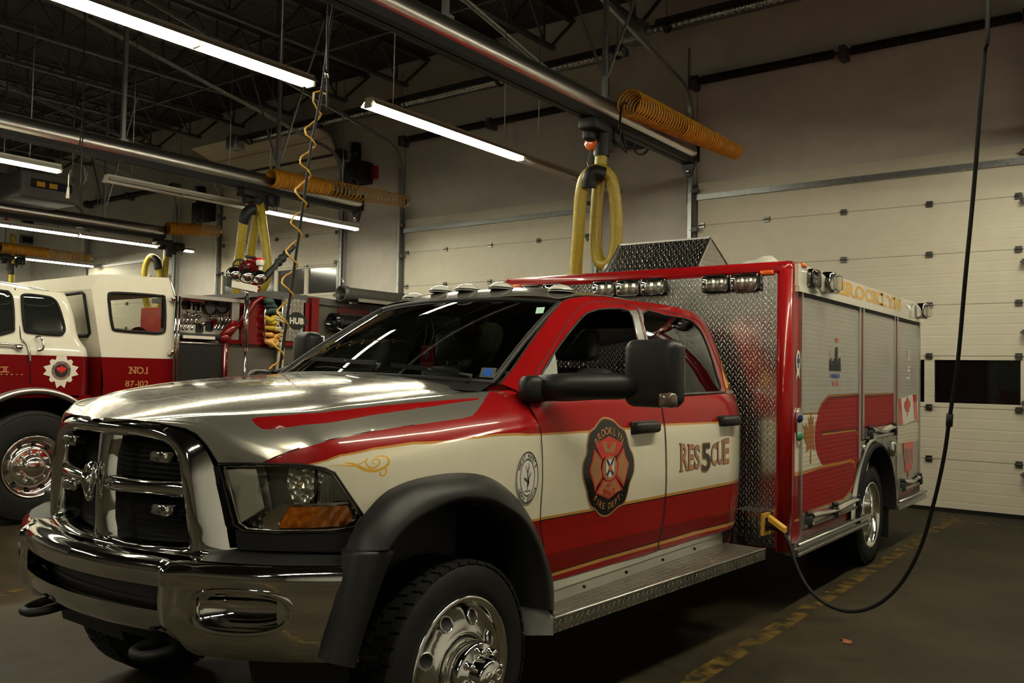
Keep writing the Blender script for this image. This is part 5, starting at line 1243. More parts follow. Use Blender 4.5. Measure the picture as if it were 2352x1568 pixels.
# --- seal on the front door
sc = lambda pts: [(1300+a/5.6, 930+b/5.6) for a, b in pts]
so = sc([(495, 150), (600, 182), (680, 262), (750, 310), (790, 420), (815, 530), (865, 640), (880, 760), (870, 880), (820, 1010), (790, 1150), (745, 1270), (660, 1320), (580, 1400), (500, 1440), (430, 1420), (370, 1350), (310, 1310), (270, 1200), (260, 1120), (225, 1000), (205, 870), (215, 740), (260, 620), (265, 500), (290, 350), (360, 280), (430, 180)])
SO = [tuple(p) for p in spl(CS.poly(so), 3, closed=True)]
cyz = CS.inv(*sc([(547, 805)])[0]); CYZ = V3(cyz)
def shrink(p, k): return [tuple(CYZ+(V3(q)-CYZ)*k) for q in p]
seal = child(fld, 'door_seal', on_cs(SO, .0015), 'copper', label='fire department seal, maltese cross on a black quatrefoil')
child(seal, 'seal_field', on_cs(shrink(SO, .955), .0025), 'black_gloss') if False else None
def lay(nm, pts, e, mt): return child(fld, nm, on_cs(pts, e), mt)
lay('seal_field', shrink(SO, .955), .0025, 'black_gloss')
def pp(pts): return CS.poly(sc(pts))
TP = pp([(376, 522), (405, 480), (470, 440), (545, 396), (625, 438), (690, 470), (725, 495), (690, 570), (650, 640), (600, 655), (500, 665), (463, 690), (425, 620)])
LP = pp([(352, 566), (400, 620), (458, 700), (442, 800), (465, 935), (362, 1115), (345, 1020), (290, 840), (330, 700)])
RP = pp([(735, 535), (752, 640), (803, 750), (770, 900), (735, 1050), (635, 910), (655, 800), (645, 690)])
BP = pp([(372, 1135), (468, 955), (560, 975), (632, 925), (722, 1085), (640, 1125), (575, 1185), (540, 1207), (470, 1175)])
for nm, p in (('cross_arm', TP), ('cross_arm', LP), ('cross_arm', RP), ('cross_arm', BP)): lay(nm, p, .0035, 'decal_red')
def shr(p, k): c = sum(V3(q) for q in p)/len(p); return [tuple(c+(V3(q)-c)*k) for q in p]
lay('arm_field', shr(LP, .84), .0045, 'copper'); lay('arm_field', shr(RP, .84), .0045, 'copper'); lay('arm_field', shr(BP, .84), .0045, 'copper')
lay('arm_field', pp([(455, 480), (545, 460), (635, 480), (635, 530), (612, 620), (545, 605), (490, 612), (465, 540)]), .0045, 'copper')
def at(c, e): c = V3(c); return lambda a, b: csn(c[0]+a, c[1]+b, e)
cl = CS.inv(*sc([(548, 530)])[0]); m = MB(); flat(m, [(a*.033, b*.028) for a, b in MAPLE], at(cl, .0055)); child(fld, 'maple_leaf', m, 'decal_red')
el = lambda rx, rz, n=28: [(rx*cos(t), rz*sin(t)) for t in np.linspace(0, 2*pi, n)[:-1]]
cc = CS.inv(*sc([(552, 808)])[0])
for r_, mt, e in ((.064, 'decal_red', .005), (.058, 'copper', .006)): m = MB(); flat(m, el(r_*1.15, r_), at(cc, e)); child(fld, 'seal_centre', m, mt)
f_ = at(cc, .007); f2 = at(cc, .0078); f3 = at(cc, .0086); m = MB(); shd = [(-.038, .042), (.038, .042), (.038, -.015), (.022, -.036), (0, -.046), (-.022, -.036), (-.038, -.015)]; flat(m, shd, f_); child(fld, 'shield', m, 'decal_white')
m = MB(); flat(m, [(-.038, .042), (-.022, .042), (.034, -.028), (.020, -.036)], f2); flat(m, [(.038, .042), (.022, .042), (-.034, -.028), (-.020, -.036)], f2); child(fld, 'saltire', m, 'navy')
m = MB(); flat(m, [(-.012, .014), (.012, .014), (.012, -.006), (0, -.018), (-.012, -.006)], f3); child(fld, 'escutcheon', m, 'orange')
def arc(s, R, a0, a1, h, flip=False, e=.005, sx=1.0, bold=.02):
    m = MB(); n = len(s)
    for i, ch in enumerate(s):
        if ch == ' ': continue
        a = radians(a0+(a1-a0)*i/(n-1)); vs, fs = glyph(ch, bold); x0 = min(v[0] for v in vs); x1 = max(v[0] for v in vs); k = h/.70; rot = a-pi/2 if not flip else a+pi/2
        px_, pz_ = R*cos(a), R*sin(a); f = at(cyz, e); out = []
        for v in vs:
            u, w_ = (v[0]-(x0+x1)/2)*k*sx, v[1]*k; out.append(f(px_+u*cos(rot)-w_*sin(rot), pz_+u*sin(rot)+w_*cos(rot)))
        m.add(out, fs)
    return m
child(fld, 'seal_lettering', arc('BROOKLYN', .160, 132, 48, .034, e=.004), 'copper', label='arched copper lettering BROOKLYN')
child(fld, 'seal_lettering', arc('FIRE DEPT.', .196, 228, 312, .030, flip=True, e=.004), 'copper', label='arched copper lettering FIRE DEPT.')
cb_ = CS.inv(*sc([(545, 1110)])[0]); m = MB(); text(m, '1962', lambda a, b: at(cb_, .0058)(a, b+(.0-.018+a*a*4)), .026, w=.105, bold=.025); text(m, 'EST', lambda a, b: at(cb_, .0058)(a, b+.024), .014, w=.045, bold=.02); child(fld, 'seal_year', m, 'decal_red')
# --- RES5CUE lettering
def pxletter(ch, x0, x1, yt0, yt1, yb0, yb1, e, par, mt, bold, slab, grow=0):
    vs, fs = glyph(ch, bold); xs = [v[0] for v in vs]; ys = [v[1] for v in vs]; a0, a1, b0, b1 = min(xs), max(xs), min(ys), max(ys)
    q = [V3(CS.inv(x0-grow, yb0+grow)), V3(CS.inv(x1+grow, yb1+grow)), V3(CS.inv(x1+grow, yt1-grow)), V3(CS.inv(x0-grow, yt0-grow))]
    def f(u, w_): p = (q[0]*(1-u)+q[1]*u)*(1-w_)+(q[3]*(1-u)+q[2]*u)*w_; return csn(p[0], p[1], e)
    m = MB(); m.add([f((v[0]-a0)/(a1-a0), (v[1]-b0)/(b1-b0)) for v in vs], fs)
    if slab:
        for sx, sy in SLAB.get(ch, []):
            c = sx*.80+.10; w0, w1 = (0, slab) if sy == 0 else (1-slab, 1); m.add([V3(f(*q))+V3((.0006, 0, 0)) for q in ((c-.24, w0), (c+.24, w0), (c+.24, w1), (c-.24, w1))], [(0, 1, 2, 3)])
    child(par, 'lettering', m, mt, label='letter %s of the word RES5CUE' % ch)
for ch, x0, x1, a, b, c, d in (('R', 1563, 1580, 1018, 1020, 1082, 1079), ('E', 1581, 1593, 1020, 1021.5, 1079, 1077), ('S', 1594.5, 1607, 1021.5, 1022, 1077, 1076), ('C', 1633, 1646, 1021, 1017, 1070, 1067.5), ('U', 1647.5, 1660, 1016, 1010, 1067, 1065), ('E', 1661.5, 1673.5, 1009, 1005, 1065, 1063)):
    pxletter(ch, x0, x1, a, b, c, d, .002, rrd, 'navy', .030, .055, .9); pxletter(ch, x0, x1, a, b, c, d, .0032, rrd, 'copper', .018, .045)
pxletter('5', 1610.5, 1631, 1017, 1016, 1083.5, 1081, .0038, rrd, 'copper', .035, 0, .8); pxletter('5', 1611, 1630.5, 1018.5, 1017.5, 1082, 1080, .005, rrd, 'black_gloss', .015, 0)
# --- oval decal on the fender
dc_ = FC.inv(1210, 1096); c3 = fc(*dc_); par = [o for o in bpy.data.objects if o.name == 'fender'][0]
f = lambda e: (lambda a, b: V3((c3[0]+e, c3[1]+.72*a, c3[2]+b)))
def ringm(rx, rz, w_, fn, n=40):
    m = MB(); vs = [fn(rx*cos(t), rz*sin(t)) for t in np.linspace(0, 2*pi, n+1)[:-1]]+[fn((rx-w_)*cos(t), (rz-w_)*sin(t)) for t in np.linspace(0, 2*pi, n+1)[:-1]]; m.add(vs, [(i, (i+1) % n, n+(i+1) % n, n+i) for i in range(n)]); return m
m = MB(); flat(m, el(.112, .112), f(.003)); ov = child(par, 'oval_decal', m, 'decal_white', label='round white decal with a plant emblem')
child(par, 'decal_ring', ringm(.108, .108, .005, f(.0045)), 'black'); child(par, 'decal_ring', ringm(.072, .078, .004, f(.0045)), 'black')
cyz_s, at_s = cyz, at
cyz = (0, 0); at = lambda c, e: (lambda a, b: f(e)(a, b))
child(par, 'decal_lettering', arc('WEST HANTS', .082, 150, 30, .018, e=.005), 'black'); child(par, 'decal_lettering', arc('NOVA SCOTIA', .100, 215, 325, .018, flip=True, e=.005), 'black')
at = at_s; cyz = cyz_s
m = MB(); g = f(.005)
for P_, W_ in (([(0, -.05), (.002, -.02), (.0, .02), (-.02, .05)], [.004, .006, .005, .003]), ([(0, -.01), (.02, .005), (.035, .02)], [.004, .008, .003]), ([(0, -.02), (-.02, -.005), (-.035, .0)], [.004, .008, .003]), ([(.0, .015), (.012, .04), (.01, .062)], [.004, .006, .002]), ([(.0, -.035), (.01, -.02), (.012, -.005)], [.01, .014, .003]), ([(-.03, -.055), (.03, -.055)], [.003, .003])):
    flat(m, stroke(P_, W_), g)
child(par, 'plant_emblem', m, 'black')
# ------------------------------------------------------------------ grille, headlamps, bumper
def Yg(x, z): return -.838+.36*x*x+.10*max(0, z-1.15)+.05*max(0, 1.0-z)
half = [(0, 1.350), (.20, 1.348), (.34, 1.336), (.425, 1.312), (.485, 1.275), (.520, 1.215), (.542, 1.13), (.562, 1.04), (.580, .95), (.592, .885), (.570, .862), (.50, .858), (.25, .852), (0, .850)]
inn = [(0, 1.262), (.20, 1.262), (.315, 1.252), (.365, 1.235), (.395, 1.205), (.412, 1.165), (.425, 1.11), (.438, 1.04), (.448, .97), (.455, .925), (.44, .912), (.38, .908), (.20, .902), (0, .90)]
H = spl(half, 5); N_ = spl(inn, 5); n = len(H)
def gf(i, k):
    i, k = int(i), int(k); s = 1
    if i >= n: i = 2*n-2-i; s = -1
    f = [0, .04, .18, .40, .62, .82, .95, 1.0, 1.0][k]; d = [.055, .022, .002, -.028, -.034, -.022, .0, .030, .085][k]
    p = H[i]*(1-f)+N_[i]*f; return V3((s*p[0], Yg(p[0], p[1])+d, p[1]))
m = MB(); m.grid(gf, range(2*n-1), range(9)); gr = T('grille_surround', m, 'chrome', label='chrome grille surround')
def gbar(pts, w, h, name='grille_bar'):
    m = MB(); P_ = [V3(p) for p in pts]
    prof = [(-1, .02), (-.85, -.008), (-.3, -.020), (.3, -.020), (.85, -.008), (1, .02)]
    def f(i, k):
        i, k = int(i), int(k); p = P_[i]; a, d = prof[k]; vert = abs(P_[-1][2]-P_[0][2]) > .2
        q = p+(V3((a*w[i]/2, 0, 0)) if vert else V3((0, 0, a*w[i]/2))); return V3((q[0], Yg(q[0], q[2])+.012+d, q[2]))
    m.grid(f, range(len(P_)), range(len(prof))); return T(name, m, 'chrome')
zz = np.linspace(1.275, .89, 12); gbar([(0, 0, z) for z in zz], [.10 if .95 < z < 1.22 else .125 for z in zz], 0)
for s in (-1, 1): xx = np.linspace(.04, .445, 9); gbar([(s*x, 0, 1.09+.012*x) for x in xx], [.058+.012*(x > .38) for x in xx], 0)
for s in (-1, 1):
    for z0, z1 in ((.915, 1.058), (1.125, 1.25)):
        for k in range(7):
            z = z0+(z1-z0)*(k+.5)/7; m = MB(); lim = .44 if z < 1.16 else .44-(z-1.16)*.6
            m.grid(lambda x, v: V3((s*x, Yg(x, z)+.045+.03*v, z+.004-.012*v)), np.linspace(.05, lim, 7), (0, 1)); T('grille_slat', m, 'black_gloss') if True else None
m = MB(); m.grid(lambda x, z: V3((x, Yg(x, z)+.088, z)), np.linspace(-.5, .5, 13), np.linspace(.88, 1.28, 5)); T('radiator_screen', m, 'black')
# emblem: stylised horned head on the crossing of the bars
ex = lambda x, z, d=0: V3((x, Yg(0, z)-.022+d, z)); m = MB()
m.sphere(ex(0, 1.125, -.010), (.030, .022, .045), 16, 10); m.tube([ex(0, 1.13, -.02), ex(0, 1.09, -.025), ex(0, 1.045, -.018)], [.028, .022, .014], 12); m.sphere(ex(0, 1.04, -.018), (.016, .012, .014), 12, 8)
for s in (-1, 1): m.tube([ex(s*(.018+.026*sin(t)*(1-t*.08)), 1.112+.040*cos(t)*(1-t*.12), -.012-.004*t) for t in np.linspace(0, 4.6, 20)], [.010*(1-.13*k/4) for k in range(20)], 8); m.tube([ex(s*.015, 1.145, -.01), ex(s*.032, 1.142, -.012)], [.008, .003], 6)
T('emblem', m, 'polished', label='chrome horned head emblem')
def strobe(px, py):
    p = None
    for x in np.arange(-.6, .6, .004):
        q = I(px, py, 'x', x)
        if p is None or abs(q[1]-Yg(x, q[2])) < best: best = abs(q[1]-Yg(x, q[2])); p = q
    m = MB(); c = V3((p[0], Yg(p[0], p[2])+.005, p[2])); m.rbox(c+V3((-.045, -.028, -.019)), c+V3((.045, .03, .019)), .008); o = T('grille_strobe', m, 'chrome', label='small strobe light in the grille')
    q = MB(); q.rbox(c+V3((-.038, -.034, -.014)), c+V3((.012, -.026, .014)), .005); child(o, 'lens', q, 'clear_lens')
    q = MB(); q.box(c+V3((-.03, -.03, -.012)), c+V3((-.0, -.028, .012))); child(o, 'reflector', q, 'grey_panel')
for p in ((374, 1048), (376, 1170), (170, 1010), (170, 1112)): strobe(*p)
# dark filler between grille and headlamp
# headlamps
HLp = FC.poly([tuple(p)[:2] for p in hl])
def fcn(a, b, d):
    p = fc(a, b); u = fc(a+.003, b)-p; v = fc(a, b+.003)-p; nn = np.cross(u, v); nn /= np.linalg.norm(nn); 
    if nn[0]*.6-nn[1]*.8 < 0: nn = -nn
    return p+nn*d
def ssl(poly, e, st=(.02, .02), paint=()): return patch(lambda a, b: fcn(a, b, e), poly, paint=paint, step=st)
for s in (1, -1):
    mm_ = lambda q: q if s > 0 else mirror(q)
    m = MB(); ring = [fcn(a, b, 0) for a, b in [tuple(p) for p in spl(HLp, 3, closed=True)]]; k = len(ring)
    # housing: side walls and back
    back_ = [p+V3((-.06, .10, -.004)) for p in ring]; c_ = sum(back_)/k; m.add(ring+back_, [(i, (i+1) % k, k+(i+1) % k, k+i) for i in range(k)])
    hm = T('headlamp', mm_(m), 'plastic', label='headlamp with clear lens and amber turn signal')
    back2 = lambda a, b: fcn(a, b, -.045)+V3((-.02, .03, 0))
    bp = HLp
    silver = FC.poly([(508, 1080), (584, 1078), (603, 1168), (542, 1206)]); gface = FC.poly([(584, 1070), (650, 1070), (640, 1120), (660, 1165), (645, 1190), (603, 1178)]); ribs = FC.poly([(742, 1088), (782, 1096), (808, 1150), (735, 1152)])
    m = patch(back2, bp, paint=[(gface, 2), (silver, 1), (ribs, 3)], step=(.015, .015)); child(hm, 'reflector_panel', mm_(m), ['lamp_reflector', 'lamp_silver', 'lamp_grey', 'lamp_ribs'])
    child(hm, 'inner_panel', mm_(ssl(silver, -.014)), 'lamp_silver'); child(hm, 'side_reflector', mm_(ssl(ribs, -.016)), 'lamp_ribs')
    # bowl with bulb
    ctr = fcn(*FC.inv(672, 1122), -.055)+V3((-.02, .03, 0)); axd = V3((.35, -.93, 0)); axd /= np.linalg.norm(axd)
    m = MB(); m.lathe([(.012, -.045), (.035, -.035), (.058, -.012), (.070, .014), (.074, .016)], ctr, axd, 28)
    child(hm, 'reflector_bowl', mm_(m), 'chrome')
    m = MB(); m.tube([ctr-axd*.045, ctr-axd*.0], [.008, .010], 10); m.sphere(ctr+axd*.002, .011, 10, 8); child(hm, 'bulb', mm_(m), 'copper')
    am = FC.poly([(660, 1165), (800, 1162), (815, 1188), (800, 1208), (720, 1214), (640, 1214), (637, 1204)])
    child(hm, 'turn_signal', mm_(patch(lambda a, b: fcn(a, b, -.018+.004*sin(a*260)*cos(b*240)), am, step=(.008, .008))), 'amber', label='amber turn signal')
    fr_ = FC.poly([(600, 1190), (648, 1154), (655, 1160), (660, 1158), (800, 1153), (803, 1158), (660, 1163), (637, 1204), (640, 1216), (600, 1214)])
    child(hm, 'chrome_divider', mm_(ssl(fr_, -.012)), 'polished')
    m = MB(); m.tube([fcn(a, b, .001) for a, b in HLp], .0045, 6, closed=True, caps=False); child(hm, 'lamp_gasket', mm_(m), 'black')
    cc_ = sum(V3(q) for q in HLp)/len(HLp); m = MB(); m.tube([fcn(*(cc_+(V3(q)-cc_)*.955), -.008) for q in HLp], .0055, 6, closed=True, caps=False); child(hm, 'lamp_rim', mm_(m), 'polished')
    child(hm, 'lens', mm_(ssl(HLp, .004)), 'clear_lens')
# --- bumper
yb = pl([0, .15, .30, .45, .55, .70, .85, .97, 1.04], [-.945, -.938, -.918, -.885, -.858, -.800, -.715, -.615, -.548])
def bprof(x):
    """outline of the bumper section at x: list of (dy outward negative, z)"""
    ax_ = abs(x); lowz = .615 if ax_ < .50 else (.615-.055*min(1, (ax_-.50)/.06)); lift = -.0*ax_
    return [(.16, .872), (.10, .884), (.045, .886), (.012, .876), (-.004, .855), (-.006, .83), (.004, .805), (.006, .79), (.004, .75), (.006, .71), (.010, .68), (.022, .645), (.045, lowz+.012), (.08, lowz), (.14, lowz+.01)]
xs_ = sorted(set(list(np.linspace(-1.04, 1.04, 60))+[-.465, .465, -.43, .43, -.535, .535, -.50, .50]))
def bsurf(x, j):
    p = bprof(x); j = int(j); d, z = p[j]; y = yb(abs(x))+d
    k = .0
    if .475 < abs(x) < .56 and 4 <= j <= 11: k = -.020*sin(pi*(abs(x)-.475)/.085)**1
    return V3((x, y+k, z))
m = MB()
A_ = [[bsurf(x, j) for j in range(15)] for x in xs_]; fs = []
for i in range(len(xs_)-1):
    for j in range(14):
        xm = (xs_[i]+xs_[i+1])/2
        if abs(xm) < .465 and 6 < j < 9: continue
        if .63 < abs(xm) < .86 and 7 <= j <= 9: continue
        fs.append((i*15+j, (i+1)*15+j, (i+1)*15+j+1, i*15+j+1))
m.add([p for r_ in A_ for p in r_], fs, True)
bum = T('bumper', m, 'chrome', label='chrome front bumper')
m = MB(); m.grid(lambda x, k: V3((x, yb(abs(x))+[.006, .03, .09][int(k)], [.792, .786, .786][int(k)])), np.linspace(-.465, .465, 21), range(3)); m.grid(lambda x, k: V3((x, yb(abs(x))+[.006, .03, .09][int(k)], [.709, .715, .715][int(k)])), np.linspace(-.465, .465, 21), range(3)); child(bum, 'intake_lip', m, 'chrome')
m = MB(); m.grid(lambda x, z: V3((x, yb(abs(x))+.10, z)), np.linspace(-.47, .47, 15), (.69, .81)); child(bum, 'intake_screen', m, 'black')
for s in (-1, 1):
    # recessed fog lamp pocket
    def pk(t, k):
        k = int(k); rx, rz = [(.165, .080), (.150, .066), (.140, .056), (.06, .024), (.0, .0)][k]; dep = [.004, -.014, .050, .075, .078][k]
        x = .745+rx*(abs(cos(t))**.8)*(1 if cos(t) > 0 else -1); z = .735+rz*(abs(sin(t))**.8)*(1 if sin(t) > 0 else -1)+.10*(x-.745)*.3
        return V3((s*x, yb(x)+.004+dep, z))
    m = MB(); m.grid(pk, np.linspace(0, 2*pi, 40), range(5)); child(bum, 'fog_lamp_pocket', m, 'chrome')
    m = MB(); m.tube([(s*.26, -.80, .60), (s*.34, -.84, .60)], .02, 8); hk = spl([(s*.44, -.62, .575), (s*.45, -.76, .575), (s*.46, -.84, .565), (s*.43, -.90, .560), (s*.37, -.90, .560), (s*.34, -.84, .565), (s*.35, -.74, .575)], 6)
    m = MB(); m.tube(hk, .017, 10); m.rbox((s*.32, -.74, .555), (s*.47, -.58, .605), .012); T('tow_hook', m, 'black', label='black tow hook')
m = MB(); m.grid(lambda x, k: V3((x, yb(abs(x))+[.09, .14, .30, .40][int(k)], [.63, .56, .50, .50][int(k)])), np.linspace(-.62, .62, 15), range(4)); T('lower_valance', m, 'black')
m = MB(); m.grid(lambda x, k: V3((x, Yg(min(abs(x), .6), .9)+[.0, .10][int(k)] if abs(x) < .6 else yb(abs(x))+[.03, .16][int(k)], [.885, .90][int(k)])), np.linspace(-1.0, 1.0, 31), range(2)); T('bumper_filler', m, 'black')
# ------------------------------------------------------------------ old fire engine in the next bays
XP = -5.5; XO = -7.95
FE = thing('fire_engine', ((XP+XO)/2, 3.0, 0), 'older white over red fire engine with a star emblem, left of the rescue truck', 'fire engine')
def E(name, mb, mats, label=None, par=None):
    if par is not None: return child(par, name, mb, mats, label)
    o = mesh_obj(name, mb, mats, FE)
    if label: o['label'] = label
    return o
PP = lambda pts, x=XP: [(float(q[1]), float(q[2])) for q in (I(a, b, 'x', x) for a, b in pts)]
TT = 1.607
# cab shell swept around the rear corner
yr = pl([.5, 1.25, 1.60, 1.68, 1.74, 1.80, 2.0, 2.16, 2.24], [1.96, 1.96, 1.95, 1.94, 1.90, 1.865, 1.83, 1.79, 1.755])
ins = pl([.5, 1.2, 1.62, 1.72, 1.80, 2.15, 2.24], [.0, .0, .0, .015, .03, .08, .13])
def cabp(s, z, fl=.12):
    x0 = XP-ins(z); r = .13; y1 = yr(z)
    L = (y1-r)-(-1.2)
    if s <= 1: return V3((x0, -1.2+L*s, z))
    if s <= 2: a = (s-1)*pi/2; return V3((x0-r+r*cos(a), y1-r+r*sin(a), z))
    return V3((x0-r+(XO+.15-x0+r)*(s-2), y1, z))
S_ = [0, .2, .4, .6, .7, .8, .85, .9, .95, 1]+list(np.linspace(1.08, 2, 12))+[2.3, 3]
for z0, z1, mt, nm in ((1.20, TT, 'red_engine', 'cab_lower'), (TT, 2.235, 'white_paint', 'cab_upper')):
    m = MB(); m.grid(lambda s, z: cabp(s, z), S_, np.linspace(z0, z1, 16)); cabo = E(nm, m, mt)
# cab lower with wheel arch cut: side skirt patch in front of / behind the arch
m = MB(); m.grid(lambda u, v: (XP-ins(2.235)*1.0-.05-(XP-XO-.55)*u, -1.2+(1.69+1.2)*v-.12*(abs(2*u-1)**6), 2.235+.135*(max(0, 1-abs(2*u-1)**3.2))**.6*(1-.6*v**8)), np.linspace(0, 1, 25), np.linspace(0, 1, 20)); E('cab_roof', m, 'white_paint')
m = MB(); m.tube([(XP-.21, -1.2, 2.232), (XP-.21, 1.55, 2.232)]+[(XP-.21-.10*(1-cos(a)), 1.55+.12*sin(a), 2.232) for a in np.linspace(.2, 1.5, 6)], .016, 8); E('drip_rail', m, 'white_paint')
sid = lambda e: (lambda a, b: V3((XP-ins(b)+e, a, b)))
def rr_px(pts, n=4): return [tuple(p) for p in spl(PP(pts), n, closed=True)]
for pts, lb in (([(-40, 670), (20, 668), (30, 672), (35, 690), (34, 748), (26, 761), (-40, 764)], 'cab_window'), ([(66, 676), (110, 680), (130, 686), (141, 705), (151, 750), (147, 764), (134, 768), (72, 762), (60, 752), (58, 690)], 'cab_window')):
    po = rr_px(pts, 3); w_ = E(lb, patch(sid(.012), po, step=(.1, .1)), 'old_glass')
    m = MB(); m.tube([sid(.012)(*p) for p in po], .014, 8, closed=True, caps=False); E('window_gasket', m, 'rubber', par=w_)
m = MB(); z_ = PP([(48, 660), (50, 778), (66, 792), (70, 880)]); m.tube([sid(.003)(*p) for p in z_], .006, 6); E('door_seam', m, 'black')
m = MB(); z_ = spl([sid(.012)(*p) for p in PP([(52, 780), (62, 790), (66, 810), (68, 830)])], 5); m.tube(z_, .012, 6); E('door_edge_trim', m, 'alu')
m = MB(); q = PP([(82, 775), (88, 774), (93, 790), (91, 802), (84, 806)]); pts = spl([sid(.02)(*q[0]), sid(.06)(*q[1]), sid(.075)(*q[2]), sid(.06)(*q[3]), sid(.02)(*q[4])], 5); m.tube(pts, .011, 8); E('grab_handle', m, 'chrome')
m = MB(); q = PP([(-20, 789), (15, 790), (50, 794)]); m.tube([sid(.03)(*p) for p in q], .010, 8); q2_ = PP([(42, 797)])[0]; m.sphere(sid(.02)(*q2_), (.03, .04, .03), 10, 8); E('door_latch', m, 'chrome')
# star emblem
c = PP([(140, 851)])[0]; f = lambda e: (lambda a, b: V3((XP+e, c[0]+a, c[1]+b)))
star = []
for k in range(8):
    a = pi/2+k*pi/4; R_ = .175 if k % 2 == 0 else .150
    if k % 2 == 0: star += [((R_*cos(a-.22))*1.0, R_*sin(a-.22)), (R_*.80*cos(a), R_*.80*sin(a)), (R_*cos(a+.22), R_*sin(a+.22))]
    else: star += [(.118*cos(a-.28), .118*sin(a-.28)), (.145*cos(a-.1), .145*sin(a-.1)), (.145*cos(a+.1), .145*sin(a+.1)), (.118*cos(a+.28), .118*sin(a+.28))]
m = MB(); flat(m, star, f(.004)); st_ = E('star_emblem', m, 'white_paint', 'white eight pointed star emblem with a red maple leaf')
m = MB(); flat(m, el(.092, .092), f(.006)); E('emblem_ring', m, 'alu', par=st_); m = MB(); flat(m, el(.066, .066), f(.0075)); E('emblem_field', m, 'black', par=st_)
m = MB(); flat(m, [(a*.062, b*.052) for a, b in MAPLE], f(.009)); E('maple_leaf', m, 'decal_red', par=st_)
m = MB(); cc_s = c
for i, ch in enumerate('FIRE DEPARTMENT'):
    if ch == ' ': continue
    a = radians(205-230*i/14); vs, fs = glyph(ch, .02); k = .020/.7; rot = a-pi/2; m.add([f(.0078)(.072*cos(a)+v[0]*k*cos(rot)-v[1]*k*sin(rot), .072*sin(a)+v[0]*k*sin(rot)+v[1]*k*cos(rot)) for v in vs], fs)
E('emblem_lettering', m, 'black', par=st_)
m = MB(); q = PP([(8, 850)])[0]; text(m, 'OL', lambda a, b: V3((XP+.004, q[0]+a, q[1]-.02+b)), .055, bold=.02, slab=.015); E('door_lettering', m, 'copper', 'gold door lettering cut off by the frame edge')
m = MB(); q = PP([(22, 845)])[0]
for k in range(7): m.sphere((XP+.004, q[0]-.16+k*.045, q[1]-.06), (.004, .012, .006), 8, 6)
E('scroll_line', m, 'copper')
# canopy: hollow shell with windows on both sides
SA = PP([(232, 629), (390, 638), (402, 680), (404, 824)])+[(2.87, .62), (2.06, .62)]+PP([(237, 880), (233, 818), (210, 663)])
cw = rr_px([(256, 673), (310, 675), (368, 680), (377, 687), (378, 750), (370, 764), (330, 763), (270, 758), (258, 750), (251, 700), (250, 680)], 3)
for x, nm in ((XP, 'canopy_side'), (XO, 'canopy_side')):
    zlow = [(1.9, TT), (3.0, TT), (3.0, .5), (1.9, .5)]
    o = E(nm, patch(lambda a, b: V3((x, a, b)), SA, [cw], [(zlow, 1)], (.15, .15)), ['white_paint', 'red_engine'], 'white canopy side with a black framed window')
    m = MB(); m.tube([(x+(.004 if x == XP else -.004), a, b) for a, b in cw], .016, 8, closed=True, caps=False); E('window_gasket', m, 'rubber', par=o)
    E('window_glass', patch(lambda a, b: V3((x-.005, a, b)), cw, step=(.2, .2)), 'cab_glass', par=o)
T0, T1 = SA[0], SA[1]; F1_ = SA[-1]; F2_ = SA[-2]; K1 = SA[2]; K2_ = SA[3]
def span(p, q, n=2): return [(XP, *p), (XO, *p), (XO, *q), (XP, *q)]
m = MB(); m.add(span(T0, T1), [(0, 1, 2, 3)]).add(span(T1, K1), [(0, 1, 2, 3)]).add(span(T0, F1_), [(0, 1, 2, 3)]); E('canopy_roof', m, 'white_paint')
# front face with side windows
fy_ = lambda z: F1_[0]+(F2_[0]-F1_[0])*(F1_[1]-z)/(F1_[1]-F2_[1])
fw_ = [(XP-.15, 2.24), (XP-.15, 1.85), (XP-.21, 1.82), (XP-.62, 1.82), (XP-.66, 1.86), (XP-.66, 2.21), (XP-.60, 2.25), (XP-.19, 2.26)]
fwo = [(XO+XP-a, b) for a, b in fw_]
ff = lambda a, b: V3((a, fy_(b), b))
outl = [(XP, F1_[1]), (XP, TT), (XO, TT), (XO, F1_[1])]
E('canopy_front', patch(ff, outl, [fw_, fwo], step=(.2, .2)), 'white_paint')
for w2 in (fw_, fwo):
    gl_ = E('canopy_window', patch(lambda a, b: ff(a, b)+V3((0, .01, 0)), w2, step=(.3, .3)), 'cab_glass'); m = MB(); m.tube([ff(*p)+V3((0, -.006, 0)) for p in w2], .018, 8, closed=True, caps=False); E('window_gasket', m, 'rubber', par=gl_)
m = MB(); m.add([(XP, fy_(TT), TT), (XO, fy_(TT), TT), (XO, 2.06, .62), (XP, 2.06, .62)], [(0, 1, 2, 3)]); E('canopy_lower_front', m, 'red_dark')
m = MB(); m.box((XP-.02, 2.08, .60), (XO+.02, 2.85, 1.30)); E('canopy_floor', m, 'interior')
m = MB()
for k, (x, y, z, r_) in enumerate(((-6.1, 2.3, 1.82, .13), (-6.6, 2.5, 1.80, .12), (-6.0, 2.72, 1.84, .11), (-7.0, 2.4, 1.78, .14))): m.sphere((x, y, z), (r_, r_, r_*1.1), 12, 8); m.rbox((x-.2, y-.14, 1.30), (x+.2, y+.14, z-.05), .05)
E('seats', m, 'interior')
m = MB(); q = PP([(318, 858)])[0]; text(m, 'NO.1', lambda a, b: V3((XP+.005, q[0]+a, q[1]+b)), .072, w=.20, bold=.025, slab=.016); q = PP([(318, 885)])[0]; text(m, '87-102', lambda a, b: V3((XP+.005, q[0]-.02+a, q[1]-.01+b)), .06, w=.26, bold=.02); E('canopy_lettering', m, 'copper', 'gold lettering NO.1')
m = MB()
for yy, xx in ((2.815, .06), (2.862, .05)): m.tube([(XP+xx, yy, 1.30), (XP+xx, yy, 2.29)], .015, 10)
for z in (1.68, 2.26): m.rbox((XP-.005, 2.77, z-.03), (XP+.07, 2.84, z+.03), .01)
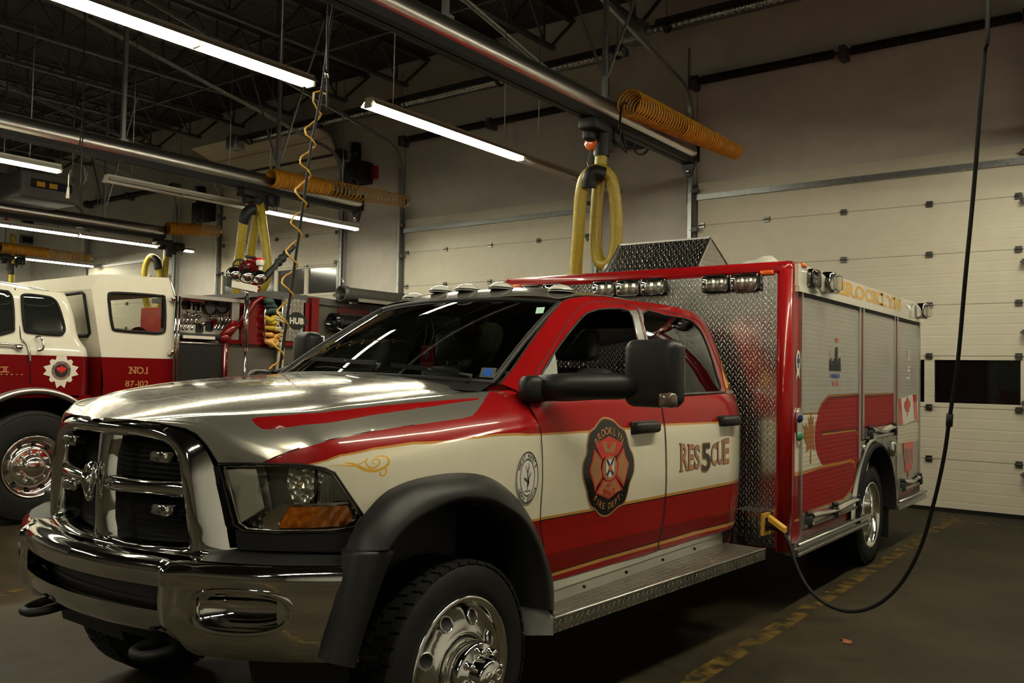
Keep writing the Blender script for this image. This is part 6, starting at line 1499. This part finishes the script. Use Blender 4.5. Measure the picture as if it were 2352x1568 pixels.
E('grab_rail', m, 'chrome')
m = MB(); m.tube([(XP, *SA[1]), (XP, *K1), (XP, *K2_)], .012, 6); E('corner_trim', m, 'alu')
# wheel, arch
WC = V3((XP-.02, 1.43, .54)); RT = .535
m = MB(); w = .14; m.lathe([(.28, -w), (.33, -w*1.06), (RT-.08, -w*1.1), (RT-.02, -w*.95), (RT, -w*.8), (RT, w*.8), (RT-.02, w*.95), (RT-.05, w*1.0), (RT-.09, w*1.08), (.36, w*1.06), (.335, w*1.08), (.30, w*1.0), (.28, w*.9)], WC-V3((.14, 0, 0)), (1, 0, 0), 64); m.lathe([(RT-.03, w*.99), (RT-.032, w*1.02), (RT-.036, w*.99)], WC-V3((.14, 0, 0)), (1, 0, 0), 64)
tyr = E('wheel', m, 'rubber', 'wheel with polished ten stud rim')
Cw = WC-V3((.14, 0, 0)); Lp = lambda pr, mt, nm: child(tyr, nm, MB().lathe(pr, Cw, (1, 0, 0), 48), mt)
Lp([(.288, w*.98), (.298, w*1.05), (.290, w*1.08), (.275, w*.95), (.262, w*.62), (.205, w*.52), (.195, w*.72), (.165, w*.78), (.12, w*.78), (.112, w*.8), (.105, w*1.15), (.085, w*1.3), (0, w*1.36)], 'polished', 'rim')
for k in range(10):
    a = 2*pi*k/10+.2
    m = MB(); p = Cw+V3((w*.60, .233*cos(a), .233*sin(a))); m.lathe([(0, .003), (.024, .003)], p, (.97, .2*cos(a), .2*sin(a)), 14); child(tyr, 'hand_hole', m, 'black')
    a += .3; p = Cw+V3((w*.78, .142*cos(a), .142*sin(a))); m = MB(); m.sphere(p+V3((.012, 0, 0)), (.028, .019, .019), 10, 8); child(tyr, 'lug_nut', m, 'chrome')
m = MB(); A0, A1 = -.05, pi+.05
m.grid(lambda t, k: (XP+[.0, .045, .055, .03, -.4][int(k)], 1.40+[.755, .745, .715, .695, .69][int(k)]*cos(t), .545+[.755, .745, .715, .695, .69][int(k)]*sin(t)), np.linspace(A0, A1, 40), (0, 1, 2, 3)); E('wheel_arch', m, 'alu', 'bright wheel arch rim')
m = MB(); m.grid(lambda t, k: (XP+[.02, -.7][int(k)], 1.40+.69*cos(t), .545+.69*sin(t)), np.linspace(A0, A1, 30), (0, 1)); m.add([(XP-.68, .4, .1), (XP-.68, 2.4, .1), (XP-.68, 2.4, 1.35), (XP-.68, .4, 1.35)], [(0, 1, 2, 3)]); E('arch_liner', m, 'black')
arc_ = [(1.40+.72*cos(t), .545+.72*sin(t)) for t in np.linspace(0, pi, 24)]
low = [(-1.2, 1.21), (-1.2, .62), (.68, .62)]+arc_[::-1]+[(2.12, .62), (1.93, .62), (1.955, 1.21)]
lowp = [(-1.2, 1.22), (-1.2, .60)]+[p for p in arc_[::-1] if True]+[(1.955, .60), (1.955, 1.22)]
m = MB(); 
ysf = sorted([p for p in arc_ if p[0] < 1.95], key=lambda p: p[0])
top = 1.22
vs = []; 
for (a, b) in [(-1.2, .6), (.679, .6)]+ysf+[(1.95, 1.02)]:
    vs += [(XP, a, min(b, top)), (XP, a, top)]
m.add(vs, [(2*i, 2*i+2, 2*i+3, 2*i+1) for i in range(len(vs)//2-1)]); E('cab_skirt', m, 'red_engine')
m = MB(); m.box((XP-.7, -1.2, .55), (XO+.7, 2.1, 1.22)); m.box((XP-.75, .9, .5), (XO+.75, 1.9, 1.15)); E('frame_block', m, 'black')
# --- pump panel
m = MB(); m.box((XP-.32, 2.87, 1.30), (XP-.30, 3.72, 2.27)); E('pump_panel', m, 'white_paint', 'pump operator panel')
a, b = PP([(405, 692), (576, 683)]); m = MB(); m.box((XP-.35, 2.87, 2.285), (XP+.01, b[0]-.02, 2.325)); E('panel_canopy', m, 'alu')
m = MB(); m.box((XP-.31, 2.87, .9), (XP+.0, 3.48, 1.805)); E('pump_lower_panel', m, 'plastic')
m = MB(); m.box((XP-.30, 2.865, 1.95), (XP-.02, 2.90, 2.28)); E('panel_side', m, 'red_engine')
m = MB(); m.rbox((XP-.28, 2.88, 1.835), (XP+.02, 3.50, 1.90), .02); E('tray', m, 'plastic'); m = MB(); q = PP([(417, 774), (490, 771)]); m.box((XP+.02, q[0][0], 1.838), (XP+.035, q[1][0], 1.872)); E('tray_light', m, 'box_white')
m = MB(); m.tube([(XP-.0, 2.9, 1.79), (XP-.0, 3.46, 1.79)], .012, 8); E('tray_rail', m, 'alu')
for (px, py, r_) in ((482, 707, .082), (509, 704, .085)):
    p = I(px, py, 'x', XP-.22); m = MB(); m.lathe([(0, .0), (r_*.86, .0), (r_*.9, .03), (r_, .035), (r_, .0), (r_*.9, -.08)], p, (1, 0, 0), 28); g_ = E('gauge', m, 'black_gloss', 'large round pressure gauge'); m = MB(); m.lathe([(0, .004), (r_*.84, .004)], p, (1, 0, 0), 24); E('gauge_face', m, 'unit_grey', par=g_)
for k, (px, py) in enumerate(((432, 722), (440, 725), (448, 723), (456, 728), (484, 730), (466, 744))):
    p = I(px, py, 'x', XP-.24); m = MB(); m.sphere(p, (.03, .028, .028), 10, 8); E('knob', m, 'chrome')
for k, (px, py, mt) in enumerate(((437, 706, 'box_white'), (459, 708, 'box_white'), (449, 703, 'unit_grey'), (472, 718, 'box_white'), (502, 724, 'box_white'), (520, 706, 'box_white'), (533, 712, 'unit_grey'), (492, 742, 'tag_red'), (428, 700, 'interior'), (480, 748, 'black'), (458, 752, 'black'))):
    p = I(px, py, 'x', XP-.29); m = MB(); m.box(p+V3((-.005, -.045, -.05)), p+V3((.015, .045, .05))); E('label_plate', m, mt)
for k in range(11):
    px = (408, 417, 426, 435, 446, 498, 506, 515, 523, 532, 540)[k]; a = I(px-6, 756, 'x', XP-.12); b = I(px+4, 735, 'x', XP-.20); m = MB(); m.tube([a, b], .013, 8); m.sphere(b, .02, 8, 6); E('valve_lever', m, 'polished', None)
for k in range(6): 
    p = I(498+k*7, 727-k*.6, 'x', XP-.2); m = MB(); m.tube([p, p+V3((.05, .0, -.03))], .007, 6); m.tube([p+V3((0, 0, .02)), p+V3((0, 0, -.05))], .006, 6); E('drain_lever', m, 'polished')
m = MB(); q = PP([(537, 700), (551, 790)]); m.box((XP-.06, q[0][0], q[1][1]), (XP-.03, q[1][0], 2.30)); E('edge_panel', m, 'alu')
m = MB(); q = PP([(518, 780), (518, 860)]); m.tube([(XP+.0, q[0][0], 1.2), (XP+.0, q[0][0], 1.88)], .035, 10); m.tube([(XP+.0, q[0][0]-.04, 1.86), (XP, q[0][0]+.13, 2.04)], .06, 10); m.sphere((XP, q[0][0]-.02, 1.86), .07, 12, 8); E('red_stanchion', m, 'red_engine')
m = MB(); q = PP([(513, 792), (513, 860)]); m.tube([(XP+.03, q[0][0], 1.2), (XP+.03, q[0][0], 1.80)], .008, 6); E('stanchion_strip', m, 'alu')
rp = PP([(556, 735), (572, 716), (596, 690), (612, 688), (614, 797), (556, 795)])
m = MB(); m.prism(rp, lambda a, b, d: (XP-.02+d, a, b), -.3, 0); E('red_cabinet', m, 'red_engine', 'red cabinet with a sloping corner')
m = MB(); q = [V3((XP, *p)) for p in PP([(548, 752), (570, 715), (584, 695), (597, 685), (614, 688)])]; m.tube(q, .035, 8); E('cabinet_rim', m, 'red_engine')
m = MB(); q = PP([(603, 700), (602, 782)]); m.tube([(XP+.01, q[1][0], q[1][1]), (XP+.05, q[1][0], q[1][1]+.02), (XP+.05, q[0][0], q[0][1]-.02), (XP+.01, q[0][0], q[0][1])], .013, 8); E('cabinet_handle', m, 'chrome')
m = MB(); m.box((XP-.04, 3.5, 1.805), (XP+.01, 4.68, 1.85)); E('red_sill', m, 'red_engine')
m = MB(); m.box((XP-.35, 3.52, .6), (XP-.03, 8.2, 1.80)); E('lower_body', m, 'engine_grey')
m = MB(); m.box((XO+.0, 2.9, .6), (XP-.36, 8.3, 1.84)); m.box((XO+.1, 3.8, 1.84), (XP-.40, 8.3, 2.30)); E('body_core', m, 'red_dull')
m = MB(); m.prism([(3.95, 2.44), (4.2, 2.47), (8.3, 2.36), (8.3, 2.30), (3.95, 2.38)], lambda a, b, d: (d, a, b), XP-.05, XO+.1); E('hose_bed_cover', m, 'steel_dark')
# light tower
q = PP([(555, 680), (553, 860)]); yp = q[0][0]; xp_ = XP+.10
m = MB(); m.tube([(xp_, yp, 1.15), (xp_, yp, 1.75)], .017, 10); m.tube([(xp_, yp, 1.72), (xp_, yp, 2.36)], .027, 12); m.tube([(xp_, yp, 2.34), (xp_, yp, 2.46)], .022, 10); m.lathe([(.035, -.02), (.035, .02)], (xp_, yp, 1.74), (0, 0, 1), 12); lt = E('light_tower', m, 'polished', 'bright telescopic pole carrying three round floodlights')
a, b = I(528, 658, 'x', xp_), I(587, 670, 'x', xp_); m = MB(); m.bar(a+V3((0, 0, .03)), b+V3((0, 0, .03)), .07, .075); E('light_bar', m, 'box_white', par=lt)
m = MB(); c_ = I(523, 647, 'x', xp_); m.box(c_-V3((.03, .03, .05)), c_+V3((.03, .03, .05))); E('bar_end', m, 'black', par=lt)
for px, py in ((537, 630), (566, 634), (595, 637)):
    c_ = I(px, py, 'x', xp_); ax_ = V3((.83, -.55, .05)); m = MB(); m.lathe([(.0, -.07), (.04, -.065), (.075, -.03), (.088, .0), (.088, .012)], c_, ax_, 24); fl_ = E('floodlight', m, 'chrome', par=lt)
    # (three levels only: lens shares the lamp)
    m = MB(); m.sphere(c_+ax_*.005, (.083, .083, .083), 16, 10); fl2 = E('floodlight_lens', m, 'chrome', par=lt)
# monitor
m = MB(); b0 = I(588, 672, 'x', XP-.3); m.tube([b0+V3((0, 0, -.5)), b0, b0+V3((0, 0, .12))], .055, 12)
hb = I(583, 612, 'x', XP-.3); m.tube(spl([b0+V3((0, 0, .1)), I(589, 640, 'x', XP-.3), I(585, 618, 'x', XP-.3), I(570, 608, 'x', XP-.3), I(556, 620, 'x', XP-.3)], 5), .065, 12); m.tube([I(586, 612, 'x', XP-.3), I(586, 592, 'x', XP-.3)], .04, 10); E('deck_gun', m, 'red_engine', 'red deck gun body')
m = MB(); cw_ = I(551, 610, 'x', XP-.26); m.tube([cw_+V3((.03*cos(t), .075*cos(t), .075*sin(t))) for t in np.linspace(0, 2*pi, 25)[:-1]], .012, 8, closed=True, caps=False); m.tube([cw_-V3((.03, .075, 0)), cw_+V3((.03, .075, 0))], .008, 6); m.tube([cw_-V3((0, 0, .075)), cw_+V3((0, 0, .075))], .008, 6); E('hand_wheel', m, 'black')
m = MB(); m.tube([I(564, 589, 'x', XP-.3), I(586, 592, 'x', XP-.3)], .018, 8); E('lever', m, 'black')
a, b = I(606, 640, 'x', XP-.2), I(673, 565, 'x', XP-.2); d_ = b-a; m = MB()
N = 40; fr_r = lambda t: .045 if t < .25 else (.036 if t < .45 else (.055 if t < .52 else (.04 if t < .58 else (.056 if t < .66 else (.038 if t < .72 else (.05 if t < .80 else (.034 if t < .86 else .040)))))))
m.tube([a+d_*t for t in np.linspace(0, 1, N)], [fr_r(t) for t in np.linspace(0, 1, N)], 14); E('nozzle', m, 'black', 'black stacked nozzle of the deck gun')
c_ = I(598, 600, 'x', XP-.15); m = MB(); m.tube([c_+V3((0, 0, -.30)), c_+V3((0, 0, -.02))], .02, 8); m.lathe([(.045, -.05), (.052, 0), (.045, .01)], c_, (0, 0, 1), 16); bc = E('beacon', m, 'box_white'); m = MB(); m.sphere(c_+V3((0, 0, .01)), (.046, .046, .04), 14, 8, (0, pi/2)); E('beacon_dome', m, 'decal_red', par=bc)
# hanging gear
def blob(pts, mt, nm, label, sx=.05):
    m = MB(); rnd = random.Random(5)
    for (px, py, w_, h_) in pts:
        c_ = I(px, py, 'x', XP+.02); a_ = rnd.uniform(-.5, .5); hw, hh = w_/177/2, h_/177/2
        m.obox(c_+V3((rnd.uniform(-.03, .05), 0, 0)), V3((sx, 0, .01)), V3((.01, hw*cos(a_)*1.3, hw*sin(a_))), V3((0, -hh*sin(a_)*.6, hh*cos(a_))))
    return tag(mesh_obj(nm, m, mt), label, 'strap bundle')
t = thing('strap_bundle', I(622, 745, 'x', XP+.02), 'green, yellow and tan straps and gloves hanging on the fire engine beside the red cabinet', 'strap bundle')
def lumps(nm, mt, pts, seed):
    rnd = random.Random(seed); m = MB()
    for (px, py, w_, h_) in pts:
        c_ = I(px, py, 'x', XP+.03); k = [rnd.uniform(-1, 1) for _ in range(4)]
        hw, hh = w_/177/2*1.25, h_/177/2; m.tube(spl([c_+V3((.02*k[0], -hw, hh*.6*k[1])), c_+V3((.05, -hw*.3, hh*.4*k[2])), c_+V3((.04, hw*.4, -hh*.4*k[3])), c_+V3((.01, hw, hh*.5*k[0]))], 4), [hh*.5, hh*.7, hh*.75, hh*.8, hh*.75, hh*.8, hh*.8, hh*.75, hh*.7, hh*.75, hh*.7, hh*.6, hh*.45], 8)
    mesh_obj(nm, m, mt, t)
lumps('green_strap', 'green_strap', [(616, 695, 14, 18), (622, 703, 18, 16), (620, 716, 20, 14), (626, 712, 14, 14)], 1)
lumps('yellow_strap', 'yellow_strap', [(618, 733, 22, 16), (624, 742, 24, 14), (618, 754, 22, 12), (628, 757, 16, 10)], 2)
lumps('tan_strap', 'gold', [(616, 768, 18, 14), (622, 780, 22, 18), (632, 775, 16, 14), (626, 792, 18, 18), (614, 786, 12, 16)], 3)
t = thing('rope_bundle', I(640, 780, 'x', XP+.03), 'bunch of pale rope ends hanging beside the tread plate door with the hexagon badge', 'rope')
rnd = random.Random(11)
for k in range(16):
    px = 632+rnd.random()*14; py = 722+k*4.6; c_ = I(px, py, 'x', XP+.06); m = MB()
    m.tube(spl([c_+V3((0, -.05, rnd.uniform(-.03, .03))), c_+V3((.03, 0, rnd.uniform(-.03, .03))), c_+V3((0, .05, rnd.uniform(-.03, .03)))], 4), .013, 6); mesh_obj('rope_end', m, 'rope', t)
m = MB(); m.tube(spl([I(639, 788, 'x', XP+.05), I(645, 800, 'x', XP+.05), I(643, 830, 'x', XP+.05), I(640, 870, 'x', XP+.05)], 5), .045, 8); mesh_obj('rope_tail', m, 'rope', t)
# tread plate door with HUB badge, posts
q = PP([(652, 688), (702, 785)]); m = MB(); m.box((XP-.02, q[0][0], q[1][1]), (XP, q[1][0]-.02, q[0][1]+.02)); hp = E('tread_door', m, 'diamond_old', 'tread plate door with a black HUB badge')
c_ = PP([(681, 737)])[0]; f = lambda a, b: (XP+.006, c_[0]+a, c_[1]+b)
m = MB(); flat(m, [(-.19, .025), (-.05, .095), (.05, .095), (.19, .025), (.19, -.025), (.05, -.095), (-.05, -.095), (-.19, -.025)], lambda a, b: (XP+.003, c_[0]+a*.88, c_[1]+b*1.15)); E('badge', m, 'black', par=hp)
m = MB(); text(m, 'HUB', lambda a, b: f(a, b-.034), .072, w=.22, bold=.05); E('badge_lettering', m, 'box_white', par=hp)
for px, x0, w_ in ((705, 0, .045), (722, .03, .06)):
    q = PP([(px, 688 if px == 705 else 678), (px, 778)]); m = MB(); m.box((XP-.05, q[0][0]-w_, 1.88), (XP+x0, q[0][0]+w_, 2.36 if px == 705 else 2.43)); E('red_post', m, 'red_engine')
m = MB(); q = PP([(648, 690), (648, 785)]); m.tube([(XP+.01, q[0][0], 1.9), (XP+.01, q[0][0], 2.40)], .012, 8); E('post_rail', m, 'alu')
m = MB(); m.box((XP-.10, 4.85, 1.84), (XP-.08, 8.2, 2.40)); E('upper_panel', m, 'engine_grey')
q = PP([(785, 697), (832, 722)]); m = MB(); m.box((XP-.075, q[0][0], q[1][1]), (XP-.07, q[1][0]+.2, q[0][1])); E('red_panel', m, 'red_engine')
# suction hoses: separate things resting on the engine's racks
for k, (px, py, z_, y0, r_, lb) in enumerate(((781, 674, None, None, .095, 'upper dark grey hard suction hose on the rack of the fire engine'), (760, 738, None, None, .10, 'lower dark grey hard suction hose on the side of the fire engine'))):
    p = I(px, py, 'x', XP+.05); t = thing('suction_hose', (XP+.05, p[1]+1.3, p[2]), lb, 'suction hose', 'hard suction hoses on the fire engine'); x_ = XP+.06
    m = MB(); m.tube([(x_, p[1]+.02, p[2]), (x_, 8.0, p[2])], r_, 20, caps=False); m.lathe([(r_*1.12, 0), (r_*1.14, .10), (r_, .12)], (x_, p[1], p[2]), (0, 1, 0), 24); m.lathe([(r_*.96, 0), (r_*1.12, 0)], (x_, p[1], p[2]), (0, 1, 0), 24); m.lathe([(r_*.96, 0), (r_*.9, .3), (0, .3)], (x_, p[1], p[2]), (0, 1, 0), 24); mesh_obj('hose_body', m, 'plastic_grey' if k == 0 else 'black_gloss', t)
    m = MB(); m.lathe([(0, .02), (r_*.40, .02), (r_*.45, .1)], (x_, p[1]-.005, p[2]-.02), (0, 1, 0), 14); mesh_obj('core', m, 'black', t)
    m = MB(); m.tube([(x_, p[1]+.06, p[2]+r_), (x_, p[1]+.03, p[2]+r_+.10)], .012, 6) if k == 0 else m.tube([(x_+.08, p[1]+.02, p[2]-r_*.8), (x_+.14, p[1]+.08, p[2]-r_*1.2)], .012, 6); mesh_obj('latch', m, 'alu', t)
m = MB(); q = I(815, 690, 'x', XP+.1); m.box((XP-.1, q[1], 2.40), (XP+.17, 8.1, 2.425)).box((XP+.15, q[1], 2.40), (XP+.17, 8.1, 2.47)); E('hose_tray', m, 'alu')
m = MB(); m.box((XP-.1, 5.2, 2.02), (XP+.14, 8.1, 2.04)); E('hose_tray', m, 'plastic_grey')
for s in (XP-.55, ): 
    for y in (5.9, 7.2):
        m = MB(); m.lathe([(.28, -.14), (RT-.02, -.15), (RT, -.1), (RT, .1), (RT-.02, .15), (.28, .14)], (XP-.2, y, .54), (1, 0, 0), 40); o = E('wheel', m, 'rubber')
m = MB(); m.lathe([(.28, -.14), (RT-.02, -.15), (RT, -.1), (RT, .1), (RT-.02, .15), (.28, .14)], (XO+.2, 1.4, .54), (1, 0, 0), 40); E('wheel', m, 'rubber')
# fallen leaf on the floor
p = I(1945, 1474, 'z', 0); m = MB()
m.grid(lambda u, v: (p[0]+(u-.5)*.055+.01*sin(6*v), p[1]+(v-.5)*.075, .004+.010*sin(pi*v)*abs(sin(5*u+2*v))), np.linspace(0, 1, 7), np.linspace(0, 1, 9)); tag(mesh_obj('fallen_leaf', m, 'leaf'), 'small dry orange brown leaf lying on the floor near the truck', 'leaf')
# ------------------------------------------------------------------ world, colour, exposure
w = bpy.data.worlds.new('world'); SC.world = w; w.use_nodes = True
w.node_tree.nodes['Background'].inputs[0].default_value = (.05, .045, .035, 1); w.node_tree.nodes['Background'].inputs[1].default_value = .0
vs = SC.view_settings; vs.view_transform = 'Standard'; vs.look = 'None'; vs.gamma = 1; vs.use_curve_mapping = False; vs.exposure = 0.7
SC.display_settings.display_device = 'sRGB'
SC.cycles.use_denoising = True; SC.cycles.max_bounces = 8; SC.cycles.transparent_max_bounces = 16
SC.cycles.caustics_reflective = False; SC.cycles.caustics_refractive = False; SC.cycles.sample_clamp_indirect = 6
